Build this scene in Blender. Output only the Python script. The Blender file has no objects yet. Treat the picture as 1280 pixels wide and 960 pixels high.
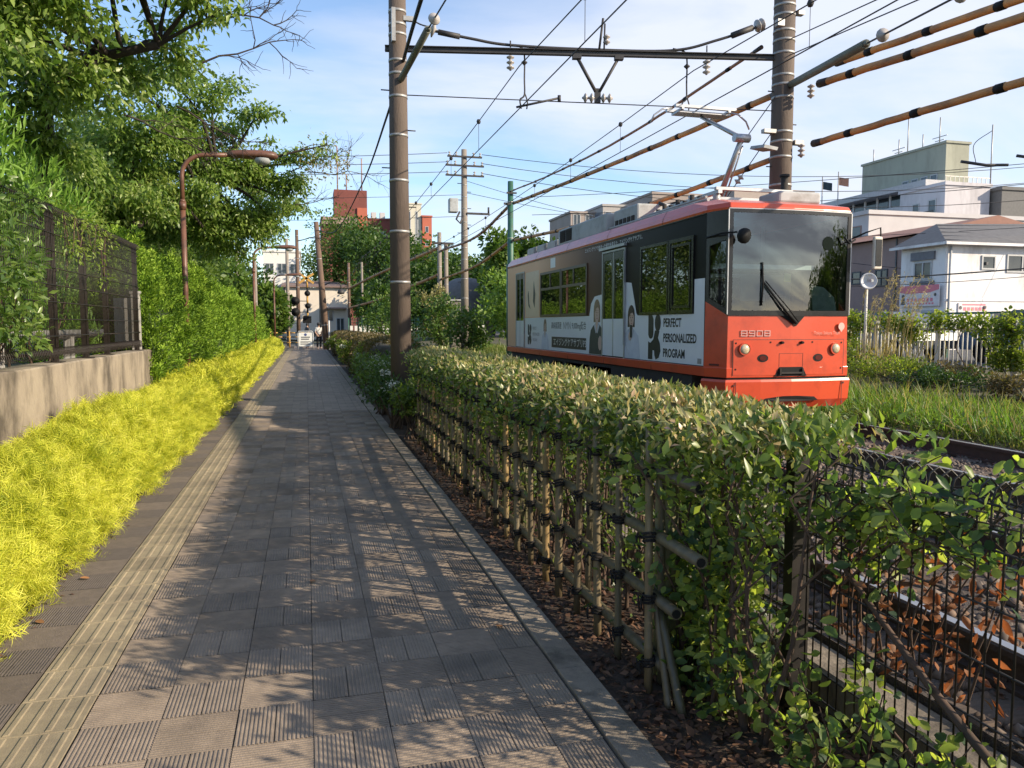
import bpy, bmesh, math, random
import numpy as np
from mathutils import Vector, Matrix

R = math.radians
random.seed(11)
rng = np.random.default_rng(7)
scene = bpy.context.scene
COL = scene.collection

# ------------------------------------------------------------------ camera
cam_d = bpy.data.cameras.new('camera')
cam_d.sensor_width = 36.0
cam_d.lens = 27.03
cam_d.clip_start = 0.05
cam_d.clip_end = 3000
cam = bpy.data.objects.new('camera', cam_d)
cam.location = (0, 0, 1.62)
cam.rotation_euler = (R(90 - 4.4), 0, -R(14.92))
COL.objects.link(cam)
scene.camera = cam

# ------------------------------------------------------------------ light
SUN_EL, SUN_AZ = 25.0, 125.0          # azimuth clockwise from +Y (the way the path runs)
sv = Vector((math.cos(R(SUN_EL)) * math.sin(R(SUN_AZ)), math.cos(R(SUN_EL)) * math.cos(R(SUN_AZ)), math.sin(R(SUN_EL))))
sun_d = bpy.data.lights.new('sun', 'SUN')
sun_d.energy = 4.3
sun_d.angle = R(0.5)
sun_d.color = (1.0, 0.86, 0.66)
sun = bpy.data.objects.new('sun', sun_d)
sun.rotation_euler = sv.to_track_quat('Z', 'Y').to_euler()
sun.location = (40, -30, 40)
COL.objects.link(sun)

world = bpy.data.worlds.new('World')
scene.world = world
world.use_nodes = True
nt = world.node_tree
nt.nodes.clear()
wo = nt.nodes.new('ShaderNodeOutputWorld')
bg = nt.nodes.new('ShaderNodeBackground')
sky = nt.nodes.new('ShaderNodeTexSky')
sky.sky_type = 'NISHITA'
sky.sun_disc = False
sky.sun_elevation = R(SUN_EL)
sky.sun_rotation = R(SUN_AZ)
sky.air_density = 1.0
sky.dust_density = 0.7
sky.ozone_density = 3.0
bg.inputs['Strength'].default_value = 0.15
tc = nt.nodes.new('ShaderNodeTexCoord')
sep = nt.nodes.new('ShaderNodeSeparateXYZ')
nt.links.new(tc.outputs['Generated'], sep.inputs[0])
def wmath(op, a, b=None):
    n = nt.nodes.new('ShaderNodeMath'); n.operation = op
    for i, v in enumerate((a, b)):
        if v is None: continue
        if hasattr(v, 'links'): nt.links.new(v, n.inputs[i])
        else: n.inputs[i].default_value = v
    return n.outputs[0]
zc = wmath('ADD', wmath('MAXIMUM', sep.outputs[2], 0.0), 0.16)
cx = wmath('DIVIDE', sep.outputs[0], zc)
cy = wmath('DIVIDE', sep.outputs[1], zc)
comb = nt.nodes.new('ShaderNodeCombineXYZ')
nt.links.new(cx, comb.inputs[0]); nt.links.new(cy, comb.inputs[1])
mp = nt.nodes.new('ShaderNodeMapping')
mp.inputs['Rotation'].default_value = (0, 0, R(25))
mp.inputs['Scale'].default_value = (0.55, 1.0, 1.0)
mp.inputs['Location'].default_value = (3.1, 1.7, 0)
nt.links.new(comb.outputs[0], mp.inputs[0])
cn = nt.nodes.new('ShaderNodeTexNoise')
cn.inputs['Scale'].default_value = 1.25
cn.inputs['Detail'].default_value = 7
cn.inputs['Roughness'].default_value = 0.55
cn.inputs['Distortion'].default_value = 0.5
nt.links.new(mp.outputs[0], cn.inputs['Vector'])
cr = nt.nodes.new('ShaderNodeValToRGB')
cr.color_ramp.elements[0].position = 0.44
cr.color_ramp.elements[0].color = (0.06, 0.06, 0.06, 1)
cr.color_ramp.elements[1].position = 0.72
cr.color_ramp.elements[1].color = (0.92, 0.92, 0.92, 1)
# the cloud bank is thicker toward the east (+X)
bank = wmath('MULTIPLY', wmath('ADD', sep.outputs[0], -0.12), 0.30)
nt.links.new(wmath('ADD', cn.outputs['Fac'], bank), cr.inputs[0])
mix = nt.nodes.new('ShaderNodeMix'); mix.data_type = 'RGBA'
nt.links.new(cr.outputs[0], mix.inputs[0])
nt.links.new(sky.outputs[0], mix.inputs[6])
mix.inputs[7].default_value = (3.5, 3.7, 4.25, 1)
nt.links.new(mix.outputs[2], bg.inputs[0])
nt.links.new(bg.outputs[0], wo.inputs[0])

vs = scene.view_settings
vs.view_transform = 'Standard'
vs.look = 'None'
vs.exposure = 0.80
vs.gamma = 1.0
scene.cycles.max_bounces = 7
scene.cycles.diffuse_bounces = 3
scene.cycles.glossy_bounces = 3
scene.cycles.transmission_bounces = 5
scene.cycles.transparent_max_bounces = 8
scene.cycles.sample_clamp_indirect = 4.0
scene.cycles.use_fast_gi = False

# ------------------------------------------------------------------ materials
MATS = {}
def new_mat(name):
    m = bpy.data.materials.new(name); m.use_nodes = True
    m.node_tree.nodes.clear()
    return m, m.node_tree
def surf(name, c1, c2=None, rough=0.7, metal=0.0, scale=6.0, detail=4, bump=0.0, bscale=None, rand=0.0, spec=0.5,
         stretch=(1, 1, 1), coat=0.0, world=False, stain=None, stain_scale=1.2, stain_pos=(0.5, 0.7), island=0.0, emit=None):
    """a weathered surface: two colours mixed by noise, per-object tint, optional stains and relief"""
    if name in MATS: return MATS[name]
    m, t = new_mat(name)
    o = t.nodes.new('ShaderNodeOutputMaterial')
    p = t.nodes.new('ShaderNodeBsdfPrincipled')
    t.links.new(p.outputs[0], o.inputs[0])
    p.inputs['Roughness'].default_value = rough
    p.inputs['Metallic'].default_value = metal
    p.inputs['Specular IOR Level'].default_value = spec
    p.inputs['Coat Weight'].default_value = coat
    p.inputs['Coat Roughness'].default_value = 0.06
    c2 = c2 or tuple(x * 0.8 for x in c1)
    tcn = t.nodes.new('ShaderNodeTexCoord')
    mpn = t.nodes.new('ShaderNodeMapping'); mpn.inputs['Scale'].default_value = stretch
    csrc = t.nodes.new('ShaderNodeNewGeometry').outputs['Position'] if world else tcn.outputs['Object']
    t.links.new(csrc, mpn.inputs[0])
    n = t.nodes.new('ShaderNodeTexNoise'); n.inputs['Scale'].default_value = scale; n.inputs['Detail'].default_value = detail
    n.inputs['Roughness'].default_value = 0.65
    t.links.new(mpn.outputs[0], n.inputs['Vector'])
    r = t.nodes.new('ShaderNodeValToRGB')
    r.color_ramp.elements[0].position = 0.32; r.color_ramp.elements[0].color = (*c1, 1)
    r.color_ramp.elements[1].position = 0.68; r.color_ramp.elements[1].color = (*c2, 1)
    t.links.new(n.outputs['Fac'], r.inputs[0])
    col = r.outputs[0]
    if stain:
        n2 = t.nodes.new('ShaderNodeTexNoise'); n2.inputs['Scale'].default_value = stain_scale; n2.inputs['Detail'].default_value = 6
        n2.inputs['Roughness'].default_value = 0.7
        mp2 = t.nodes.new('ShaderNodeMapping'); mp2.inputs['Scale'].default_value = stretch; mp2.inputs['Location'].default_value = (3.3, 1.9, 7.7)
        t.links.new(csrc, mp2.inputs[0]); t.links.new(mp2.outputs[0], n2.inputs['Vector'])
        r2 = t.nodes.new('ShaderNodeValToRGB')
        r2.color_ramp.elements[0].position = stain_pos[0]; r2.color_ramp.elements[0].color = (0, 0, 0, 1)
        r2.color_ramp.elements[1].position = stain_pos[1]; r2.color_ramp.elements[1].color = (1, 1, 1, 1)
        t.links.new(n2.outputs['Fac'], r2.inputs[0])
        mx = t.nodes.new('ShaderNodeMix'); mx.data_type = 'RGBA'
        t.links.new(r2.outputs[0], mx.inputs[0]); t.links.new(col, mx.inputs[6]); mx.inputs[7].default_value = (*stain, 1)
        col = mx.outputs[2]
    for kind, amt in (('obj', rand), ('isl', island)):
        if not amt: continue
        if kind == 'obj':
            src = t.nodes.new('ShaderNodeObjectInfo').outputs['Random']
        else:
            src = t.nodes.new('ShaderNodeNewGeometry').outputs['Random Per Island']
        mr = t.nodes.new('ShaderNodeMapRange')
        mr.inputs['To Min'].default_value = 1 - amt; mr.inputs['To Max'].default_value = 1 + amt
        t.links.new(src, mr.inputs[0])
        hs = t.nodes.new('ShaderNodeHueSaturation')
        t.links.new(mr.outputs[0], hs.inputs['Value']); t.links.new(col, hs.inputs['Color'])
        col = hs.outputs[0]
    t.links.new(col, p.inputs['Base Color'])
    if bump:
        nb = t.nodes.new('ShaderNodeTexNoise'); nb.inputs['Scale'].default_value = bscale or scale * 4; nb.inputs['Detail'].default_value = 5
        t.links.new(mpn.outputs[0], nb.inputs['Vector'])
        b = t.nodes.new('ShaderNodeBump'); b.inputs['Strength'].default_value = bump; b.inputs['Distance'].default_value = 0.02
        t.links.new(nb.outputs['Fac'], b.inputs['Height']); t.links.new(b.outputs[0], p.inputs['Normal'])
    if emit:
        p.inputs['Emission Color'].default_value = (*emit[:3], 1); p.inputs['Emission Strength'].default_value = emit[3]
    MATS[name] = m
    return m
def leafy(name, cols, rough=0.45, trans=0.35, tcol=None, nscale=0.8, spec=0.4, back=None):
    """leaf material: colour differs leaf by leaf and clump by clump, light comes through"""
    if name in MATS: return MATS[name]
    m, t = new_mat(name)
    o = t.nodes.new('ShaderNodeOutputMaterial')
    p = t.nodes.new('ShaderNodeBsdfPrincipled')
    p.inputs['Roughness'].default_value = rough
    p.inputs['Specular IOR Level'].default_value = spec
    tr = t.nodes.new('ShaderNodeBsdfTranslucent')
    mx = t.nodes.new('ShaderNodeMixShader'); mx.inputs[0].default_value = trans
    t.links.new(p.outputs[0], mx.inputs[1]); t.links.new(tr.outputs[0], mx.inputs[2]); t.links.new(mx.outputs[0], o.inputs[0])
    g = t.nodes.new('ShaderNodeNewGeometry')
    tcn = t.nodes.new('ShaderNodeTexCoord')
    n = t.nodes.new('ShaderNodeTexNoise'); n.inputs['Scale'].default_value = nscale; n.inputs['Detail'].default_value = 3
    t.links.new(tcn.outputs['Object'], n.inputs['Vector'])
    a = t.nodes.new('ShaderNodeMath'); a.operation = 'MULTIPLY_ADD'
    t.links.new(g.outputs['Random Per Island'], a.inputs[0]); a.inputs[1].default_value = 0.7
    s = t.nodes.new('ShaderNodeMath'); s.operation = 'MULTIPLY_ADD'
    t.links.new(n.outputs['Fac'], s.inputs[0]); s.inputs[1].default_value = 1.0; s.inputs[2].default_value = -0.35
    t.links.new(s.outputs[0], a.inputs[2])
    r = t.nodes.new('ShaderNodeValToRGB')
    els = r.color_ramp.elements
    while len(els) < len(cols): els.new(0.5)
    for i, c in enumerate(cols):
        els[i].position = i / max(1, len(cols) - 1); els[i].color = (*c, 1)
    t.links.new(a.outputs[0], r.inputs[0])
    t.links.new(r.outputs[0], p.inputs['Base Color'])
    hs = t.nodes.new('ShaderNodeMix'); hs.data_type = 'RGBA'; hs.blend_type = 'MULTIPLY'; hs.inputs[0].default_value = 1
    t.links.new(r.outputs[0], hs.inputs[6]); hs.inputs[7].default_value = (*(tcol or (1.6, 1.7, 0.7)), 1)
    t.links.new(hs.outputs[2], tr.inputs[0])
    MATS[name] = m
    return m

# ------------------------------------------------------------------ building helpers
def wloc(o):
    v = Vector((0, 0, 0))
    while o is not None:
        v += o.location; o = o.parent
    return v
def tag(o, label=None, cat=None, group=None, kind=None):
    if label: o['label'] = label
    if cat: o['category'] = cat
    if group: o['group'] = group
    if kind: o['kind'] = kind
    return o
def thing(name, label, cat, loc=(0, 0, 0), group=None):
    o = bpy.data.objects.new(name, None); COL.objects.link(o)
    o.location = loc; o.empty_display_size = 0.2
    return tag(o, label, cat, group)
def link(name, me, parent=None, loc=(0, 0, 0), rot=None):
    o = bpy.data.objects.new(name, me); COL.objects.link(o)
    o.location = loc
    if rot: o.rotation_euler = rot
    if parent is not None: o.parent = parent
    return o
def frame_of(d):
    d = Vector(d).normalized()
    u = d.cross(Vector((0, 0, 1)))
    if u.length < 1e-4: u = Vector((1, 0, 0))
    u.normalize()
    return d, u, u.cross(d).normalized()
class MB:
    """collects geometry in world coordinates; build() links it as one object under parent"""
    def __init__(s): s.v = []; s.f = []; s.m = []; s.sm = []; s.cur = 0
    def add(s, vs_, fs_, smooth=False):
        b = len(s.v); s.v += [tuple(x) for x in vs_]
        for f in fs_: s.f.append(tuple(b + i for i in f)); s.m.append(s.cur); s.sm.append(smooth)
        return s
    def box(s, c, d, rz=0.0, rx=0.0, ry=0.0):
        M = Matrix.Rotation(rz, 3, 'Z') @ Matrix.Rotation(ry, 3, 'Y') @ Matrix.Rotation(rx, 3, 'X')
        h = [x / 2 for x in d]; c = Vector(c)
        vs_ = [c + M @ Vector((sx * h[0], sy * h[1], sz * h[2])) for sx in (-1, 1) for sy in (-1, 1) for sz in (-1, 1)]
        return s.add(vs_, [(0, 1, 3, 2), (4, 6, 7, 5), (0, 4, 5, 1), (2, 3, 7, 6), (0, 2, 6, 4), (1, 5, 7, 3)])
    def bb(s, x0, x1, y0, y1, z0, z1):
        return s.box(((x0 + x1) / 2, (y0 + y1) / 2, (z0 + z1) / 2), (x1 - x0, y1 - y0, z1 - z0))
    def bbev(s, x0, x1, y0, y1, z0, z1, b=0.01):
        """box with its top edges chamfered"""
        vs_ = [(x0, y0, z0), (x1, y0, z0), (x1, y1, z0), (x0, y1, z0), (x0, y0, z1 - b), (x1, y0, z1 - b), (x1, y1, z1 - b), (x0, y1, z1 - b),
               (x0 + b, y0 + b, z1), (x1 - b, y0 + b, z1), (x1 - b, y1 - b, z1), (x0 + b, y1 - b, z1)]
        fs = [(3, 2, 1, 0), (8, 9, 10, 11)]
        for i in range(4):
            j = (i + 1) % 4
            fs += [(i, j, 4 + j, 4 + i), (4 + i, 4 + j, 8 + j, 8 + i)]
        return s.add(vs_, fs)
    def cyl(s, p0, p1, r0, r1=None, n=10, caps=True, smooth=True):
        r1 = r0 if r1 is None else r1
        p0 = Vector(p0); p1 = Vector(p1); d, u, w = frame_of(p1 - p0)
        vs_ = []
        for p, r in ((p0, r0), (p1, r1)):
            for k in range(n):
                a = 2 * math.pi * k / n
                vs_.append(p + u * (r * math.cos(a)) + w * (r * math.sin(a)))
        s.add(vs_, [(k, (k + 1) % n, n + (k + 1) % n, n + k) for k in range(n)], smooth)
        if caps:
            b = len(s.v) - 2 * n
            s.f.append(tuple(b + k for k in range(n))[::-1]); s.m.append(s.cur); s.sm.append(False)
            s.f.append(tuple(b + n + k for k in range(n))); s.m.append(s.cur); s.sm.append(False)
        return s
    def tube(s, pts, rad, n=6, caps=True):
        pts = [Vector(p) for p in pts]; N = len(pts)
        if not hasattr(rad, '__len__'): rad = [rad] * N
        vs_ = []; pu = None
        for i, p in enumerate(pts):
            d = (pts[min(i + 1, N - 1)] - pts[max(i - 1, 0)]).normalized()
            if pu is None: _, u, w = frame_of(d)
            else:
                u = (pu - d * pu.dot(d))
                u = u.normalized() if u.length > 1e-5 else frame_of(d)[1]
            w = d.cross(u); pu = u
            for k in range(n):
                a = 2 * math.pi * k / n
                vs_.append(p + (u * math.cos(a) + w * math.sin(a)) * rad[i])
        fs = [(i * n + k, i * n + (k + 1) % n, (i + 1) * n + (k + 1) % n, (i + 1) * n + k) for i in range(N - 1) for k in range(n)]
        s.add(vs_, fs, True)
        if caps:
            b = len(s.v) - N * n
            s.f.append(tuple(b + k for k in range(n))[::-1]); s.m.append(s.cur); s.sm.append(False)
            s.f.append(tuple(b + (N - 1) * n + k for k in range(n))); s.m.append(s.cur); s.sm.append(False)
        return s
    def lathe(s, base, axis, prof, n=14):
        """prof: (distance along axis, radius)"""
        d, u, w = frame_of(axis); base = Vector(base)
        vs_ = []
        for t_, r in prof:
            for k in range(n):
                a = 2 * math.pi * k / n
                vs_.append(base + d * t_ + (u * math.cos(a) + w * math.sin(a)) * max(r, 1e-4))
        m_ = len(prof)
        return s.add(vs_, [(i * n + k, i * n + (k + 1) % n, (i + 1) * n + (k + 1) % n, (i + 1) * n + k) for i in range(m_ - 1) for k in range(n)], True)
    def slab(s, poly, B, o, th):
        """2-D polygon set into the plane of basis B (columns right, up, out) at o, th thick outwards"""
        o = Vector(o); n = len(poly)
        a = [o + B @ Vector((x, y, 0)) for x, y in poly]
        b = [o + B @ Vector((x, y, th)) for x, y in poly]
        return s.add(a + b, [tuple(range(n, 2 * n))] + [(i, (i + 1) % n, n + (i + 1) % n, n + i) for i in range(n)])
    def loft(s, rings, closed=True, cap_top=False, cap_bot=False, smooth=False):
        n = len(rings[0]); vs_ = [p for r in rings for p in r]
        fs = []
        for i in range(len(rings) - 1):
            for k in range(n if closed else n - 1):
                fs.append((i * n + k, i * n + (k + 1) % n, (i + 1) * n + (k + 1) % n, (i + 1) * n + k))
        s.add(vs_, fs, smooth)
        b = len(s.v) - len(vs_)
        if cap_top: s.f.append(tuple(b + (len(rings) - 1) * n + k for k in range(n))); s.m.append(s.cur); s.sm.append(False)
        if cap_bot: s.f.append(tuple(b + k for k in range(n))[::-1]); s.m.append(s.cur); s.sm.append(False)
        return s
    def mesh(s, name, mat, org=(0, 0, 0)):
        me = bpy.data.meshes.new(name)
        o = Vector(org)
        me.from_pydata([(x - o.x, y - o.y, z - o.z) for x, y, z in s.v], [], s.f)
        for mm in (mat if isinstance(mat, (list, tuple)) else [mat]): me.materials.append(mm)
        me.polygons.foreach_set('material_index', s.m)
        me.polygons.foreach_set('use_smooth', s.sm)
        me.update()
        return me
    def build(s, name, mat, parent=None, kind=None, bevel=0.0, at=None):
        org = wloc(parent) if parent is not None else Vector(at or (0, 0, 0))
        o = link(name, s.mesh(name, mat, org), parent, (0, 0, 0) if parent is not None else org)
        if kind: o['kind'] = kind
        if bevel:
            b = o.modifiers.new('bevel', 'BEVEL'); b.width = bevel; b.segments = 2; b.limit_method = 'ANGLE'; b.angle_limit = R(40)
        return o
def copy_tree(o, parent=None):
    c = o.copy(); COL.objects.link(c); c.parent = parent
    for ch in list(o.children): copy_tree(ch, c)
    return c

# leaf templates: (along, across, up) per unit length / width, faces
T_LEAF = (np.array([(0, 0, 0), (.42, .5, .05), (.5, 0, -.02), (.42, -.5, .05), (1, 0, -.14)], float), [(0, 2, 1), (0, 3, 2), (1, 2, 4), (2, 3, 4)])
T_ROUND = (np.array([(0, 0, 0), (.22, .36, .03), (.6, .5, .06), (.9, .25, .0), (1, 0, -.08), (.9, -.25, .0), (.6, -.5, .06), (.22, -.36, .03), (.5, 0, -.03)], float),
           [(0, 8, 1), (1, 8, 2), (2, 8, 3), (3, 8, 4), (4, 8, 5), (5, 8, 6), (6, 8, 7), (7, 8, 0)])
T_QUAD = (np.array([(0, 0, 0), (.5, .5, .08), (1, 0, -.05), (.5, -.5, .08)], float), [(0, 3, 2, 1)])
T_BLADE = (np.array([(0, .5, 0), (0, -.5, 0), (.5, .42, .10), (.5, -.42, .10), (1, 0, -.05)], float), [(0, 1, 3, 2), (2, 3, 4)])
def _frond(k, w):
    V = []; F = []
    def strand(x0, y0, x1, y1, z1, wd):
        b = len(V)
        dx, dy = x1 - x0, y1 - y0; l = math.hypot(dx, dy); px, py = -dy / l * wd, dx / l * wd
        mxx, myy, mz = (x0 + x1) / 2, (y0 + y1) / 2, z1 * .5 + .06
        V.extend([(x0 - px, y0 - py, 0), (x0 + px, y0 + py, 0), (mxx + px, myy + py, mz), (mxx - px, myy - py, mz), (x1, y1, z1)])
        F.extend([(b, b + 3, b + 2, b + 1), (b + 3, b + 4, b + 2)])
    strand(0, 0, 1, 0, -.22, w)
    for i in range(k):
        t_ = .15 + .7 * i / k
        sgn = 1 if i % 2 else -1
        strand(t_, 0, t_ + .36, sgn * (.34 + .1 * math.sin(i * 2.3)), -.15 - .1 * (i % 3), w * .8)
    return np.array(V, float), F
T_FROND = _frond(7, .022)
T_FROND_S = _frond(3, .04)
def unit(a): return a / np.maximum(np.linalg.norm(a, axis=1, keepdims=True), 1e-9)
def leaf_mesh(name, P, D, N, L, W, tmpl, mat, org=(0, 0, 0)):
    """many leaves as one mesh: P bases, D directions, N face normals, L lengths, W widths"""
    T, F = tmpl
    n, k = len(P), len(T)
    D = unit(D); S = unit(np.cross(D, N)); N = np.cross(S, D)
    L = np.broadcast_to(np.asarray(L, float), (n,)); W = np.broadcast_to(np.asarray(W, float), (n,))
    V = (P[:, None, :] + T[None, :, 0, None] * L[:, None, None] * D[:, None, :] + T[None, :, 1, None] * W[:, None, None] * S[:, None, :]
         + T[None, :, 2, None] * L[:, None, None] * N[:, None, :])
    V = V.reshape(-1, 3) - np.asarray(org, float)
    fl = np.array([len(f) for f in F]); idx = np.array([i for f in F for i in f])
    loops = (idx[None, :] + (np.arange(n) * k)[:, None]).ravel()
    tot = np.tile(fl, n); start = np.concatenate(([0], np.cumsum(tot)[:-1]))
    me = bpy.data.meshes.new(name)
    me.vertices.add(n * k); me.vertices.foreach_set('co', V.ravel())
    me.loops.add(len(loops)); me.loops.foreach_set('vertex_index', loops.astype(np.int32))
    me.polygons.add(len(tot)); me.polygons.foreach_set('loop_start', start.astype(np.int32))
    me.materials.append(mat)
    me.update(calc_edges=True)
    return me
def leaves(name, P, D, N, L, W, tmpl, mat, parent=None, kind='stuff'):
    P = np.asarray(P, float)
    org = wloc(parent) if parent is not None else Vector((0, 0, 0))
    o = link(name, leaf_mesh(name, P, D, N, L, W, tmpl, mat, org), parent)
    if kind: o['kind'] = kind
    return o
def rdir(n): return unit(rng.normal(size=(n, 3)))
def lump(P, f, a, ph=0.0):
    """smooth lumps for outlines"""
    x, y, z = P[:, 0] * f, P[:, 1] * f, P[:, 2] * f
    return a * (np.sin(x * 1.7 + y * 1.1 + ph) * np.cos(y * 2.3 - z * 1.3 + ph * 2) + .6 * np.sin(z * 2.9 + y * 3.1 + ph) * np.cos(x * 3.7 - y * .7) + .4 * np.sin(y * 5.3 + z * 4.1 + x * 4.7 + ph * 3))
SIDE = Matrix(((0, 0, -1), (-1, 0, 0), (0, 1, 0)))      # faces -X: right is -Y
FRONT = Matrix(((1, 0, 0), (0, 0, -1), (0, 1, 0)))      # faces -Y: right is +X
def text(name, s, B, o, size, mat, parent, align='LEFT', th=0.0, sx=1.0, bold=0.0):
    cu = bpy.data.curves.new(name, 'FONT'); cu.body = s; cu.size = size; cu.align_x = align; cu.align_y = 'CENTER'
    cu.offset = bold; cu.resolution_u = 3
    ob = bpy.data.objects.new(name, cu); COL.objects.link(ob)
    dg = bpy.context.evaluated_depsgraph_get()
    me = bpy.data.meshes.new_from_object(ob.evaluated_get(dg))
    bpy.data.objects.remove(ob)
    me.name = name; me.materials.clear(); me.materials.append(mat)
    org = wloc(parent); o = Vector(o)
    n = len(me.vertices); co = np.empty(n * 3); me.vertices.foreach_get('co', co); co = co.reshape(-1, 3); co[:, 0] *= sx
    Bn = np.array(B); co = co @ Bn.T + np.array(o - org)
    me.vertices.foreach_set('co', co.ravel()); me.update()
    return link(name, me, parent)
def circle(cx_, cy_, r, n=20, ry=None, a0=0, a1=2 * math.pi):
    full = abs(a1 - a0 - 2 * math.pi) < 1e-6
    m_ = n if full else n + 1
    return [(cx_ + r * math.cos(a0 + (a1 - a0) * k / n), cy_ + (ry or r) * math.sin(a0 + (a1 - a0) * k / n)) for k in range(m_)]
def rect(x0, x1, y0, y1): return [(x0, y0), (x1, y0), (x1, y1), (x0, y1)]
# ================================================================== THE SETTING
M_soil = surf('soil', (.035, .023, .016), (.065, .042, .028), rough=.95, scale=9, bump=.6, bscale=40)
M_ground = surf('ground', (.10, .09, .065), (.06, .07, .035), rough=.95, scale=.6)
M_ballast = surf('ballast', (.11, .085, .068), (.055, .043, .036), rough=.95, scale=25, bump=1.0, bscale=60)
M_stone = surf('stone', (.16, .125, .10), (.095, .074, .06), rough=.9, scale=14, island=.5, stain=(.14, .075, .04), stain_scale=2.5)
M_dark_gap = surf('joint', (.03, .027, .024), (.045, .04, .035), rough=.95, scale=30)
M_asphalt = surf('asphalt', (.11, .105, .10), (.085, .08, .078), rough=.9, scale=5, bump=.2, bscale=120)
M_tile = surf('paving', (.295, .232, .175), (.215, .170, .131), rough=.82, scale=9, detail=8, rand=.17, bump=.25, bscale=160, world=True, stain=(.125, .10, .08), stain_scale=1.7, stain_pos=(.45, .75))
M_tile2 = surf('paving_edge', (.105, .086, .072), (.14, .114, .094), rough=.85, scale=18, rand=.12, bump=.3, bscale=170, world=True)
M_tact = surf('tactile', (.33, .265, .165), (.26, .21, .135), rough=.8, scale=14, detail=6, rand=.12, bump=.2, bscale=150, world=True, stain=(.15, .12, .085), stain_scale=2.6, stain_pos=(.42, .75))
M_kerb = surf('kerb', (.27, .225, .175), (.20, .168, .135), rough=.85, scale=10, rand=.12, bump=.3, bscale=120, world=True, stain=(.08, .068, .055), stain_scale=3)
M_conc = surf('old_concrete', (.36, .30, .22), (.27, .22, .165), rough=.9, scale=2.4, detail=7, bump=.35, bscale=40, stretch=(1, 1, .45), stain=(.085, .068, .05), stain_scale=1.3, stain_pos=(.42, .62))
M_verge = surf('verge_earth', (.07, .075, .03), (.10, .08, .045), rough=.95, scale=3, bump=.5, bscale=25)

def struct(name, mb, mat):
    o = mb.build(name, mat); o['kind'] = 'structure'; return o
def sheet(x0, x1, y0, y1, z): return MB().add([(x0, y0, z), (x1, y0, z), (x1, y1, z), (x0, y1, z)], [(0, 1, 2, 3)])
struct('ground', sheet(-900, 900, -900, 1500, -.12), M_ground)

# --- the footpath: bed, paving tiles, guide strip, kerb
path = struct('footpath', sheet(-1.62, 1.26, -4, 60, -.004), M_dark_gap)
def block(mb, x0, x1, y0, y1, ridges, along_y, top=.012, rz=.0032):
    """one half tile with lengthwise ridges on its top"""
    g = .0016
    x0 += g; x1 -= g; y0 += g; y1 -= g
    mb.bb(x0, x1, y0, y1, 0, top - rz)
    if not ridges: return
    W_, lo, hi = ((x1 - x0), y0, y1) if along_y else ((y1 - y0), x0, x1)
    p = W_ / ridges; base = x0 if along_y else y0
    for i in range(ridges):
        a = base + p * (i + .10); b = base + p * (i + .62)
        s_ = .0012
        if along_y: vs_ = [(a, lo, top - rz), (a + s_, lo, top), (b - s_, lo, top), (b, lo, top - rz), (a, hi, top - rz), (a + s_, hi, top), (b - s_, hi, top), (b, hi, top - rz)]
        else: vs_ = [(lo, a, top - rz), (lo, a + s_, top), (lo, b - s_, top), (lo, b, top - rz), (hi, a, top - rz), (hi, a + s_, top), (hi, b - s_, top), (hi, b, top - rz)]
        mb.add(vs_, [(0, 4, 5, 1), (1, 5, 6, 2), (2, 6, 7, 3)] if not along_y else [(0, 1, 5, 4), (1, 2, 6, 5), (2, 3, 7, 6)])
TS = .30
def tile_mesh(name, along_y, ridges, w=TS, mat=M_tile):
    mb = MB()
    if along_y:
        block(mb, 0, w / 2, 0, TS, ridges, True); block(mb, w / 2, w, 0, TS, ridges, True)
    else:
        block(mb, 0, w, 0, TS / 2, ridges, False); block(mb, 0, w, TS / 2, TS, ridges, False)
    return mb.mesh(name, mat)
t_len = tile_mesh('paving_tile', True, 9); t_cross = tile_mesh('paving_tile', False, 9)
W_LAST = .195
t_len2 = tile_mesh('paving_tile', True, 6, W_LAST); t_cross2 = tile_mesh('paving_tile', False, 9, W_LAST)
X0 = -.905
far_tiles = MB()
for r_ in range(-14, 200):
    y = r_ * TS
    for c in range(7):
        x = X0 + c * TS
        w = TS if c < 6 else W_LAST
        lengthwise = (r_ + c) % 2 == 0
        if 7 <= r_ < 49:
            me = (t_len if c < 6 else t_len2) if lengthwise else (t_cross if c < 6 else t_cross2)
            link('paving_tile', me, path, (x + random.uniform(-.0008, .0008), y, random.uniform(-.001, .001)), (random.uniform(-.003, .003), random.uniform(-.003, .003), random.uniform(-.002, .002)))
        else:
            g = .002
            if lengthwise:
                far_tiles.bb(x + g, x + w / 2 - g, y + g, y + TS - g, 0, .012); far_tiles.bb(x + w / 2 + g, x + w - g, y + g, y + TS - g, 0, .0117)
            else:
                far_tiles.bb(x + g, x + w - g, y + g, y + TS / 2 - g, 0, .012); far_tiles.bb(x + g, x + w - g, y + TS / 2 + g, y + TS - g, 0, .0117)
far_tiles.build('paving_tiles', surf('paving_far', (.26, .208, .162), (.19, .153, .122), rough=.82, scale=16, island=.16), path, kind='stuff')
# guide strip: four raised bars on each tile
mb = MB(); mb.bbev(.002, .298, .002, .298, 0, .010, .002)
for k in range(4):
    cx_ = .0375 + k * .075
    mb.bbev(cx_ - .0125, cx_ + .0125, .012, .288, .010, .0155, .004)
tact = mb.mesh('guide_tile', M_tact)
for r_ in range(-6, 186):
    link('guide_tile', tact, path, (-1.21 + random.uniform(-.001, .001), r_ * TS, random.uniform(-.001, .001)))
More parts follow.
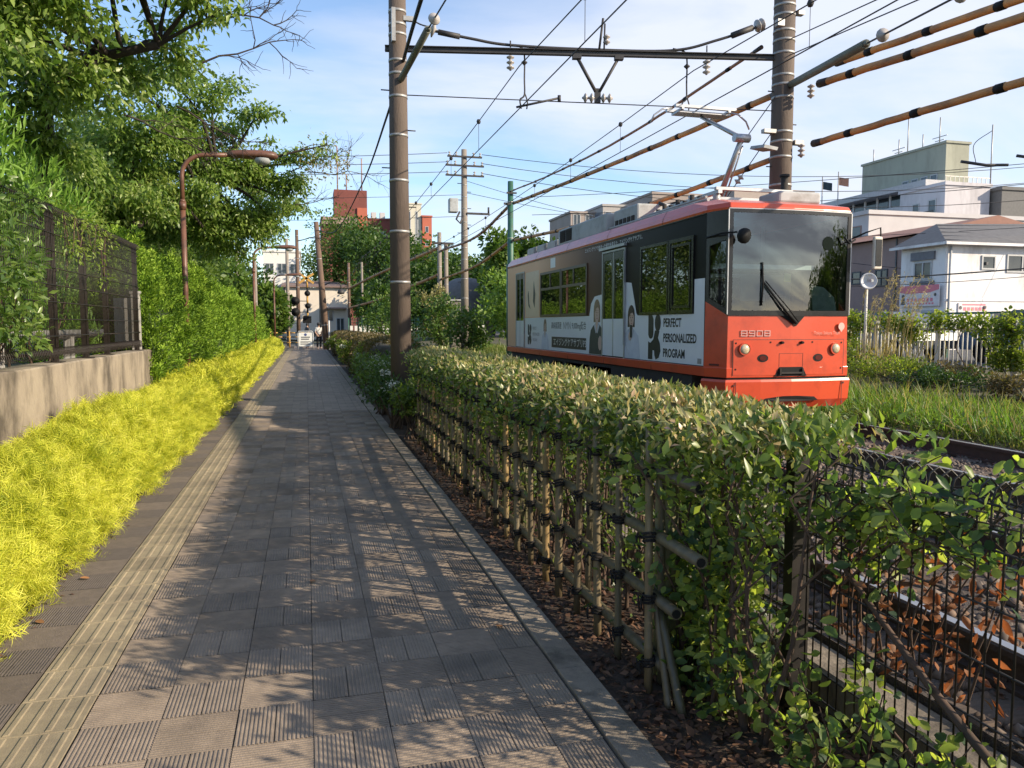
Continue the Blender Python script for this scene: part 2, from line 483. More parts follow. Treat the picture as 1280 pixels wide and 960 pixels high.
# dark edge strip with fine ribs
eb = MB(); block(eb, 0, .165, 0, TS, 12, True); block(eb, .165, .33, 0, TS, 12, True)
edge = eb.mesh('edge_tile', M_tile2)
eb2 = MB(); block(eb2, 0, .33, 0, TS / 2, 11, False); block(eb2, 0, .33, TS / 2, TS, 11, False)
edge2 = eb2.mesh('edge_tile', M_tile2)
far_edge = MB()
for r_ in range(-14, 200):
    if 5 <= r_ < 60: link('edge_tile', edge if r_ % 2 else edge2, path, (-1.545, r_ * TS, random.uniform(-.001, .001)))
    else: far_edge.bb(-1.543, -1.213, r_ * TS + .002, r_ * TS + TS - .002, 0, .011)
far_edge.build('edge_tiles', M_tile2, path, kind='stuff')
# kerb stones flush with the path
kb = MB(); kb.bbev(.004, .150, .002, .598, -.06, .022, .004)
kerb = kb.mesh('kerb_stone', M_kerb)
for r_ in range(-5, 92):
    link('kerb_stone', kerb, path, (1.095, r_ * .6 + .3, random.uniform(-.001, .0015)), (0, 0, random.uniform(-.002, .002)))
# crosswise road at the path's end
struct('road', sheet(-60, 60, 59.6, 66, .004), M_asphalt)

# --- planting strips
struct('planting_bed', sheet(1.25, 2.1, -6, 60, .002), M_soil)
struct('hedge_bed', sheet(-3.4, -1.545, -6, 60, .002), M_soil)
te = MB()
te.bb(-40, -2.78, -10, 14.4, -.1, 1.12); te.bb(-40, -3.3, 14.4, 58, -.1, .55)
struct('terrace', te, M_ground)
# --- ballast bed of the two tracks, with a concrete edging
struct('track_bed', MB().bb(2.28, 7.9, -12, 140, -.1, .19), M_ballast)
ed = MB().bbev(2.08, 2.27, -12, 60, -.1, .165, .012)
o = ed.build('concrete_edging', M_conc); tag(o, 'low concrete edging between the planted strip and the ballast', 'kerb')
# verge rising to the pale fence, and the car park behind it
vg = MB(); N_ = 40
rows = []
for j in range(N_ + 1):
    y = -6 + j * 3.2
    rows.append([(7.9, y, .17), (8.6, y, .24 + .04 * math.sin(j * 1.9)), (9.8, y, .32 + .06 * math.sin(j * 2.7)), (11.5, y, .46 + .06 * math.sin(j * 1.3)), (13.2, y, .56), (15.2, y, .58)])
vg.loft(rows, closed=False)
struct('verge', vg, M_verge)
struct('car_park', sheet(15.2, 90, -20, 140, .57), M_asphalt)

# stones lying loose on the ballast: countless, one object
def stones(name, n, x0, x1, y0, y1, z, r0, r1, mat):
    base = np.array([(1, 0, 0), (-1, 0, 0), (0, 1, 0), (0, -1, 0), (0, 0, 1), (0, 0, -1)], float)
    F = np.array([(0, 2, 4), (2, 1, 4), (1, 3, 4), (3, 0, 4), (2, 0, 5), (1, 2, 5), (3, 1, 5), (0, 3, 5)])
    c = np.stack([rng.uniform(x0, x1, n), y0 + (y1 - y0) * rng.random(n) ** 1.6, np.full(n, z)], 1)
    s_ = rng.uniform(r0, r1, (n, 1, 1)) * rng.uniform(.6, 1.25, (n, 6, 1))
    a = rng.uniform(0, 6.28, n); ca, sa = np.cos(a), np.sin(a)
    b = np.broadcast_to(base, (n, 6, 3)) * s_
    b = b + rng.normal(0, r0 * .25, b.shape)
    x = b[:, :, 0] * ca[:, None] - b[:, :, 1] * sa[:, None]; y = b[:, :, 0] * sa[:, None] + b[:, :, 1] * ca[:, None]
    V = np.stack([x, y, b[:, :, 2] * .8], 2) + c[:, None, :] + np.array([0, 0, .3 * r0])
    me = bpy.data.meshes.new(name)
    me.vertices.add(n * 6); me.vertices.foreach_set('co', V.ravel())
    lo = (F[None] + (np.arange(n) * 6)[:, None, None]).ravel()
    me.loops.add(len(lo)); me.loops.foreach_set('vertex_index', lo.astype(np.int32))
    me.polygons.add(n * 8); me.polygons.foreach_set('loop_start', (np.arange(n * 8) * 3).astype(np.int32))
    me.materials.append(mat); me.update(calc_edges=True)
    o = link(name, me); o['kind'] = 'stuff'; return o
stones('ballast_stones', 26000, 2.3, 7.7, -.5, 16, .19, .018, .045, M_stone)

# ================================================================== TRACKS
M_rail = surf('rail', (.075, .045, .032), (.05, .032, .025), rough=.7, scale=12, bump=.2)
M_railtop = surf('rail_top', (.55, .52, .49), (.42, .38, .35), rough=.28, metal=1.0, scale=8)
M_rust = surf('rusty_rail', (.16, .085, .05), (.10, .055, .035), rough=.8, scale=10)
M_sleeper = surf('sleeper', (.13, .09, .065), (.08, .06, .045), rough=.9, scale=3, stretch=(1, 6, 6), rand=.2, bump=.3)
def track(xc, label):
    t = thing('railway_track', label, 'railway track', (xc, 0, .19), 'tram tracks')
    for s in (-1, 1):
        x = xc + s * .70
        m_ = MB()
        m_.bb(x - .06, x + .06, -10, 110, .20, .222); m_.bb(x - .010, x + .010, -10, 110, .222, .325)
        m_.bbev(x - .032, x + .032, -10, 110, .325, .356, .006)
        r_ = m_.build('rail', M_rail, t)
        h = MB(); h.bb(x - .024, x + .024, -10, 110, .356, .360); h.build('running_surface', M_railtop, r_)
    sm = MB(); sm.bbev(-1.05, 1.05, -.11, .11, 0, .055, .01); me = sm.mesh('sleeper', M_sleeper)
    for k in range(90):
        link('sleeper', me, t, (random.uniform(-.02, .02), -4 + k * .62, -.04), (0, 0, random.uniform(-.01, .01)))
    return t
track(3.35, 'empty tram track with two rails just beyond the wire mesh fence')
track(6.13, 'tram track that the orange tram is standing on, next to the grassy verge')

# ================================================================== LEFT: wall, mesh fence, lamps
wl = MB()
n = 24
prof = []
for k in range(n + 1):
    y = -6 + k * (19.95 / n)
    t_ = 1.215 + .004 * math.sin(k * 2.1)
    prof.append([(-2.50, y, -.05), (-2.50, y, t_ - .015), (-2.515, y, t_), (-2.76, y, t_ + .004), (-2.775, y, t_ - .02), (-2.775, y, -.05)])
wl.loft(prof, closed=True, cap_top=True, cap_bot=True)
o = wl.build('retaining_wall', M_conc); tag(o, 'weathered concrete retaining wall under the dark mesh fence', 'wall')
M_fence = surf('fence_brown', (.022, .016, .012), (.032, .023, .018), rough=.55, scale=20, metal=.2)
M_fence2 = surf('fence_black', (.016, .014, .012), (.028, .023, .02), rough=.5, scale=20, metal=.2)
mf = thing('mesh_fence', 'tall dark brown mesh fence standing on the concrete wall', 'fence', (-2.62, 9, 1.21))
fx = -2.62
posts = [1.2, 3.2, 5.2, 7.2, 9.25, 10.45, 11.5, 13.4]
for y in posts:
    p_ = MB(); p_.bb(fx - .032, fx + .032, y - .032, y + .032, 1.20, 2.88).bb(fx - .036, fx + .036, y - .036, y + .036, 2.88, 2.895)
    pp = p_.build('post', M_fence, mf)
    b_ = MB(); b_.bb(fx - .08, fx + .08, y - .09, y + .09, 1.205, 1.225); b_.build('base_plate', M_fence, pp)
    for z in (1.5, 2.2, 2.7):
        c_ = MB(); c_.bb(fx + .033, fx + .052, y - .03, y + .03, z - .012, z + .012); c_.build('clip', M_fence, pp)
vw = MB(); vw.cyl((0, 0, 1.30), (0, 0, 2.84), .0035, n=4).tube([(0, 0, 2.84), (.03, 0, 2.87), (.05, 0, 2.84), (.035, 0, 2.80), (0, 0, 2.78)], .0035, 4).tube([(0, 0, 1.34), (.03, 0, 1.27), (.05, 0, 1.30), (.035, 0, 1.36), (0, 0, 1.38)], .0035, 4)
vme = vw.mesh('upright_wire', M_fence)
yy = 4.3; cnt = 0
while yy < 13.4 and cnt < 240:
    link('upright_wire', vme, mf, (.045, yy - 9, -1.21)); yy += .05; cnt += 1
for k in range(len(posts) - 1):
    for z in (1.34, 1.50, 1.68, 1.86, 2.04, 2.22, 2.40, 2.58, 2.74, 2.84):
        h = MB(); h.cyl((fx + .05, posts[k], z), (fx + .05, posts[k + 1], z), .006 if z not in (1.34, 2.84) else .008, n=5)
        h.build('cross_wire', M_fence, mf)
M_pipe = surf('grey_pipe', (.42, .40, .37), (.34, .32, .30), rough=.5, scale=8)
o = thing('guard_pipe', 'long pale horizontal pipe on short stubs behind the mesh fence', 'pipe', (-2.95, 9, 1.2))
MB().cyl((-2.95, 4, 1.5), (-2.95, 12.8, 1.5), .06, n=12).build('pipe', M_pipe, o)
for y in (6.2, 8.6, 11.0): MB().bb(-3.0, -2.9, y - .06, y + .06, 1.12, 1.5).build('stub', M_pipe, o)
o = thing('gate_post', 'short pale grey post where the mesh fence ends at the juniper', 'post', (-2.66, 13.62, 1.21))
MB().bb(-2.72, -2.60, 13.56, 13.68, 1.21, 2.12).build('shaft', M_pipe, o)
MB().bb(-2.735, -2.585, 13.545, 13.695, 2.12, 2.16).build('cap', M_pipe, o)
MB().bb(-2.98, -2.72, 13.60, 13.64, 1.35, 2.05).build('side_panel', M_pipe, o)

M_lamp = surf('lamp_brown', (.16, .072, .042), (.115, .052, .032), rough=.45, scale=9, stain=(.06, .03, .02), stain_scale=4)
M_glass_lamp = surf('lamp_glass', (.40, .42, .42), (.33, .35, .35), rough=.15, scale=3)
def lamp(x, y, label, h=4.95):
    t = thing('street_lamp', label, 'street lamp', (x, y, 0), 'brown lamps over the footpath')
    MB().cyl((x, y, 0), (x, y, .78), .088, .086, 16).cyl((x, y, .78), (x, y, .84), .086, .055, 16).build('base_sleeve', M_lamp, t)
    MB().cyl((x, y, .84), (x, y, h - 1.05), .055, .052, 14).build('post', M_lamp, t)
    MB().cyl((x, y, h - 1.1), (x, y, h - .95), .066, .066, 14).cyl((x, y, h - .95), (x, y, h - .90), .066, .045, 14).build('collar', M_lamp, t)
    pts = [(x, y, h - .95), (x, y, h - .45)] + [(x + .45 - .45 * math.cos(a), y, h - .45 + .42 * math.sin(a)) for a in [k * math.pi / 16 for k in range(1, 9)]] + [(x + .95, y, h)]
    MB().tube(pts, .043, 12).build('arm', M_lamp, t)
    hd = MB()
    rings = []
    for u, w_, a, b in ((.86, .055, .05, .05), (.95, .10, .08, .07), (1.22, .14, .10, .075), (1.5, .165, .11, .08), (1.68, .15, .10, .075), (1.77, .09, .06, .05), (1.80, .01, .01, .01)):
        rings.append([(x + u, y + w_ * math.cos(k * math.pi / 8), h + .01 + (a if math.sin(k * math.pi / 8) > 0 else b) * math.sin(k * math.pi / 8)) for k in range(16)])
    hd.loft(rings, smooth=True, cap_bot=True)
    g = hd.build('lamp_head', M_lamp, t)
    gl = MB()
    gl.lathe((x + 1.50, y, h - .05), (0, 0, -1), [(0, .155), (.04, .155), (.08, .13), (.11, .075), (.12, .001)], 18)
    gl.build('lamp_bowl', M_glass_lamp, g)
    return t
lamp(-2.28, 16.3, 'large brown street lamp with a curved arm reaching over the yellow hedge')
lamp(-2.15, 35.0, 'middle brown street lamp, rising past the end of the juniper hedge')
lamp(-2.05, 54.0, 'smallest brown street lamp, far along the path by the crossing')
# ================================================================== THE TRAM
RT = .36
TX, TY = 5.96, 8.62
M_red = surf('tram_red', (.585, .074, .028), (.55, .066, .025), rough=.30, scale=1.5, coat=.2, stain=(.30, .045, .022), stain_scale=2.2, stain_pos=(.50, .85))
M_white = surf('tram_white', (.72, .73, .76), (.68, .69, .72), rough=.35, scale=1.2, coat=.2)
M_black = surf('tram_black', (.012, .011, .011), (.018, .016, .015), rough=.25, scale=3)
M_rubber = surf('rubber', (.010, .010, .010), (.016, .016, .016), rough=.6, scale=10, spec=.15)
M_under = surf('underframe', (.022, .019, .017), (.04, .032, .026), rough=.85, scale=6)
M_grey = surf('roof_grey', (.40, .41, .41), (.33, .34, .34), rough=.6, scale=3, stain=(.2, .19, .17), stain_scale=2)
M_steel = surf('steel', (.45, .45, .46), (.36, .36, .37), rough=.38, metal=.7, scale=6)
M_chrome = surf('chrome', (.8, .8, .78), (.75, .75, .72), rough=.12, metal=1.0, scale=3)
M_seam = surf('seam', (.10, .018, .012), (.09, .016, .01), rough=.6, scale=5)
M_bronze = surf('print_dark', (.028, .024, .022), (.035, .03, .026), rough=.4, scale=3)
M_print_w = surf('print_white', (.78, .78, .76), (.74, .74, .72), rough=.4, scale=3)
M_print_g = surf('print_grey', (.30, .28, .27), (.26, .25, .24), rough=.45, scale=5)
M_skinp = surf('print_skin', (.60, .42, .33), (.52, .35, .27), rough=.45, scale=6)
M_hairp = surf('print_hair', (.035, .022, .018), (.06, .035, .025), rough=.45, scale=30)
M_shirtp = surf('print_shirt', (.60, .62, .68), (.50, .52, .58), rough=.45, scale=6)
M_lens = surf('headlight_lens', (.42, .33, .20), (.60, .50, .34), rough=.15, scale=60, coat=.6)
# wrap film on the side: near black behind the cab, fading to peach toward the tail (the peach partly paints in a sunlit wall's reflection)
def wrap_mat():
    m, t = new_mat('tram_wrap')
    o = t.nodes.new('ShaderNodeOutputMaterial'); p = t.nodes.new('ShaderNodeBsdfPrincipled'); t.links.new(p.outputs[0], o.inputs[0])
    p.inputs['Roughness'].default_value = .34; p.inputs['Specular IOR Level'].default_value = .08
    g = t.nodes.new('ShaderNodeTexCoord'); s = t.nodes.new('ShaderNodeSeparateXYZ'); t.links.new(g.outputs['Object'], s.inputs[0])
    a = t.nodes.new('ShaderNodeMath'); a.operation = 'MULTIPLY_ADD'; t.links.new(s.outputs[1], a.inputs[0]); a.inputs[1].default_value = 1 / 10.6; a.inputs[2].default_value = 0
    r = t.nodes.new('ShaderNodeValToRGB'); t.links.new(a.outputs[0], r.inputs[0])
    e = r.color_ramp.elements
    for _ in range(3): e.new(.5)
    for i, (q, c) in enumerate([(0.1, (.010, .009, .009)), (.30, (.022, .016, .013)), (.45, (.13, .066, .042)), (.58, (.42, .225, .13)), (.74, (.86, .51, .31))]):
        e[i].position = q; e[i].color = (*c, 1)
    t.links.new(r.outputs[0], p.inputs['Base Color'])
    return m
M_wrap = wrap_mat()
def glass_mat(name, tint, see, ior=1.7):
    m, t = new_mat(name)
    o = t.nodes.new('ShaderNodeOutputMaterial')
    gl = t.nodes.new('ShaderNodeBsdfGlossy'); gl.inputs['Roughness'].default_value = .015; gl.inputs['Color'].default_value = (.95, .98, 1, 1)
    tr = t.nodes.new('ShaderNodeBsdfTransparent'); tr.inputs['Color'].default_value = (*tint, 1)
    df = t.nodes.new('ShaderNodeBsdfDiffuse'); df.inputs['Color'].default_value = (.012, .014, .013, 1)
    m1 = t.nodes.new('ShaderNodeMixShader'); m1.inputs[0].default_value = see
    t.links.new(df.outputs[0], m1.inputs[1]); t.links.new(tr.outputs[0], m1.inputs[2])
    fr = t.nodes.new('ShaderNodeFresnel'); fr.inputs['IOR'].default_value = ior
    m2 = t.nodes.new('ShaderNodeMixShader'); t.links.new(fr.outputs[0], m2.inputs[0])
    t.links.new(m1.outputs[0], m2.inputs[1]); t.links.new(gl.outputs[0], m2.inputs[2]); t.links.new(m2.outputs[0], o.inputs[0])
    return m
M_screen = glass_mat('windscreen_glass', (.66, .74, .76), .96, 2.0)
M_sideglass = glass_mat('side_glass', (.05, .055, .055), .55, 1.75)
M_cabglass = glass_mat('cab_glass', (.7, .75, .7), .95, 1.6)

tram = thing('tram', 'orange red tram with white advertising wrap standing on the far track', 'tram', (TX, TY, RT))
XS = TX - 1.00      # side wall plane
def W(x, y, z): return (TX + x, TY + y, z)
def plan(hw, hf, y0, y1, ch, bulge=.05):
    """outline seen from above: side half width, front half width, chamfer length"""
    return [(-hf, y0), (-hf * .5, y0 - bulge * .75), (0, y0 - bulge), (hf * .5, y0 - bulge * .75), (hf, y0), (hw, y0 + ch), (hw, y1 - ch), (hf, y1), (0, y1 + bulge), (-hf, y1), (-hw, y1 - ch), (-hw, y0 + ch)]
def ring(pl, z): return [W(x, y, z) for x, y in pl]
LEN = 10.75
# cantrail and roof, one red shell
rf = MB()
rf.loft([ring(plan(1.0, .87, .0, LEN, .34), 3.045), ring(plan(1.005, .875, -.01, LEN, .34), 3.075), ring(plan(.99, .86, .02, LEN, .34), 3.135), ring(plan(.93, .80, .45, LEN - .1, .4), 3.235), ring(plan(.72, .66, .85, LEN - .2, .35), 3.285)], cap_top=True, smooth=False)
rf.build('roof', M_red, tram, bevel=.012)
# side walls above the sill
sw = MB()
for s in (-1, 1):
    x = s * 1.00
    pts = [(x, .34), (x, LEN - .34)]
    a, b = pts
    sw.loft([[W(x, .34, 1.07), W(x, LEN - .34, 1.07), W(x * .96, LEN - .34, 1.07), W(x * .96, .34, 1.07)], [W(x, .34, 3.05), W(x, LEN - .34, 3.05), W(x * .96, LEN - .34, 3.05), W(x * .96, .34, 3.05)]])
sw.build('side_wall', M_wrap, tram)
# tail: chamfers and end wall
tl = MB()
q = [(1.0, LEN - .34), (.87, LEN), (0, LEN + .05), (-.87, LEN), (-1.0, LEN - .34)]
tl.loft([[W(x, y, .96) for x, y in q], [W(x, y, 3.05) for x, y in q]], closed=False)
tl.build('tail_wall', M_wrap, tram)
# sill: red stripe all round
sl = MB(); sl.loft([ring(plan(1.01, .885, -.015, LEN, .34), .955), ring(plan(1.015, .89, -.02, LEN, .34), 1.08)], cap_bot=True, cap_top=True); sl.build('sill', M_red, tram, bevel=.006)
# floor and interior dark box so that nothing shows through
fl = MB(); fl.bb(TX - 1.0, TX + 1.0, TY + .6, TY + LEN - .5, 1.02, 1.06); fl.build('floor', M_under, tram)
inn = MB(); inn.bb(TX - .95, TX + .95, TY + 1.35, TY + 1.40, 1.07, 2.35); inn.bb(TX - .95, TX - .5, TY + 1.35, TY + 1.40, 2.35, 3.0)
inn.build('cab_partition', surf('cab_wall', (.34, .38, .36), (.28, .32, .30), rough=.6, scale=2), tram)
dk = MB()
dk.bb(TX - .82, TX + .82, TY + .12, TY + .62, 1.10, 1.78); dk.bb(TX - .8, TX - .15, TY + .3, TY + .7, 1.78, 1.93)
dk.build('dashboard', surf('dash', (.035, .04, .04), (.05, .055, .055), rough=.6, scale=5), tram)
MB().cyl((TX + .3, TY + 1.1, 1.07), (TX + .3, TY + 1.1, 3.0), .018, n=8).build('handrail', M_steel, tram)
MB().bb(TX - .45, TX + .1, TY + 1.33, TY + 1.349, 1.9, 2.3).build('partition_window', M_black, tram)
MB().bb(TX - .1, TX + .12, TY + .28, TY + .4, 1.78, 2.02).build('control_screen', M_black, tram)
cs = MB(); cs.bb(TX - .55, TX - .1, TY + .95, TY + 1.3, 1.07, 1.7).bb(TX - .52, TX - .13, TY + 1.22, TY + 1.32, 1.7, 2.25); cs.build('driver_seat', surf('seat_cloth', (.05, .06, .09), rough=.9), tram)
bgm = MB(); bgm.loft([[W(.42, .1, 1.79), W(.78, .1, 1.79), W(.80, .34, 1.79), W(.44, .34, 1.79)], [W(.40, .1, 2.0), W(.74, .1, 1.98), W(.74, .3, 2.0), W(.43, .3, 2.0)], [W(.44, .18, 2.14), W(.62, .16, 2.11), W(.63, .22, 2.12), W(.45, .23, 2.14)]], cap_top=True)
bgm.build('cloth_bag', surf('bag', (.35, .42, .36), (.24, .31, .26), rough=.8, scale=12), tram)

# --- front: lower panel with chamfered corners
def front_band(mb, z0, z1, o0=0.0, o1=0.0, ch=.34):
    def q(o_): return [(-1.0 - o_, ch), (-.87 - o_ * .9, -o_ * .8), (-.435, -.037 - o_), (0, -.05 - o_), (.435, -.037 - o_), (.87 + o_ * .9, -o_ * .8), (1.0 + o_, ch)]
    mb.loft([[W(x, y, z0) for x, y in q(o0)], [W(x, y, z1) for x, y in q(o1)]], closed=False)
fb = MB()
front_band(fb, 1.08, 1.74, .012, .0)
fr_p = fb.build('front_panel', M_red, tram)
# bumper skirt
bp = MB()
front_band(bp, .90, .93, .045, .035); front_band(bp, .66, .90, .03, .045); front_band(bp, .56, .66, -.04, .03)
q0 = [(-.985, .34), (-.86, .015), (0, -.035), (.86, .015), (.985, .34)]
bp.add([W(x, y, .93) for x, y in q0] + [W(-1.03, .34, .93), W(-.90, -.03, .93), W(0, -.085, .93), W(.90, -.03, .93), W(1.03, .34, .93)], [(k, k + 1, 6 + k, 5 + k) for k in range(4)])
bum = bp.build('bumper', M_red, tram)
# dark gap between skirt and panel
gp = MB(); front_band(gp, .925, .965, .002, .002); gp.build('gap_strip', M_rubber, tram)
# front face details, on the nearly flat middle part of the nose
yf = TY - .052
def F(x, z, d=0.0): return (TX + x, TY - .05 + .05 * (abs(x) / .87) ** 2 - d, z)
def fslab(mb, poly, d=.002, th=.004):
    """polygon in (x, z) laid on the curved nose"""
    n_ = len(poly)
    a = [F(x, z, d) for x, z in poly]; b = [F(x, z, d + th) for x, z in poly]
    mb.add(a + b, [tuple(range(n_, 2 * n_))] + [(i, (i + 1) % n_, n_ + (i + 1) % n_, n_ + i) for i in range(n_)])
hatch = MB()
for seg in range(8):
    xa, xb = -.80 + seg * .2, -.60 + seg * .2
    zb = .985
    fslab(hatch, [(xa, zb), (xb, zb), (xb, 1.425), (xa, 1.425)], .014, .006)
hp = hatch.build('front_hatch', M_red, tram)
sm_ = MB()
for a, b in (((-.805, 1.43), (.805, 1.437)), ((-.812, .98), (-.805, 1.437)), ((.805, .98), (.812, 1.437)), ((-.17, 1.255), (.17, 1.259)), ((-.174, 1.09), (-.17, 1.259)), ((.17, 1.09), (.174, 1.259))):
    k = 8 if b[0] - a[0] > .1 else 1
    for i in range(k):
        x0 = a[0] + (b[0] - a[0]) * i / k; x1 = a[0] + (b[0] - a[0]) * (i + 1) / k
        fslab(sm_, rect(x0, x1, a[1], b[1]), .0205, .002)
sm_.build('panel_seam', M_seam, hp)
rc = MB(); fslab(rc, [(-.235, .968), (.235, .968), (.17, 1.085), (-.17, 1.085)], .0205, .004)
r_ = rc.build('coupler_recess', M_rubber, hp)
cb = MB(); cb.bb(TX - .16, TX + .16, yf - .045, yf - .027, 1.0, 1.02).bb(TX - .17, TX - .155, yf - .045, yf - .027, .985, 1.07).bb(TX + .155, TX + .17, yf - .045, yf - .027, .985, 1.07); cb.build('coupler_bar', M_under, r_)
for x in (-.66, .66):
    h = MB(); fslab(h, circle(x, 1.315, .078, 20), .021, .004); hl = h.build('headlight', M_seam, tram)
    l_ = MB(); c = F(x, 1.315, .025); l_.lathe(c, (0, -1, 0), [(0, .066), (.022, .064), (.036, .045), (.042, .02), (.044, .001)], 20); l_.build('lens', M_lens, hl)
    g = MB(); 
    for k in range(24):
        a0, a1 = k * math.pi / 12, (k + 1) * math.pi / 12
        fslab(g, [(x + .066 * math.cos(a0), 1.315 + .066 * math.sin(a0)), (x + .078 * math.cos(a0), 1.315 + .078 * math.sin(a0)), (x + .078 * math.cos(a1), 1.315 + .078 * math.sin(a1)), (x + .066 * math.cos(a1), 1.315 + .066 * math.sin(a1))], .025, .026)
    g.build('bezel', M_red, hl)
    x2 = x * .61
    h = MB(); fslab(h, circle(x2, 1.2, .075, 18, .05), .0205, .003); h.build('marker_light', M_rubber, tram)
    h = MB(); fslab(h, circle(x2, 1.2, .048, 14, .032), .0236, .004); h.build('marker_lens', surf('marker', (.10, .012, .008), rough=.1, coat=.5), tram)
for x in (-.145, .145):
    h = MB(); h.cyl(F(x, 1.395, .02), F(x, 1.395, .06), .02, .016, 10).cyl(F(x - .03, 1.395, .02), F(x + .03, 1.395, .02), .012, n=8); h.build('knob', M_rubber, tram)
bl = MB()
for x, z in ((-.77, 1.39), (-.3, 1.40), (.31, 1.40), (.77, 1.39), (-.77, 1.06), (.77, 1.06)):
    fslab(bl, circle(x, z, .012, 8), .0205, .003)
bl.build('bolt', M_rubber, hp)
# air slot and seams in the bumper
bs = MB()
def bslab(mb, poly, d=.0, th=.004):
    a = [(TX + x, TY - .05 + .05 * (abs(x) / .87) ** 2 - .043 - d, z) for x, z in poly]; b = [(p[0], p[1] - th, p[2]) for p in a]; n_ = len(poly)
    mb.add(a + b, [tuple(range(n_, 2 * n_))] + [(i, (i + 1) % n_, n_ + (i + 1) % n_, n_ + i) for i in range(n_)])
bslab(bs, [(-.46, .655), (-.2, .648), (.1, .648), (.4, .655), (.34, .70), (.1, .715), (-.12, .715), (-.36, .69)], -.006, .012); bs.build('air_slot', M_rubber, bum)
b2 = MB()
for x in (-.78, .77): bslab(b2, rect(x, x + .006, .58, .90), 0, .006)
for x, z in ((-.80, .86), (.80, .87), (.78, .62)): bslab(b2, circle(x, z, .014, 8), 0, .007)
b2.build('bumper_seam', M_seam, bum)
# writing on the nose
M_num = surf('number_grey', (.58, .33, .29), (.5, .28, .25), rough=.4, scale=4)
nb = MB()
DIG = {'8': 'abcdefg', '9': 'abcdfg', '0': 'abcdef'}
def seg_digit(mb, x, z, w_, h_, segs, t_=.011):
    R_ = {'a': rect(x, x + w_, z + h_ - t_, z + h_), 'd': rect(x, x + w_, z, z + t_), 'g': rect(x + .012, x + w_ - .012, z + h_ / 2 - t_ / 2, z + h_ / 2 + t_ / 2),
          'f': rect(x, x + t_, z + h_ / 2, z + h_), 'b': rect(x + w_ - t_, x + w_, z + h_ / 2, z + h_), 'e': rect(x, x + t_, z, z + h_ / 2), 'c': rect(x + w_ - t_, x + w_, z, z + h_ / 2)}
    for i, s in enumerate(segs): fslab(mb, R_[s], .010 + .0004 * i, .003)
for i, ch in enumerate('8908'): seg_digit(nb, -.70 + i * .105, 1.475, .085, .075, DIG[ch])
nb.build('fleet_number', M_num, fr_p)
text('line_name', 'Tokyo Sakura Tram', FRONT, F(.33, 1.515, .022), .062, surf('nose_print', (.62, .30, .24), rough=.4), fr_p, sx=.78)
pt = MB()
pet = circle(.755, 1.60, .05, 18)
fslab(pt, pet, .030, .003); fslab(pt, [(.73, 1.56), (.755, 1.525), (.78, 1.56)], .0295, .003)
pt.build('petal_emblem', surf('petal', (.62, .40, .34), rough=.4), fr_p)

# windscreen with black surround
ws = MB()
fz0, fz1 = 1.735, 3.03
def frame_band(mb, z0, z1, x0, x1, d=.0, th=.012, k=6):
    for i in range(k):
        xa, xb = x0 + (x1 - x0) * i / k, x0 + (x1 - x0) * (i + 1) / k
        fslab(mb, rect(xa, xb, z0, z1), d, th)
sur = MB()
frame_band(sur, 1.735, 1.80, -.885, .885); frame_band(sur, 3.01, 3.055, -.885, .885)
frame_band(sur, 1.80, 3.01, -.885, -.83, k=1); frame_band(sur, 1.80, 3.01, .83, .885, k=1)
sfr = sur.build('windscreen_surround', M_black, tram)
gls = MB()
nn = 12
gls.loft([[F(-.83 + 1.66 * i / nn, 1.80, .004) for i in range(nn + 1)], [F(-.83 + 1.66 * i / nn, 3.01, .004) for i in range(nn + 1)]], closed=False, smooth=True)
gls.build('windscreen', M_screen, tram)
tr_ = MB()
for x in (-.895, .883): 
    tr_.bb(TX + x, TX + x + .012, TY - .012, TY + .0, 1.75, 3.05)
frame_band(tr_, 3.055, 3.065, -.885, .885, .0, .012)
tr_.build('windscreen_trim', M_steel, tram)
# wiper with its black triangle
wp = MB(); fslab(wp, [(-.16, 1.735), (.19, 1.735), (.06, 1.60)], .012, .004); wpp = wp.build('wiper_mount', M_rubber, tram)
wa = MB(); wa.tube([F(.04, 1.64, .05), F(-.12, 1.80, .05), F(-.42, 2.14, .028)], [.022, .016, .010], 6).tube([F(.07, 1.66, .05), F(-.08, 1.83, .05), F(-.40, 2.17, .03)], .008, 5); wa.build('wiper_arm', M_rubber, wpp)
wb = MB(); wb.tube([F(-.44, 1.86, .02), F(-.43, 2.15, .03), F(-.44, 2.40, .02)], .012, 6); wb.build('wiper_blade', M_rubber, wpp)
dsc = MB(); fslab(dsc, circle(.52, 2.66, .088, 22), -.0, .009); dsc.build('round_sticker', surf('sticker', (.008, .014, .011), rough=.9, spec=.1), tram)
hdr = MB(); hdr.bb(TX - .7, TX + .72, TY + .5, TY + .9, 2.36, 2.42); hdr.build('sun_visor', surf('visor', (.52, .60, .60), rough=.5), tram)
yl = MB(); yl.bb(TX + .12, TX + .22, TY + .30, TY + .305, 2.18, 2.29); yl.build('permit_card', surf('card', (.45, .52, .18), rough=.6), tram)
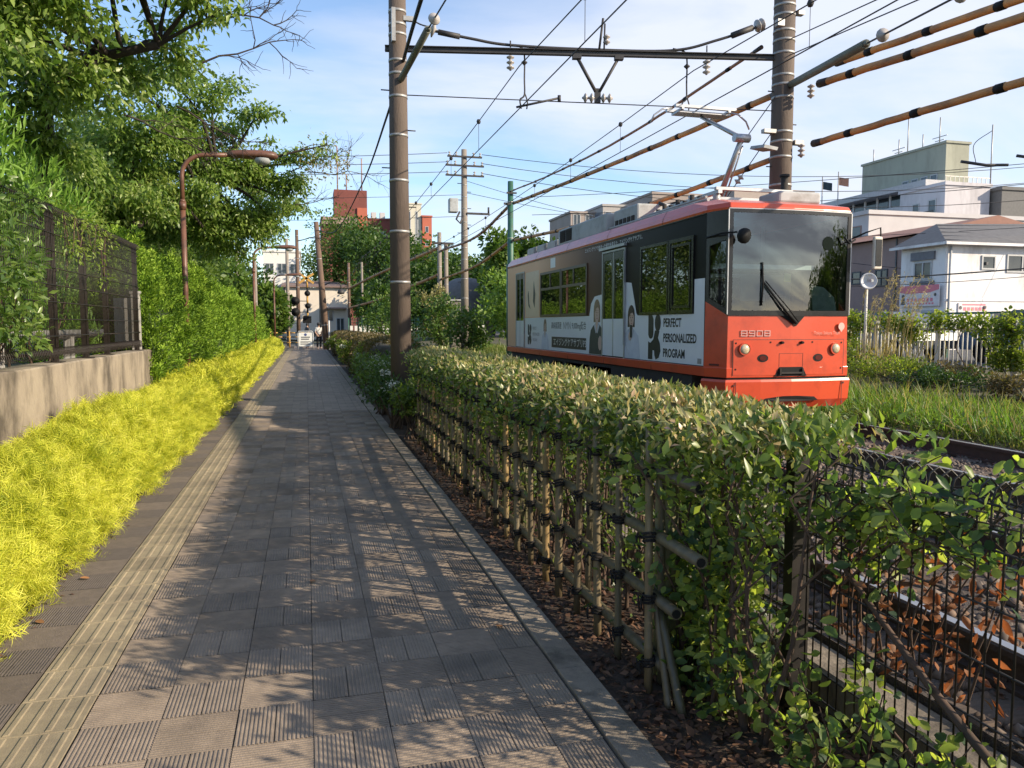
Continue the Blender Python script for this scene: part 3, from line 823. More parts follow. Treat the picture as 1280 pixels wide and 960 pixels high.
# mirrors
mr = MB(); mr.tube([W(-1.0, .35, 2.73), W(-.98, .0, 2.75), W(-.86, -.16, 2.75)], .012, 6); ma = mr.build('mirror_arm', M_rubber, tram)
mh = MB(); mh.lathe(W(-.82, -.22, 2.70), (.35, -1, -.2), [(-.06, .001), (-.05, .05), (-.02, .085), (.02, .095), (.05, .09), (.055, .001)], 14); mh.build('mirror_head', M_rubber, ma)
mr = MB(); mr.tube([W(.88, .02, 2.72), W(1.0, -.14, 2.80), W(1.17, -.20, 2.86), W(1.19, -.20, 2.6)], .011, 6); mr.tube([F(.72, 2.75, .06), F(.80, 2.66, .08), F(.92, 2.72, .05)], .013, 5)
ma = mr.build('mirror_arm', M_rubber, tram)
mh = MB(); mh.loft([[W(1.13 + x, y, 2.33 + z) for x, y in ((-.06, -.22), (.07, -.22), (.06, -.16), (-.05, -.16))] for z in (0, .04, .38, .42)], cap_top=True, cap_bot=True)
mm = mh.build('mirror_head', surf('mirror_cream', (.75, .66, .55), rough=.4), ma, bevel=.02)
mg = MB(); mg.bb(TX + 1.09, TX + 1.18, TY - .227, TY - .221, 2.37, 2.71); mg.build('mirror_glass', M_black, mm)

# chamfer corners: black upper with the cab's side windows
for s in (-1, 1):
    a = Vector(W(s * .875, .0, 0)); b = Vector(W(s * 1.00, .34, 0)); d = (b - a); L_ = d.length; d.normalize()
    out = Vector((s * abs(d.y), -abs(d.x), 0))
    def C(u, z, o_=0.0): p_ = a + d * (u * L_) + out * o_; return (p_.x, p_.y, z)
    cm = MB(); fr_ = [(0, 1.60, 0, 3.03)]
    # frame as four pieces round the opening
    zlo0, zlo1 = 1.735, 1.92     # lower edge slopes up toward the side
    outer = [(0, zlo0), (1, zlo1), (1, 3.05), (0, 3.05)]
    inner = [(.14, 1.83), (.86, 1.97), (.86, 2.62), (.14, 2.68)]
    for i in range(4):
        j = (i + 1) % 4
        cm.add([C(*outer[i]), C(*outer[j]), C(*inner[j]), C(*inner[i])], [(0, 1, 2, 3) if s > 0 else (3, 2, 1, 0)])
        cm.add([C(*inner[i]), C(*inner[j]), C(*inner[j], -.03), C(*inner[i], -.03)], [(0, 1, 2, 3)])
    cm.build('corner_frame', M_black, tram)
    cg = MB(); cg.add([C(*inner[i], -.012) for i in range(4)], [(0, 1, 2, 3) if s > 0 else (3, 2, 1, 0)]); cg.build('cab_window', M_cabglass, tram)
    cf = MB(); cf.add([C(0, zlo0 - .002, -.001), C(1, 1.735, -.001), C(1, zlo1, -.001)], [(0, 1, 2) if s > 0 else (2, 1, 0)]); cf.build('corner_panel', M_red, tram)
    cl = MB()
    for z0, z1, w_ in ((1.04, 1.055, .9),): cl.add([C(.3, 1.10, .016), C(.75, 1.10, .016), C(.75, 1.125, .016), C(.3, 1.125, .016)], [(0, 1, 2, 3) if s > 0 else (3, 2, 1, 0)])
    cl.build('corner_plate', M_seam, tram)

# --- side facing the path: prints, windows, doors (world Y positions)
SH = .15                               # the printed side sits this much nearer the nose than first measured
OS = (XS, 0, 0)
def sl_(mb, polyYZ, o_=0.0, th=.004):
    poly = [(SH - y, z) for y, z in polyYZ]
    ar = sum(poly[i][0] * poly[(i + 1) % len(poly)][1] - poly[(i + 1) % len(poly)][0] * poly[i][1] for i in range(len(poly)))
    if ar < 0: poly = poly[::-1]
    return mb.slab(poly, SIDE, (XS - o_, 0, 0), th)
def yz(y0, y1, z0, z1): return [(y0, z0), (y1, z0), (y1, z1), (y0, z1)]
def side(name, polys, mat, o_=.002, th=.003, parent=tram):
    mb = MB()
    for i, p_ in enumerate(polys if isinstance(polys[0], list) else [polys]): sl_(mb, p_, o_ + i * .0003, th)
    return mb.build(name, mat, parent)
white = side('white_wrap', [yz(9.13, 9.40, 1.09, 2.22), yz(9.40, 11.2, 1.09, 1.765),
                            [(11.2, 1.09), (11.68, 1.09), (11.68, 2.3), (11.45, 2.28), (11.33, 2.0), (11.25, 1.80), (11.2, 1.765)],
                            [(12.65, 1.09), (13.30, 1.09), (13.30, 1.8), (13.22, 2.0), (13.05, 2.12), (12.65, 2.15)], yz(13.3, 17.55, 1.09, 1.78)], M_white, .001, .002)
# windows: bands of glass with frames
def window(y0, y1, z0, z1, sash=None, fr=.05, mat_f=M_black):
    w_ = side('window', [yz(y0, y0 + fr, z0, z1), yz(y1 - fr, y1, z0, z1), yz(y0 + fr, y1 - fr, z0, z0 + fr), yz(y0 + fr, y1 - fr, z1 - fr, z1)], mat_f, .004, .016)
    side('pane', yz(y0 + fr, y1 - fr, z0 + fr, z1 - fr), M_sideglass, .003, .004, w_)
    if sash:
        side('sash', [yz(y0 + fr, y1 - fr, sash - .025, sash + .025), yz((y0 + y1) / 2 - .02, (y0 + y1) / 2 + .02, sash, z1 - fr)], mat_f, .007, .012, w_)
    return w_
window(9.42, 10.14, 1.77, 2.80)
side('sash', [yz(9.5, 9.53, 1.85, 2.72), yz(10.02, 10.05, 1.85, 2.72), yz(9.53, 10.02, 1.85, 1.885), yz(9.53, 10.02, 2.685, 2.72)], M_black, .009, .014, tram)
window(10.16, 11.10, 1.77, 2.80, fr=.04)
brown = surf('window_brown', (.075, .045, .032), (.09, .055, .04), rough=.35)
window(13.42, 14.90, 1.79, 2.74, 2.38, mat_f=brown)
window(14.92, 16.32, 1.79, 2.74, 2.38, mat_f=brown)
# doors
def door(y0, y1, leafs=2):
    fr_ = side('door_frame', [yz(y0 - .03, y0, 1.08, 2.86), yz(y1, y1 + .03, 1.08, 2.86), yz(y0, y1, 2.83, 2.86)], M_steel, .003, .02)
    w_ = (y1 - y0) / leafs
    for i in range(leafs):
        a, b = y0 + i * w_ + .006, y0 + (i + 1) * w_ - .006
        upper = M_black if y0 < 15 else brown
        d_ = side('door_leaf', [yz(a, b, 1.10, 1.72), ], M_white, .003, .012)
        side('door_upper', [yz(a, a + .07, 1.72, 2.82), yz(b - .07, b, 1.72, 2.82), yz(a + .07, b - .07, 2.70, 2.82)], upper, .003, .012, d_)
        side('door_glass', yz(a + .07, b - .07, 1.72 if leafs == 2 else 1.5, 2.70), M_sideglass, .003, .006, d_)
    side('door_seal', yz((y0 + y1) / 2 - .012, (y0 + y1) / 2 + .012, 1.1, 2.82), M_steel, .013, .005, fr_)
    return fr_
dfr = door(11.70, 12.63)
MB().bb(XS - .06, XS - .012, 11.47, 12.57, 2.88, 2.925).build('door_rail', M_steel, tram)
door(17.62, 18.30, 1)
side('grab_rail', [yz(11.64, 11.66, 1.3, 2.8)], M_steel, .03, .02)
# printed slogans
BI = surf('print_ink', (.018, .017, .018), rough=.45)
GD = surf('print_gold', (.55, .42, .10), rough=.45)
def stext(name, s, y, z, size, mat, sx=.85, off=.006, bold=0.0, align='LEFT'):
    return text(name, s, SIDE, (XS - off, y - SH, z), size, mat, tram, align=align, sx=sx, bold=bold)
stext('slogan', 'PERFECT', 10.30, 1.645, .168, BI, .84, bold=.0045)
stext('slogan', 'PERSONALIZED', 10.30, 1.430, .168, BI, .84, bold=.0045)
stext('slogan', 'PROGRAM', 10.30, 1.215, .168, BI, .84, bold=.0045)
# the emblem: a letter K made of rounded drops, as printed
def emblem(yc, zc_, h_):
    """yc: world Y of its left edge; h_: height"""
    u = h_ / 6.0
    def Q(x, z): return (yc - x * u, zc_ + z * u)
    polys = [[Q(0, 3), Q(0, .3)] + [Q(.8 + .8 * math.cos(a), .45 + .7 * math.sin(a)) for a in [math.pi + k * math.pi / 6 for k in range(7)]] + [Q(1.6, 2.4), Q(1.2, 2.9), Q(.6, 3.05)],
             [Q(2.9 + .9 * math.cos(k * math.pi / 9), 1.9 + 1.15 * math.sin(k * math.pi / 9)) for k in range(18)],
             [Q(0, -.6), Q(.7, -.8), Q(1.6, -.3), Q(2.1, .9), Q(3.4, .8), Q(3.0, -.1), Q(3.6, -.8), Q(3.8, -1.8), Q(3.3, -2.7), Q(2.4, -3), Q(2.0, -2.4), Q(1.9, -1.8), Q(1.4, -1.75), Q(1.35, -3), Q(0, -3)]]
    return side('emblem', polys, BI, .004, .002)
emblem(10.80, 1.44, .66)
# left hand block of print
dark_box = side('dark_label', yz(13.46, 15.52, 1.155, 1.375), M_bronze, .004, .002)
stext('slogan', 'エイジングケアサプリP3', 15.40, 1.262, .175, M_print_w, 1.02, .009)
stext('slogan', '高純度国産', 15.55, 1.60, .15, BI, .9)
stext('slogan', 'NMN', 14.78, 1.60, .21, M_print_g, .95)
stext('slogan', '9,000mg配合', 14.26, 1.595, .16, BI, .92)
emblem(17.32, 1.40, .46)
for k, s in enumerate(('PERFECT', 'PERSONALIZED', 'PROGRAM')): stext('slogan', s, 16.92, 1.54 - k * .13, .095, M_print_g, .8)
stext('slogan', 'エイジングケアで始まった続きを変えた、エイジングケアサプリ。', 13.55, 2.955, .085, M_print_w, 1.0)
side('mini_label', yz(12.72, 13.25, 1.46, 1.55), M_print_w, .006, .002)
side('owner_plate', [yz(9.18, 9.28, 1.11, 1.18)], M_print_g, .004, .003)
# people printed on the wrap: plain generic figures
def printed_person(yc, zb, s, facing, hair, top, skin=M_skinp):
    """yc centre, zb lower edge, s head height"""
    def E(cy, cz, a, b, n=16): return [(yc + s * (cy + a * math.cos(2 * math.pi * k / n)), zb + s * (cz + b * math.sin(2 * math.pi * k / n))) for k in range(n)]
    def Q(*p): return [(yc + s * a, zb + s * b) for a, b in p]
    side('printed_hair', [E(.02, 2.32, .47, .62), Q((-.46, 1.72), (.50, 1.72), (.49, 2.4), (-.45, 2.4))], hair, .0045, .0015)
    side('printed_clothes', [Q((-1.12, 0), (1.15, 0), (1.08, .8), (.92, 1.28), (.55, 1.52), (.22, 1.66), (-.2, 1.66), (-.5, 1.52), (-.9, 1.26), (-1.05, .8))], top, .0066, .0015)
    side('printed_face', [E(-.04, 2.20, .33, .50), Q((-.17, 1.35), (0, 1.18), (.17, 1.35), (.19, 1.95), (-.19, 1.95))], skin, .0085, .0015)
    side('printed_fringe', [Q((-.36, 2.36), (-.18, 2.52), (.10, 2.46), (.31, 2.20), (.40, 2.40), (.28, 2.74), (-.06, 2.84), (-.32, 2.68))], hair, .0105, .0015)
    side('printed_features', [E(-.19, 2.24, .055, .028, 8), E(.07, 2.24, .055, .028, 8), Q((-.27, 2.32), (-.12, 2.34), (-.12, 2.36), (-.27, 2.345)), Q((.0, 2.34), (.16, 2.32), (.16, 2.345), (.0, 2.36)), Q((-.09, 2.04), (-.02, 2.03), (-.05, 2.16))], hair, .0122, .001)
    side('printed_mouth', E(-.06, 1.92, .10, .03, 8), surf('print_lip', (.40, .16, .14), rough=.5), .0122, .001)
    side('printed_collar', [Q((-.42, 1.56), (-.20, 1.66), (-.02, 1.16), (-.12, 1.12)), Q((.42, 1.56), (.20, 1.66), (.02, 1.16), (.12, 1.12))], surf('print_collar', (.5, .52, .56), rough=.5), .0102, .001)
printed_person(11.43, 1.095, .285, 1, M_hairp, M_shirtp)
side('printed_bottle', yz(11.38, 11.46, 1.42, 1.62), BI, .014, .002)
side('printed_hand', [[(11.46 + .06 * math.cos(k * .7), 1.44 + .07 * math.sin(k * .7)) for k in range(9)]], M_skinp, .0135, .001)
printed_person(12.92, 1.10, .33, 1, surf('print_hair2', (.30, .2, .1), (.2, .13, .07), rough=.5, scale=25), surf('print_jacket', (.035, .04, .032), (.05, .055, .045), rough=.5))
side('printed_hand', [[(12.75 + .09 * math.cos(k * .7), 1.30 + .13 * math.sin(k * .7)) for k in range(9)]], M_skinp, .012, .002)
printed_person(15.98, 1.10, .22, 1, surf('print_hair2', (.3, .2, .1)), M_shirtp)
side('film_label', [yz(16.45, 17.50, 1.80, 2.82)], surf('print_peach', (.80, .60, .44), (.74, .54, .39), rough=.3), .003, .002)  # peach tone partly paints in the sunlit wall mirrored at the tail
side('printed_stroke', [[(16.78, 2.0), (16.9, 2.15), (16.84, 2.6), (16.72, 2.3)], [(17.32, 2.3), (17.26, 2.05), (17.1, 1.98), (17.2, 2.1), (17.26, 2.4)]], M_bronze, .0055, .002)
side('destination_print', [[(15.62, 2.80), (15.30, 2.80), (15.30, 3.0), (15.62, 3.0)]], M_print_w, .003, .002)

M_grime = surf('grime', (.10, .05, .03), (.16, .06, .035), rough=.8, scale=14)
jn = MB()
for k in range(5):
    y = TY + 1.9 + k * 1.9
    jn.bb(XS - .013, XS - .0105, y, y + .012, .957, 1.078)
jn.build('sill_joint', M_grime, tram)
for k in range(4):
    y = TY + 1.6 + k * 2.1
    MB().loft([[W(-1.003, y - TY, 3.05), W(-1.003, y - TY + .012, 3.05)], [W(-1.008, y - TY, 3.078), W(-1.008, y - TY + .012, 3.078)], [W(-.993, y - TY, 3.138), W(-.993, y - TY + .012, 3.138)], [W(-.933, y - TY, 3.238), W(-.933, y - TY + .012, 3.238)]], closed=False).build('roof_joint', M_grime, tram)
MB().bb(XS - .012, XS - .002, TY + .36, TY + LEN - .36, 3.03, 3.043).build('drip_rail', M_black, tram)
MB().bb(XS - .012, XS - .002, TY + .36, TY + LEN - .36, 1.082, 1.090).build('lower_seal', M_rubber, tram)
# --- underframe, bogies
uf = MB(); uf.bb(TX - .98, TX + .98, TY + .7, TY + LEN - .6, .62, .95); uf.build('underframe', M_under, tram)
wh = MB(); 
M_box = surf('equip_grey', (.20, .18, .155), (.12, .105, .09), rough=.75, scale=4, stain=(.06, .05, .04), stain_scale=3)
for y0, y1 in ((13.2, 14.5), (12.15, 13.0), (14.7, 15.3)):
    b_ = MB(); b_.bb(XS + .02, XS + .5, y0, y1, .50, .90); bx = b_.build('equipment_box', M_box, tram, bevel=.015)
    h = MB(); h.bb(XS + .005, XS + .02, y0 + .06, y0 + .1, .64, .76).bb(XS + .005, XS + .02, y1 - .1, y1 - .06, .64, .76); h.build('latch', M_under, bx)
for yb in (TY + 2.0, TY + LEN - 2.1):
    for s in (-1, 1):
        f_ = MB(); x = TX + s * .88
        f_.bb(x - .05, x + .05, yb - 1.1, yb + 1.1, .58, .72).bb(x - .07, x + .07, yb - .25, yb + .25, .50, .80)
        bg_ = f_.build('bogie_frame', M_under, tram, bevel=.015)
        for dy in (-.8, .8):
            w_ = MB(); xx = TX + .1 + s * .70
            w_.lathe((xx - .06 * s, yb + dy, .36 + .30), (s, 0, 0), [(0, .001), (0, .32), (.03, .32), (.031, .305), (.13, .30), (.131, .25), (.11, .24), (.11, .1), (.16, .09), (.16, .001)], 24)
            w_.build('wheel', M_rail, bg_)
            c_ = MB(); c_.cyl((x + s * .04, yb + dy, .66), (x + s * .12, yb + dy, .66), .10, .08, 12).bb(x - .03, x + .1, yb + dy - .12, yb + dy + .12, .58, .74); c_.build('axle_box', M_box, bg_)
        for dy in (-.35, .35):
            c_ = MB(); c_.cyl((x + s * .06, yb + dy, .50), (x + s * .06, yb + dy, .82), .07, n=10); c_.build('spring', M_box, bg_)

# --- roof equipment
def rbox(name, x0, x1, y0, y1, z0, z1, mat=M_grey, bev=.03): return MB().bb(TX + x0, TX + x1, y0, y1, z0, z1).build(name, mat, tram, bevel=bev)
ac = rbox('air_conditioner', -.80, .80, 12.9, 15.6, 3.25, 3.60)
for k in range(2):
    v = MB()
    for j in range(6): v.bb(TX - .815, TX - .80, 14.75 + k * .38, 15.05 + k * .38, 3.34 + j * .035, 3.36 + j * .035)
    v.bb(TX - .803, TX - .8005, 14.72 + k * .38, 15.08 + k * .38, 3.32, 3.56)
    v.build('vent_grille', M_under, ac)
e1 = rbox('resistor_box', -.72, .72, 11.75, 12.75, 3.26, 3.60)
for k in range(5): MB().bb(TX - .735, TX - .72, 11.85 + k * .17, 11.96 + k * .17, 3.33, 3.42).build('vent_slot', M_under, e1)
for y0, y1 in ((15.9, 16.6), (16.7, 17.4), (17.5, 18.2)):
    b_ = rbox('roof_case', -.72, .4, y0, y1, 3.26, 3.46)
    MB().bb(TX - .745, TX - .72, y0 + .08, y1 - .08, 3.29, 3.43).build('case_lid', surf('case_pale', (.5, .5, .48), rough=.6), b_)
# pantograph
pg = MB()
for x in (-.55, .55): pg.bb(TX + .1 + x - .03, TX + .1 + x + .03, 9.6, 11.3, 3.42, 3.47)
for y in (9.65, 10.4, 11.2): pg.bb(TX - .5, TX + .7, y - .03, y + .03, 3.47, 3.51)
pan = pg.build('pantograph', M_steel, tram)
for x in (-.45, .65):
    for y in (9.7, 11.2):
        MB().lathe((TX + x, y, 3.27), (0, 0, 1), [(0, .05), (.03, .07), (.05, .045), (.08, .07), (.10, .045), (.13, .06), (.15, .03)], 12).build('insulator', surf('porcelain', (.35, .36, .35), rough=.3), pan)
MB().cyl((TX + .1, 10.6, 3.52), (TX + .1, 10.0, 4.28), .045, .035, 10).build('lower_arm', M_steel, pan)
MB().cyl((TX + .1, 10.0, 4.28), (TX + .1, 11.2, 4.88), .035, .025, 10).cyl((TX - .02, 10.0, 4.28), (TX + .22, 10.0, 4.28), .06, n=10).cyl((TX + .18, 10.1, 4.2), (TX + .18, 10.55, 3.55), .014, n=6).build('upper_arm', M_steel, pan)
hd = MB()
for y in (11.05, 11.35): hd.bb(TX - .42, TX + .62, y - .03, y + .03, 4.96, 5.0)
hd.bb(TX - .35, TX + .55, 11.08, 11.32, 4.90, 4.93)
for s in (-1, 1): hd.tube([(TX + .1 + s * .5, 11.2, 4.98), (TX + .1 + s * .66, 11.2, 4.96), (TX + .1 + s * .8, 11.2, 4.86), (TX + .1 + s * .86, 11.2, 4.74)], .014, 6)
for x in (-.3, .5): hd.bb(TX + x - .02, TX + x + .02, 11.02, 11.38, 4.93, 4.96)
hd.build('collector_head', M_steel, pan)
MB().tube([(TX - .35, 10.9, 3.5), (TX - .30, 11.6, 3.55), (TX - .3, 11.8, 3.62)], .03, 6).build('roof_cable', M_under, tram)
MB().tube([(TX + .4, 10.9, 3.5), (TX + .3, 11.6, 3.55), (TX + .3, 11.8, 3.62)], .03, 6).build('roof_cable', M_under, tram)
for k in range(7): MB().cyl((TX - .6, 9.9 + k * .22, 3.28), (TX - .6, 9.9 + k * .22, 3.42 + .05 * (k % 2)), .035, n=8).build('bushing', M_under, tram)
rr = MB()
rr.tube([(TX - .74, 9.4, 3.29), (TX - .74, 12.9, 3.31)], .025, 6); rr.build('roof_rail', M_grey, tram)
MB().tube([(TX - .66, 9.6, 3.36), (TX - .66, 11.7, 3.36)], .02, 6).build('roof_rail', M_grey, tram)
MB().cyl((TX + .75, 9.9, 3.25), (TX + .75, 9.9, 3.75), .05, n=10).lathe((TX + .75, 9.9, 3.75), (0, 0, 1), [(0, .07), (.03, .07), (.04, .001)], 10).build('arrester', M_under, tram)
rbox('roof_case', .2, .85, 9.2, 9.7, 3.26, 3.42)
# ================================================================== POLES AND WIRES
M_pole = surf('pole_concrete', (.125, .092, .072), (.09, .068, .054), rough=.85, scale=3, detail=7, stretch=(1, 1, .25), bump=.3, bscale=40, stain=(.07, .05, .04), stain_scale=2)
M_pole2 = surf('pole_grey', (.26, .22, .18), (.19, .165, .14), rough=.85, scale=3, stretch=(1, 1, .3))
M_band = surf('band_steel', (.42, .41, .39), (.30, .29, .28), rough=.5, metal=.5, scale=12)
M_wood = surf('pole_wood', (.16, .10, .07), (.10, .066, .048), rough=.9, scale=3, stretch=(1, 1, .2), bump=.3)
M_iron = surf('iron', (.035, .034, .036), (.055, .05, .05), rough=.6, metal=.2, scale=6)
M_wire = surf('wire', (.03, .03, .032), (.045, .042, .042), rough=.6, scale=3)
M_porc = surf('porcelain_pale', (.42, .39, .36), (.34, .31, .29), rough=.3, scale=4)
M_tube = surf('tube_orange', (.58, .28, .09), (.45, .215, .075), rough=.65, scale=4, stretch=(1, .5, 1), stain=(.17, .10, .06), stain_scale=3, stain_pos=(.45, .7))
M_tubeb = surf('tube_brown', (.33, .15, .08), (.25, .12, .07), rough=.6, scale=5)
M_green = surf('green_steel', (.035, .13, .085), (.028, .10, .066), rough=.5, scale=3, stain=(.05, .06, .04), stain_scale=3)
M_guard = surf('guard_grey', (.17, .175, .135), (.13, .135, .105), rough=.6, scale=5)
def pole(name, x, y, z0, z1, r0, r1, mat, label, bands=(), lean=(0, 0), group='concrete poles along the tramway', cat='pole'):
    t = thing(name, label, cat, (x, y, z0), group)
    def ax(z): k = (z - z0) / (z1 - z0); return (x + lean[0] * k, y + lean[1] * k, z)
    def rad(z): return r0 + (r1 - r0) * (z - z0) / (z1 - z0)
    MB().cyl(ax(z0), ax(z1), r0, r1, 18).build('shaft', mat, t)
    for z in bands:
        MB().cyl(ax(z - .02), ax(z + .02), rad(z) + .006, n=18).build('band', M_band, t)
    return t, ax, rad
def insul(p, d, r=.06, n=3, L=.16):
    """a stack of porcelain discs along d"""
    m_ = MB(); prof = [(0, .015)]
    for i in range(n):
        a = L * (i + .1) / n; prof += [(a, .02), (a + L * .3 / n, r), (a + L * .45 / n, r * .95), (a + L * .7 / n, .022)]
    prof += [(L, .015), (L, .001)]
    return m_.lathe(p, d, prof, 12)
LP = pole('overhead_line_pole', 1.47, 12.5, 0, 8.2, .175, .125, M_pole, 'brown concrete pole rising from the flower shrubs beside the path', [2.3, 3.1, 3.9, 4.6, 5.2, 5.55, 5.75, 6.15, 6.3, 6.5, 7.0])
RP = pole('overhead_line_pole', 7.58, 11.3, .2, 8.4, .185, .165, M_pole, 'thick dark pole behind the tram holding the orange striped tubes', [3.9, 4.35, 4.6, 4.75, 5.3, 5.5, 5.65, 6.0, 6.2, 6.35, 6.6, 6.75, 6.95])
# climbing pegs and brackets on both
for t, x, y, zs in ((LP[0], 1.47, 12.5, (3.0, 3.5, 4.1, 4.7, 5.3)), (RP[0], 7.58, 11.3, (4.2, 4.9, 5.4))):
    for i, z in enumerate(zs):
        s = 1 if i % 2 else -1
        MB().cyl((x + s * .12, y, z), (x + s * .27, y, z), .010, n=6).build('climbing_peg', M_iron, t)
for q_ in ((1.36, 1.42, 12.30, 12.40, 6.0, 6.5), (1.55, 1.75, 12.38, 12.44, 6.35, 6.42)): MB().bb(*q_).build('bracket', M_band, LP[0])
for q_ in ((7.30, 7.42, 11.05, 11.15, 6.35, 6.45), (7.2, 7.42, 11.2, 11.3, 4.72, 4.78), (7.74, 7.90, 11.15, 11.25, 4.55, 4.62), (7.74, 7.85, 11.15, 11.25, 6.6, 6.66)): MB().bb(*q_).build('bracket', M_band, RP[0])
lb = MB(); lb.loft([[(7.12 + u, 10.9, 4.40 + v) for u, v in ((-.12, 0), (.12, -.03), (.14, .02), (-.1, .05))], [(7.12 + u, 11.3, 4.46 + v) for u, v in ((-.12, 0), (.12, -.03), (.14, .02), (-.1, .05))]], cap_top=True, cap_bot=True)
lb.build('small_lamp', M_grey, RP[0])
for p, d in (((7.82, 11.1, 4.55), (0, 0, -1)), ((7.86, 10.95, 5.45), (0, 0, -1))):
    insul(p, d, .06, 3, .22).build('insulator', M_porc, RP[0])
# crossbeam between the poles
def mixp(k): return Vector((1.44 + (7.55 - 1.44) * k, 12.5 - 1.2 * k, 5.91))
bd = (mixp(1) - mixp(0)).normalized(); rzb = math.atan2(bd.y, bd.x)
beam = thing('overhead_beam', 'dark steel beam with a V bracket spanning both tracks between two poles', 'beam', mixp(.5))
m_ = MB(); m_.box(mixp(.495), (6.5, .08, .012), rzb).box(mixp(.495) + Vector((0, 0, .075)), (6.5, .08, .012), rzb).box(mixp(.495) + Vector((0, 0, .0375)), (6.5, .012, .066), rzb); m_.build('girder', M_iron, beam)
vc = mixp(.515)
m_ = MB(); m_.cyl(vc + bd * -.34 + Vector((0, 0, -.02)), vc + bd * -.03 + Vector((0, 0, -.56)), .028, n=6).cyl(vc + bd * .34 + Vector((0, 0, -.02)), vc + bd * .03 + Vector((0, 0, -.56)), .028, n=6)
m_.box(vc + Vector((0, 0, -.62)), (.10, .03, .22), rzb).box(vc + bd * -.34 + Vector((0, 0, -.03)), (.14, .1, .06), rzb).box(vc + bd * .34 + Vector((0, 0, -.03)), (.14, .1, .06), rzb); m_.build('v_bracket', M_iron, beam)
m_ = MB(); m_.cyl(vc + bd * .02 + Vector((0, 0, .09)), vc + bd * .08 + Vector((0, 0, .58)), .02, n=6).cyl(vc + bd * .10 + Vector((0, 0, .09)), vc + bd * .11 + Vector((0, 0, .5)), .015, n=6); m_.build('upright', M_iron, beam)
insul(vc + bd * .14 + Vector((0, 0, .33)), (0, 0, -1), .06, 2, .16).build('insulator', M_porc, beam)
for k in (.29, .80):
    q_ = mixp(k); insul(q_ + Vector((0, 0, -.02)), (0, 0, -1), .065, 3, .24).build('insulator', M_porc, beam)
    MB().cyl(q_ + Vector((0, 0, .1)), q_ + Vector((0, 0, .2)), .012, n=6).build('bolt', M_iron, beam)
for s in (-1, 1): insul(vc + bd * .05 * s + Vector((0, 0, -.66)), bd * s, .075, 2, .20).build('insulator', M_porc, beam)

def catmull(pts, n=8):
    pts = [Vector(p) for p in pts]
    if len(pts) < 3: return pts
    out = []
    P_ = [pts[0] * 2 - pts[1]] + pts + [pts[-1] * 2 - pts[-2]]
    for i in range(1, len(P_) - 2):
        for k in range(n):
            t = k / n
            a, b, c, d = P_[i - 1], P_[i], P_[i + 1], P_[i + 2]
            out.append(.5 * ((2 * b) + (c - a) * t + (2 * a - 5 * b + 4 * c - d) * t * t + (3 * b - a - 3 * c + d) * t ** 3))
    return out + [pts[-1]]
def sagline(a, b, sag, n=14):
    a = Vector(a); b = Vector(b)
    return [a.lerp(b, k / n) - Vector((0, 0, 4 * sag * (k / n) * (1 - k / n))) for k in range(n + 1)]
def wire(name, label, pts, r, mat=None, cat='wire', group='overhead wires', n=5):
    o = MB().tube(pts, r, n).build(name, mat or M_wire); return tag(o, label, cat, group)
# contact wires with their messengers and droppers
def catenary(x, label1, label2, ybeam):
    spans = [ybeam - 36, ybeam, ybeam + 36, ybeam + 72]
    c = thing('contact_wire', label1, 'wire', (x, 0, 5.06), 'overhead wires')
    MB().tube([(x, y, 5.06) for y in (ybeam - 36, -5, 0, 5, 10, 20, 40, 90)], .009, 5).build('wire', M_wire, c)
    mz = []
    mpts = []
    for i in range(3):
        for k in range(12):
            y = spans[i] + 3 * k; u = k / 12
            mpts.append((x, y, 5.72 - .75 * 4 * u * (1 - u) * .5 + .0))
    m_ = thing('messenger_wire', label2, 'wire', (x, 0, 5.7), 'overhead wires')
    MB().tube(mpts, .009, 5).build('wire', M_wire, m_)
    for i, (px, py, pz) in enumerate(mpts):
        if i % 1 == 0 and -4 < py < 60 and abs(py - ybeam) > 1:
            d_ = MB(); d_.cyl((px, py, pz), (px, py, 5.06), .0045, n=4); d_.build('dropper', M_wire, m_)
            MB().lathe((px, py, pz - .05), (0, 0, 1), [(0, .001), (.01, .03), (.05, .045), (.09, .03), (.1, .001)], 8).build('clamp', M_iron, m_)
catenary(3.35, 'contact wire running over the empty track', 'messenger wire sagging above the empty track', 12.12)
catenary(6.13, 'contact wire that the tram pantograph presses against', 'messenger wire sagging above the tram', 11.6)
# span wire below the beam
wire('span_wire', 'thin span wire stretched across under the beam', sagline((1.56, 12.48, 5.24), (7.45, 11.32, 5.1), .0), .009)
o = thing('pull_off_arm', 'slanted registration arm between span wire and contact wire over the empty track', 'arm', (3.35, 12.1, 5.1))
MB().cyl((3.30, 12.12, 5.08), (3.98, 12.0, 5.24), .018, n=7).build('rod', M_iron, o)
MB().cyl((3.98, 12.0, 5.18), (3.98, 12.0, 5.28), .028, n=8).build('clamp', M_iron, o)
# feeder cable above the beam with its drop leads
fe = thing('feeder_cable', 'black feeder cable drooping over the beam from pole to pole', 'cable', (4.5, 12, 6.1), 'overhead wires')
MB().tube(catmull([(2.02, 12.3, 6.20), (2.6, 12.25, 6.12), (3.2, 12.2, 6.06), (4.5, 12.0, 6.04), (5.8, 11.7, 6.04), (6.5, 11.5, 6.20), (7.25, 11.35, 6.46)]), .022, 6).build('cable', M_iron, fe)
MB().cyl((2.08, 12.3, 6.19), (2.42, 12.27, 6.14), .045, n=8).build('sleeve', M_iron, fe)
MB().cyl((6.72, 11.45, 6.27), (7.05, 11.38, 6.40), .05, n=8).build('sleeve', M_iron, fe)
insul((1.95, 12.3, 6.24), (.8, 0, -.2), .13, 1, .12).build('insulator', M_porc, fe)
insul((7.10, 11.37, 6.42), (.8, 0, .3), .10, 2, .16).build('insulator', M_porc, fe)
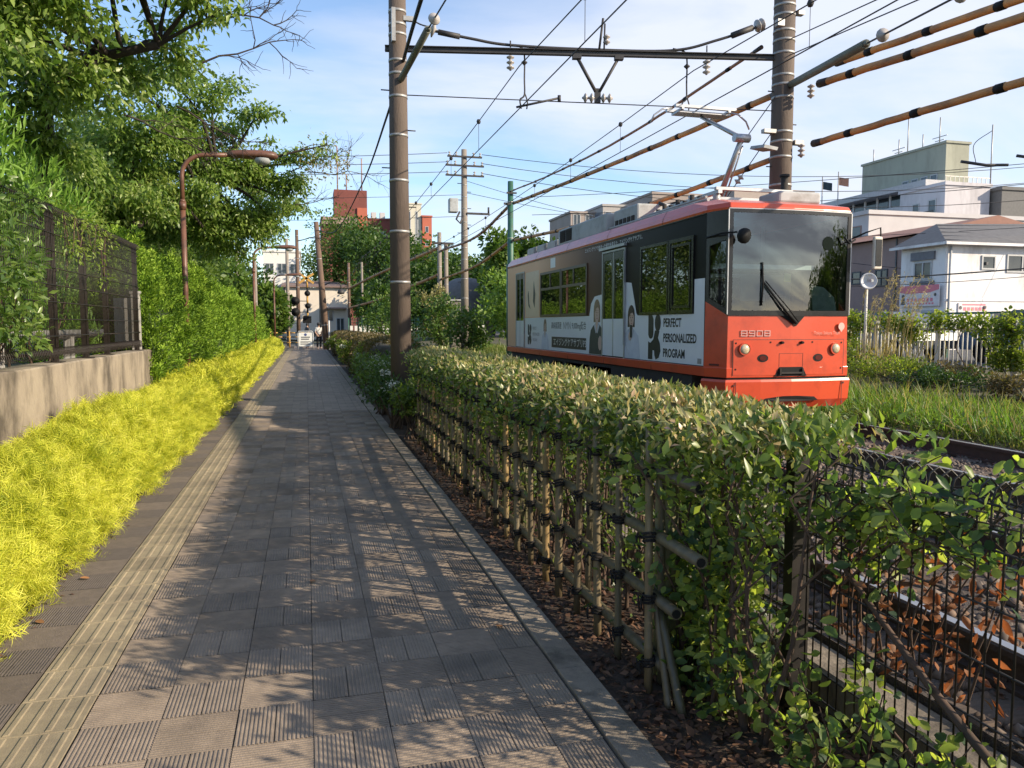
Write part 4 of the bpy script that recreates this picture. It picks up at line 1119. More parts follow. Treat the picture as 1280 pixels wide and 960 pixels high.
MB().tube(catmull([(1.66, 12.42, 6.4), (1.8, 12.35, 6.3), (1.95, 12.3, 6.25)]), .012, 5).build('lead', M_iron, fe)
for x, y in ((3.45, 12.18), (6.05, 11.68)):
    MB().tube(catmull([(x - .25, y, 6.06), (x - .05, y, 6.03), (x, y, 5.9), (x, y, 5.55), (x, y, 5.3), (x - .07, y, 5.22), (x - .06, y, 5.12), (x - .05, y, 5.08)]), .014, 5).tube(catmull([(x, y, 5.34), (x + .05, y, 5.2), (x + .04, y, 5.08)]), .012, 5).build('drop_lead', M_iron, fe)
    insul((x, y, 5.84), (0, 0, -1), .05, 1, .08).build('insulator', M_iron, fe)
# insulated guy stays
def stay(label, a, b, c, split=.5, r=.05):
    t = thing('guy_stay', label, 'stay', a, 'insulated guy stays')
    a, b, c = Vector(a), Vector(b), Vector(c)
    MB().cyl(a, b, r, r, 12).cyl(b, b + (b - a).normalized() * .06, r * .8, r * .5, 12).build('guard_sleeve', M_guard, t)
    MB().cyl(b, c, .012, n=6).build('stay_wire', M_wire, t)
    for k in (.12, .62):
        p_ = b.lerp(c, k); insul(p_, c - b, .085, 1, .10).build('insulator', M_porc, t)
stay('grey green stay sleeve slanting up from the pole by the flower shrubs', (1.50, 12.35, 5.44), (1.70, 10.9, 5.69), (2.0, 8.8, 5.95))
stay('grey stay sleeve slanting up from the thick pole by the orange tubes', (7.62, 11.15, 5.48), (6.96, 8.6, 5.19), (6.3, 5.6, 4.88), r=.058)
wire('stay_wire', 'upper stay wire leaving the thick pole toward the viewer with a round insulator', [(7.6, 11.2, 6.2), (6.95, 7.9, 5.62), (6.3, 5.0, 5.1)], .009, group='insulated guy stays')
wire('stay_wire', 'thin wire from the thick pole between the two stay wires', [(7.6, 11.2, 5.95), (6.8, 7.2, 5.28), (6.3, 5.0, 4.9)], .009, group='insulated guy stays')
# striped protection tubes round the feeders
def striped(label, pts, r, step, mat, n=10):
    t = thing('striped_tube', label, 'cable tube', pts[0], 'striped cable tubes')
    q_ = catmull(pts, 10)
    for i in range(1, len(q_) - 1): q_[i] = q_[i] + Vector((random.uniform(-.004, .004), 0, random.uniform(-.006, .004)))
    MB().tube(q_, r, n).build('tube', mat, t)
    L_ = [0]
    for i in range(1, len(q_)): L_.append(L_[-1] + (q_[i] - q_[i - 1]).length)
    d_ = step * .6
    while d_ < L_[-1] - .15:
        i = max(k for k in range(len(L_)) if L_[k] <= d_)
        a = q_[i] + (q_[i + 1] - q_[i]).normalized() * (d_ - L_[i]); b = a + (q_[i + 1] - q_[i]).normalized() * .14
        MB().cyl(a, b, r + .007, n=n).build('black_band', M_rubber, t)
        d_ += step
    for e, f in ((q_[0], q_[1]), (q_[-1], q_[-2])):
        MB().cyl(e, e + (f - e).normalized() * .22, r + .009, r + .004, n).build('end_cuff', M_iron, t)
striped('upper orange tube with black bands, starting beside the stay at the thick pole', [(8.28, 10.9, 5.80), (8.28, 8.4, 5.56), (8.28, 5.5, 5.30), (8.28, 2, 5.0)], .052, 1.15, M_tube)
striped('middle orange tube with black bands toward the viewer', [(7.86, 10.75, 5.40), (7.86, 8.5, 5.19), (7.86, 5.5, 4.93), (7.86, 2, 4.65)], .056, 1.15, M_tube)
striped('lower orange tube with black bands toward the viewer', [(7.86, 10.85, 4.50), (7.86, 8.5, 4.41), (7.86, 5.5, 4.28), (7.86, 2, 4.15)], .050, 1.3, M_tube)
striped('upper striped tube running from the thick pole to the green post', [(7.80, 11.7, 5.53), (7.82, 17.4, 5.74), (7.84, 23, 6.0), (7.84, 29.2, 6.32)], .055, 1.4, M_tube)
striped('lower striped tube passing behind the tram roof', [(7.80, 11.7, 4.46), (7.82, 17.4, 4.44), (7.84, 23, 4.6), (7.84, 29.2, 4.9)], .05, 1.4, M_tube)
striped('thin brown tube running from the thick pole over the tram', [(7.30, 11.5, 6.16), (7.32, 17, 6.02), (7.5, 23, 6.3), (7.7, 29.2, 6.75)], .028, 1.6, M_tubeb, 8)
striped('striped tube hanging between the green post and the far double pole', [(7.84, 29.8, 6.32), (7.8, 36, 5.75), (7.72, 45, 5.95)], .06, 1.8, M_tubeb, 8)
striped('second striped tube low between the green post and the far double pole', [(7.84, 29.8, 4.9), (7.8, 36, 4.4), (7.72, 45, 4.3)], .06, 1.8, M_tube, 8)
striped('far orange tube sagging across in front of the wooded slope', [(7.7, 46, 4.6), (5.5, 62, 3.6), (3.9, 74, 3.2)], .10, 3.0, M_tube, 8)
striped('far upper orange tube in front of the wooded slope', [(7.7, 46, 6.2), (5.5, 62, 5.6), (3.9, 74, 5.0)], .10, 3.0, M_tube, 8)
insul((7.80, 11.05, 5.42), (.4, -.6, -.1), .05, 2, .16)
t = thing('tension_line', 'pair of slanting stay lines with porcelain insulators above the tram', 'stay', (7.2, 11.2, 4.5), 'insulated guy stays')
for (a, b, c) in (((7.50, 11.2, 5.45), (6.95, 11.5, 4.55), (6.6, 11.8, 3.55)), ((7.50, 11.2, 4.95), (7.05, 11.6, 4.1), (6.75, 11.9, 3.5))):
    MB().cyl(a, b, .008, n=5).cyl(b, c, .008, n=5).build('line', M_wire, t)
    insul(b, Vector(c) - Vector(b), .065, 2, .16).build('insulator', M_porc, t)

# green post, double pole, pole with cross arms, leaning pole
GP = pole('steel_post', 7.80, 29.5, .2, 7.2, .13, .11, M_green, 'slim green steel post standing just past the tram tail', [5.0, 6.4], group=None)
MB().cyl((7.8, 29.5, .2), (7.8, 29.5, 4.0), .165, n=16).build('lower_sleeve', M_green, GP[0])
for q_ in ((7.5, 7.8, 29.35, 29.4, 6.28, 6.36), (7.6, 8.0, 29.3, 29.36, 6.7, 6.76), (7.8, 7.95, 29.3, 29.36, 4.86, 4.94)): MB().bb(*q_).build('bracket', M_iron, GP[0])
DP = pole('overhead_line_pole', 7.6, 45.0, .3, 7.0, .15, .12, M_pole2, 'pale pole carrying the far end of the striped tubes, one of a close pair', [5, 6.2, 6.7])
pole('overhead_line_pole', 8.02, 45.2, .3, 6.4, .15, .12, M_pole2, 'shorter pale pole set close against the tube carrying pole', [4, 5.5])
m_ = MB(); m_.bb(7.2, 8.4, 44.8, 44.9, 6.3, 6.42); m_.build('cross_arm', M_iron, DP[0])
UP = pole('utility_pole', 8.0, 39.6, .3, 10.6, .22, .14, M_pole2, 'tall concrete utility pole with a transformer box and cable arms beyond the tram', [3, 4, 5, 5.6, 6.2, 6.9, 7.6, 8.2, 8.8, 9.3], group=None)
for z, w_ in ((10.2, .9), (9.75, 1.0), (9.25, 1.0)):
    MB().bb(8 - w_, 8 + w_, 39.36, 39.46, z - .04, z + .04).build('cross_arm', M_iron, UP[0])
    for dx in (-w_ + .1, -w_ * .5, w_ * .5, w_ - .1): insul((8 + dx, 39.4, z + .02), (0, 0, 1), .07, 2, .22).build('insulator', M_porc, UP[0])
MB().bb(7.2, 7.65, 39.4, 39.9, 7.4, 8.1).build('transformer_box', M_grey, UP[0], bevel=.03)
MB().bb(8.1, 9.3, 39.4, 39.5, 7.3, 7.4).cyl((9.25, 39.45, 7.4), (9.25, 39.45, 7.7), .05, n=6).build('cable_arm', M_iron, UP[0])
MB().tube([(7.7, 39.3, 7.4), (7.5, 39.2, 7.0), (7.7, 39.2, 6.8), (7.9, 39.3, 7.2)], .05, 6).build('cable_loop', M_iron, UP[0])
for k in range(16):
    s = 1 if k % 2 else -1
    MB().cyl((8 + s * .15, 39.6, 3 + k * .42), (8 + s * .36, 39.6, 3 + k * .42), .02, n=5).build('climbing_peg', M_iron, UP[0])
LN = pole('leaning_pole', 1.28, 52.0, 0, 8.3, .24, .15, M_wood, 'dark brown pole leaning over the far end of the path', [5.9, 1.6], lean=(-.55, .3), group=None)
MB().tube([(1.2, 51.8, 4.2), (1.5, 51.5, 4.35), (2.05, 51.4, 4.35), (2.2, 51.4, 4.2), (2.2, 51.4, 3.9)], .04, 6).build('lamp_arm', M_iron, LN[0])
MB().lathe((2.2, 51.4, 3.6), (0, 0, 1), [(0, .01), (.02, .2), (.12, .24), (.28, .16), (.34, .03)], 12).build('lamp_shade', M_iron, LN[0])
MB().cyl((1.42, 51.72, 0), (1.42, 51.72, 1.9), .05, n=8).build('cable_guard', surf('guard_white', (.6, .6, .58)), LN[0])
for i, (px, y, h, r, mat, lb) in enumerate([(-1.35, 62, 8.2, .14, M_pole2, 'slim pole between the smallest lamps and the crossing signal'), (-.65, 68, 9.6, .17, M_wood, 'brown pole standing behind the crossing signal'), (3.9, 74, 7.4, .15, M_wood, 'brown pole before the pale end wall of the long hall'),
                                      (-3.4, 57, 6.5, .13, M_pole2, 'grey pole half hidden at the far juniper end'), (5.4, 78, 7.8, .13, M_pole2, 'thin grey pole in front of the dark wooded slope'), (-5.3, 66, 8.6, .16, M_pole2, 'thick grey pole in front of the pale flats'), (1.3, 76, 8.0, .11, M_pole2, 'thin yellowish pole in front of the long hall')]):
    pole('distant_pole', px, y, 0, h, r, r * .8, mat, lb, [h * .5, h * .75, h - .5], group='poles beyond the crossing')

# long wires overhead: (from, to, sag)
def longwire(label, a, b, sag, r, name='power_line', group='power lines'):
    wire(name, label, sagline(a, b, sag, 20), r, M_wire, 'wire', group)
for i, z in enumerate((10.35, 9.9, 9.4)):
    nm = ('top', 'middle', 'lowest')[i]
    longwire(f'{nm} power line leaving the tall utility pole over the path side', (7.1, 39.4, z), (-22, 43, z - .2 + .2 * i), .5, .016)
    longwire(f'{nm} power line leaving the tall utility pole over the tram', (8.9, 39.4, z), (46, 27, z + .6 - .3 * i), 1.6 + .15 * i, .016)
for i, (z, lb) in enumerate(((8.3, 'wire below the arms of the utility pole toward the path'), (7.2, 'low wire from the utility pole toward the leaning pole'))):
    longwire(lb, (7.9, 39.5, z), (-20, 47, z + .2), .3, .012)
longwire('thin wire falling from the utility pole toward the houses past the tram', (8.1, 39.5, 8.4), (50, 36, 7.8), 1.8, .013)
longwire('service wire slanting from the utility pole behind the tram', (8.1, 39.5, 9.0), (27, 30, 4.2), .6, .012)
wire('black_cable', 'thick black cable sweeping down behind the path pole to the leaning pole', catmull([(1.22, 5.0, 4.9), (1.33, 9, 5.3), (1.86, 18, 6.35), (2.14, 30, 6.93), (1.67, 44, 6.78), (.80, 52.1, 7.75)]), .026, M_rubber, 'cable', None, 6)
# cables crossing before the houses
for i, (a, b, sg, r, lb) in enumerate([((10, 34, 7.4), (30, 15, 7.2), .25, .012, 'upper thin wire crossing in front of the green rooftop block'), ((10, 34, 6.6), (30, 15, 6.7), .35, .012, 'lower thin wire crossing in front of the green rooftop block'),
        ((14, 27, 3.3), (30, 17, 4.4), .45, .026, 'thick black cable crossing the white house gable'), ((14, 27, 3.05), (30, 17, 4.1), .45, .012, 'thin cable just under the thick one on the white house'),
        ((16, 40, 6.2), (34, 22, 5.9), .3, .012, 'wire skimming the white house roof ridge')]):
    longwire(lb, a, b, sg, r)
t = thing('wire_joint', 'pair of dark spliced jumper loops on the wires above the white house', 'wire joint', (22.6, 20, 7.2))
MB().tube([(21.0, 21.2, 7.0), (21.7, 20.9, 6.86), (22.3, 20.6, 6.84)], .05, 6).build('sleeve', M_iron, t)
MB().tube([(22.4, 20.4, 7.1), (22.9, 20.1, 6.98), (23.5, 19.8, 6.98)], .05, 6).build('sleeve', M_iron, t)
MB().tube(catmull([(21.4, 21, 6.95), (21.2, 20.9, 7.5), (21.6, 20.6, 7.9)]), .012, 5).build('jumper', M_wire, t)

# grey cabinet, white box, green mesh fence beyond
o = thing('equipment_cabinet', 'grey steel equipment cabinet at the foot of the far poles', 'cabinet', (8.1, 42.4, .3))
MB().bb(7.75, 8.55, 42.2, 42.8, .3, 2.95).build('case', M_box, o, bevel=.02)
MB().bb(7.80, 8.50, 42.17, 42.2, .5, 2.6).build('door', M_box, o)
MB().bb(7.7, 8.6, 42.12, 42.85, 2.95, 3.03).build('lid', M_grey, o)
MB().bb(7.9, 8.0, 42.15, 42.17, 1.5, 1.6).bb(8.0, 8.3, 42.155, 42.17, 2.35, 2.42).build('plate', M_under, o)
o = thing('marker_board', 'small white marker board on a stake near the grey cabinet', 'marker', (8.3, 37, .2))
MB().cyl((8.3, 37, .2), (8.3, 37, 1.5), .03, n=6).build('stake', M_grey, o)
MB().bb(8.1, 8.5, 36.94, 36.97, 1.0, 1.6).build('board', M_print_w, o)

# ================================================================== CROSSING AT THE PATH'S END
M_yel = surf('warning_yellow', (.50, .28, .06), (.40, .22, .05), rough=.6)
cs_ = thing('crossing_signal', 'railway crossing signal with crossbuck and black round lamps', 'signal', (.10, 58.5, 0))
sx, sy = .10, 58.5
for k in range(8): MB().cyl((sx, sy, k * .62), (sx, sy, k * .62 + .62), .07, n=10).build('pole_section', M_yel if k % 2 else M_rubber, cs_)
for a in (.6, -.6): MB().box((sx - .05, sy - .1, 5.0), (1.25, .03, .16), 0, 0, a).build('crossbuck_board', M_yel, cs_)
for x, z in ((-.85, 3.35), (-.85, 2.55), (.0, 3.9), (.02, 3.0), (-.15, 2.1)):
    q_ = MB(); q_.lathe((sx + x, sy - .2, z), (0, -1, 0), [(0, .001), (0, .31 if x < -.5 else .21), (.02, .31 if x < -.5 else .21), (.03, .12), (.16, .11), (.16, .001)], 16).cyl((sx + x, sy - .1, z), (sx, sy, z), .03, n=6); q_.build('signal_lamp', M_rubber, cs_)
MB().bb(sx - .35, sx + .25, sy - .25, sy + .1, 1.75, 2.25).build('speaker_box', M_rubber, cs_)
br = thing('barrier_rail', 'yellow and black barrier rails across the path end', 'barrier', (-1.3, 57.5, 0))
for z in (.35, .75, 1.05):
    for k in range(9): MB().cyl((-2.6 + k * .3, 57.5, z), (-2.3 + k * .3, 57.5, z), .04, n=8).build('rail_section', M_yel if (k + int(z * 10)) % 2 else M_rubber, br)
for x in (-2.5, -1.2, .05): MB().cyl((x, 57.5, 0), (x, 57.5, 1.15), .05, n=8).build('post', M_yel, br)
sg = thing('notice_stand', 'white notice stand on the path before the crossing', 'sign stand', (-.08, 52.2, 0))
MB().bb(-.50, .34, 52.16, 52.20, .22, 1.12).build('board', surf('notice_white', (.72, .72, .68), rough=.5), sg)
m_ = MB()
for x in (-.56, .40): m_.cyl((x, 52.18, 0), (x, 52.18, 1.08), .035, n=8)
m_.tube([(-.56, 52.18, 1.08), (-.5, 52.18, 1.2), (.34, 52.18, 1.2), (.40, 52.18, 1.08)], .035, 8); m_.build('frame', M_grey, sg)
MB().slab(circle(-.08, .98, .09, 14), FRONT, (0, 52.155, 0), .003).build('emblem', surf('notice_blue', (.05, .07, .2)), sg)
m_ = MB()
for z, a, b in ((.78, -.36, .2), (.65, -.36, .14), (.5, -.4, .25), (.42, -.4, .1), (.33, -.4, .22)):
    m_.slab(rect(a, b, z, z + (.07 if z > .6 else .04)), FRONT, (0, 52.155, 0), .003)
m_.build('printed_line', surf('notice_ink', (.08, .08, .09)), sg)

# people at the crossing
def skin_mesh(name, nodes, edges, mat, parent, root=0, sub=1):
    me = bpy.data.meshes.new(name); org = wloc(parent)
    me.from_pydata([Vector(p[:3]) for p in nodes], edges, []); me.materials.append(mat)
    o = link(name, me, parent)
    md = o.modifiers.new('skin', 'SKIN'); md.use_smooth_shade = True
    for i, p in enumerate(nodes):
        sv_ = me.skin_vertices[0].data[i]; rr_ = p[3]; sv_.radius = (rr_ if len(p) < 5 else p[4], rr_); sv_.use_root = i == root
    s_ = o.modifiers.new('sub', 'SUBSURF'); s_.levels = sub; s_.render_levels = sub
    return o
M_skin = surf('skin', (.50, .31, .22), (.46, .28, .2), rough=.6)
def person(x, y, rz, label, top, trousers, hair, hat=None, bag=None, group=None):
    p = thing('person', label, 'person', (x, y, .012), group)
    # body: pelvis root, spine, head, arms, legs — one surface
    N = [(0, 0, .93, .13, .16), (0, 0, 1.12, .11, .14), (0, 0, 1.34, .13, .18), (0, 0, 1.44, .06), (0, -.01, 1.51, .05), (0, -.02, 1.60, .085, .075), (0, -.02, 1.68, .06),
         (-.19, 0, 1.39, .055), (-.25, -.02, 1.13, .045), (-.20, -.16, .95, .035), (-.17, -.24, .93, .03),
         (.19, 0, 1.39, .055), (.25, -.02, 1.13, .045), (.19, -.20, 1.03, .035), (.15, -.27, 1.05, .03),
         (-.10, 0, .82, .09), (-.10, -.01, .48, .065), (-.10, .02, .10, .045), (-.10, -.13, .03, .035),
         (.10, 0, .82, .09), (.11, -.03, .48, .065), (.11, .0, .10, .045), (.12, -.15, .03, .035)]
    E_ = [(0, 1), (1, 2), (2, 3), (3, 4), (4, 5), (5, 6), (2, 7), (7, 8), (8, 9), (9, 10), (2, 11), (11, 12), (12, 13), (13, 14), (0, 15), (15, 16), (16, 17), (17, 18), (0, 19), (19, 20), (20, 21), (21, 22)]
    skin_mesh('body', N, E_, M_skin, p)
    T_ = [(a[0], a[1], a[2], a[3] + .02, (a[4] if len(a) > 4 else a[3]) + .02) for a in (N[0], N[1], N[2], N[7], N[8], N[11], N[12])]
    skin_mesh('shirt', [(0, 0, .88, .15, .18)] + T_[1:] + [(0, 0, 1.42, .09)], [(0, 1), (1, 2), (2, 3), (3, 4), (2, 5), (5, 6), (2, 7)], top, p)
    L_ = [(0, 0, .96, .14, .17)] + [(a[0], a[1], a[2], a[3] + .018) for a in (N[15], N[16], N[17], N[19], N[20], N[21])]
    skin_mesh('trousers', L_, [(0, 1), (1, 2), (2, 3), (0, 4), (4, 5), (5, 6)], trousers, p)
    MB_ = MB(); MB_.lathe((0, -.01, 1.60), (0, 0, 1), [(-.04, .093), (.04, .098), (.09, .085), (.125, .045), (.135, .001)], 12)
    h = link('hair', MB_.mesh('hair', hair), p)
    if hat:
        m2 = MB(); m2.lathe((0, -.02, 1.66), (0, 0, 1), [(0, .17), (.012, .165), (.015, .10), (.08, .098), (.11, .07), (.115, .001)], 16); link('hat', m2.mesh('hat', hat), p)
    if bag:
        m2 = MB(); m2.box((-.22, .06, .98), (.10, .26, .30)); m2.tube([(-.18, .05, 1.1), (-.05, -.13, 1.25), (.12, -.08, 1.44), (.14, .1, 1.4), (-.1, .14, 1.2), (-.2, .08, 1.1)], .015, 5); link('shoulder_bag', m2.mesh('shoulder_bag', bag), p)
    p.rotation_euler = (0, 0, rz)
    return p
M_hair = surf('hair', (.02, .016, .014), rough=.6)
person(.78, 53.2, R(20), 'person in a pale top and black trousers with a dark hat and shoulder bag', surf('top_pale', (.55, .54, .52), rough=.8), surf('trousers_black', (.018, .018, .02), rough=.8), M_hair, surf('hat_dark', (.03, .028, .03), rough=.8), surf('bag_dark', (.04, .035, .03), rough=.7))
person(.06, 54.6, R(-60), 'person in dark clothes standing behind the white notice stand', surf('top_dark', (.07, .07, .075), rough=.8), surf('trousers_navy', (.02, .022, .03), rough=.8), M_hair)
# ================================================================== BUILDINGS
M_wpane = surf('window_pane', (.035, .045, .055), (.06, .07, .08), rough=.08, scale=2)
M_wframe = surf('window_frame', (.45, .45, .45), (.38, .38, .38), rough=.5)
M_wframe_d = surf('window_frame_dark', (.08, .08, .085), rough=.5)
def building(name, label, x0, x1, y0, y1, z0, z1, mat, wins=(), roof=None, roofmat=None, parapet=.25, group=None, frame=None, cat='building'):
    """wins: (face, a0, a1, z0, z1) with face '-x' or '-y', a measured along the wall"""
    t = thing(name, label, cat, ((x0 + x1) / 2, (y0 + y1) / 2, z0), group)
    w = MB().bb(x0, x1, y0, y1, z0, z1).build('wall', mat, t)
    if parapet:
        m_ = MB(); e = .12
        m_.bb(x0 - e, x1 + e, y0 - e, y0 + .15, z1 + .003, z1 + parapet).bb(x0 - e, x0 + .15, y0 + .15, y1 + e, z1 + .003, z1 + parapet).bb(x1 - .15, x1 + e, y0 + .15, y1 + e, z1 + .003, z1 + parapet).bb(x0 + .15, x1 - .15, y1 - .15, y1 + e, z1 + .003, z1 + parapet)
        m_.build('parapet', roofmat or mat, t)
    for (f, a0, a1, b0, b1) in wins:
        fr = .06 + .012 * (b1 - b0)
        m_ = MB(); p = MB(); d = .05
        parts = [(a0, a1, b0, b0 + fr), (a0, a1, b1 - fr, b1), (a0, a0 + fr, b0 + fr, b1 - fr), (a1 - fr, a1, b0 + fr, b1 - fr)]
        if a1 - a0 > .8: parts.append(((a0 + a1) / 2 - fr * .5, (a0 + a1) / 2 + fr * .5, b0 + fr, b1 - fr))
        for (u0, u1, v0, v1) in parts:
            if f == '-x': m_.bb(x0 - d, x0 + .02, u0, u1, v0, v1)
            else: m_.bb(u0, u1, y0 - d, y0 + .02, v0, v1)
        if f == '-x': p.bb(x0 - .02, x0 + .01, a0 + fr, a1 - fr, b0 + fr, b1 - fr)
        else: p.bb(a0 + fr, a1 - fr, y0 - .02, y0 + .01, b0 + fr, b1 - fr)
        wo_ = m_.build('window', frame or M_wframe, t); p.build('pane', M_wpane, wo_)
    return t, w
# the white house with its signs
M_plaster = surf('plaster_white', (.80, .77, .76), (.75, .72, .71), rough=.9, scale=1.5, stain=(.46, .42, .40), stain_scale=.9, stretch=(1, 1, .35), stain_pos=(.48, .75))
M_rooft = surf('roof_slate', (.15, .145, .145), (.11, .105, .105), rough=.8, scale=4, bump=.3)
hx, hy = 25.8, 26.6
wh_, wall_ = building('white_house', 'white two storey house with a grey hipped roof and pink banner', hx, 41, hy, 29.1, .57, 5.0, M_plaster,
    [('-y', 27.62, 28.35, 3.95, 4.55), ('-y', 28.95, 30.6, 3.85, 4.62), ('-y', 28.3, 28.98, 1.55, 2.15), ('-y', 31.6, 33, 3.9, 4.6), ('-x', 27.3, 28.3, 3.55, 4.35), ('-x', 27.2, 28.4, .7, 1.9)], parapet=0, frame=M_wframe)
rm = MB(); e = .35
v = [(hx - e, hy - e, 5.02), (41.3, hy - e, 5.02), (41.3, 32, 5.02), (hx - e, 29.4, 5.02), (hx + 2.3, 29.6, 6.25), (41.3, 29.8, 6.7)]
rm.add(v, [(0, 1, 5, 4), (3, 0, 4), (2, 3, 4, 5), (1, 2, 5)]); rm.build('roof', M_rooft, wh_)
rs = MB()
for k in range(5):
    u = (k + .5) / 5; a = Vector(v[0]).lerp(Vector(v[4]), u); b = Vector(v[1]).lerp(Vector(v[5]), u)
    rs.cyl(a + Vector((0, 0, .01)), b + Vector((0, 0, .01)), .02, n=5)
rs.build('roof_course', M_rooft, wh_)
MB().bb(hx - e - .04, 41.3, hy - e - .06, hy - e + .02, 4.93, 5.04).bb(hx - e - .06, hx - e + .02, hy - e + .02, 29.4, 4.93, 5.04).build('eave_board', M_plaster, wh_)
MB().bb(hx - .01, 41, hy - .04, hy - .003, 2.62, 2.70).build('band', M_plaster, wh_)
MB().cyl((hx + .15, hy - .09, .6), (hx + .15, hy - .09, 4.9), .05, n=8).build('downpipe', M_wframe, wh_)
for z0_, z1_ in ((4.4, 4.75), (3.1, 3.5)): MB().bb(hx - .10, hx - .003, 27.15, 28.45, z0_, z1_).build('shutter_panel', surf('shutter_grey', (.17, .17, .19), rough=.6), wh_)
m_ = MB(); m_.bb(hx - .14, hx - .003, 27.1, 28.5, 1.95, 2.25); m_.build('shutter_box', M_wframe, wh_)
for z, w_ in ((2.3, .12), (4.15, .12)): MB().bb(hx + 2.0, hx + 2.1, hy - .1, hy - .003, z, z + w_).build('outside_lamp', M_wframe_d, wh_)
for (x_, z_) in ((30.9, .95), (27.2, .9)):
    a_ = MB().bb(x_, x_ + .8, hy - .42, hy - .1, z_, z_ + .6).build('air_conditioner', M_wframe, wh_, bevel=.02)
    MB().cyl((x_ + .3, hy - .425, z_ + .3), (x_ + .3, hy - .421, z_ + .3), .22, n=16).build('fan_grille', M_wframe_d, a_)
MB().cyl((hx + 4.6, hy - .06, .6), (hx + 4.6, hy - .06, 4.9), .04, n=8).build('downpipe', M_wframe, wh_)
MB().bb(hx + 1.2, hx + 1.5, hy - .12, hy - .003, 1.1, 1.5).build('meter_box', M_wframe, wh_)
M_pink = surf('banner_pink', (.72, .22, .26), (.66, .2, .24), rough=.7)
M_banner = surf('banner_white', (.76, .70, .70), rough=.7)
bn = thing('banner', 'pink and white banner on the narrow end of the white house', 'banner', (hx - .1, 27.9, 2.5), None)
MB().bb(hx - .16, hx - .12, 26.72, 28.95, 2.42, 3.32).build('cloth', M_banner, bn)
o_ = (hx - .163, 0, 0)
m_ = MB().slab([(-28.95, 3.32), (-28.95, 3.05), (-28.5, 2.97), (-27.2, 3.0), (-26.72, 3.12), (-26.72, 3.32)], SIDE, o_, .004); m_.build('pink_top', M_pink, bn)
m_ = MB()
for k in range(7): m_.slab(rect(-28.5 + k * .22, -28.36 + k * .22, 2.62, 2.76), SIDE, o_, .004)
for k in range(9): m_.slab(rect(-28.45 + k * .17, -28.35 + k * .17, 2.50, 2.57), SIDE, o_, .004)
m_.build('printed_text', M_pink, bn)
MB().slab(circle(-28.72, 2.86, .09, 10), SIDE, o_, .005).slab([(-28.85, 2.5), (-28.6, 2.5), (-28.63, 2.79), (-28.8, 2.79)], SIDE, o_, .0055).build('printed_figure', M_wframe_d, bn)
MB().slab(circle(-26.92, 2.9, .07, 10), SIDE, o_, .005).build('printed_figure', M_wframe_d, bn)
sgn = thing('wall_sign', 'small pink lettered sign on the long wall of the white house', 'sign', (27.3, hy - .05, 2.2))
MB().bb(26.5, 28.0, hy - .05, hy - .003, 2.14, 2.54).build('board', M_banner, sgn)
m_ = MB()
for k in range(6): m_.slab(rect(26.75 + k * .2, 26.9 + k * .2, 2.22, 2.36), FRONT, (0, hy - .052, 0), .004)
m_.slab(rect(26.7, 27.9, 2.44, 2.50), FRONT, (0, hy - .052, 0), .004); m_.build('printed_text', M_pink, sgn)
m_ = MB().slab(circle(26.6, 2.34, .08, 10), FRONT, (0, hy - .052, 0), .005); m_.build('printed_figure', M_wframe_d, sgn)
# brown building with pale roof behind the tram mirror
M_brown = surf('render_brown', (.34, .23, .20), (.29, .195, .17), rough=.9, scale=1.2)
bb_, _ = building('brown_building', 'brown rendered building between the tram and the white house', 29.0, 38, 31.2, 44, .57, 6.0, M_brown,
    [('-x', 33.6, 34.5, 3.6, 4.5), ('-x', 31.9, 32.6, 3.6, 4.4), ('-x', 35.6, 36.3, 3.8, 4.5), ('-x', 34.9, 35.5, 3.8, 4.4), ('-x', 33.4, 34.2, .8, 1.7)], parapet=0, frame=M_wframe_d)
M_tile_r = surf('roof_red_brown', (.30, .15, .11), (.25, .125, .095), rough=.8, scale=5)
rm = MB(); rm.add([(28.6, 30.9, 6.02), (28.6, 44, 6.02), (33, 44, 7.0), (33, 30.9, 7.0), (38, 44, 6.02), (38, 30.9, 6.02)], [(0, 3, 2, 1), (2, 3, 5, 4), (0, 5, 3)]); rm.build('roof', M_tile_r, bb_)
MB().bb(28.95, 29.05, 33.0, 33.08, .6, 6.0).build('downpipe', M_wframe_d, bb_)
M_pale = surf('render_pale', (.54, .52, .52), (.48, .46, .46), rough=.9, scale=.8)
pb_, _ = building('pale_low_building', 'low pale building with deep shaded bays behind the brown one', 33, 46, 40, 52, .57, 8.3, M_pale,
    [('-x', 40.6, 43.6, 6.9, 7.7), ('-x', 44.2, 47.4, 6.9, 7.7)], frame=M_brown)
# lilac block and green roofed tower
M_lilac = surf('render_lilac', (.58, .55, .57), (.52, .49, .51), rough=.9, scale=.8, stretch=(1, 1, .3), stain=(.36, .34, .35), stain_scale=.6, stain_pos=(.48, .75))
lb_, _ = building('lilac_block', 'pale lilac block with a small balcony in front of the greenish tower', 47, 51.2, 48.8, 53.4, .5, 12.2, M_lilac,
    [('-x', 51.3, 52.0, 10.3, 11.2), ('-x', 49.6, 50.4, 9.6, 11.3)])
m_ = MB(); m_.bb(46.4, 47, 49.3, 50.7, 9.4, 9.5)
for k in range(8): m_.bb(46.42, 46.45, 49.32 + k * .19, 49.35 + k * .19, 9.5, 10.3)
m_.bb(46.4, 46.46, 49.3, 50.7, 10.3, 10.36); m_.build('balcony', M_iron, lb_)
M_greenb = surf('render_green', (.38, .38, .30), (.34, .34, .27), rough=.9, scale=.6, stretch=(1, 1, .3), stain=(.24, .24, .19), stain_scale=.5, stain_pos=(.48, .75))
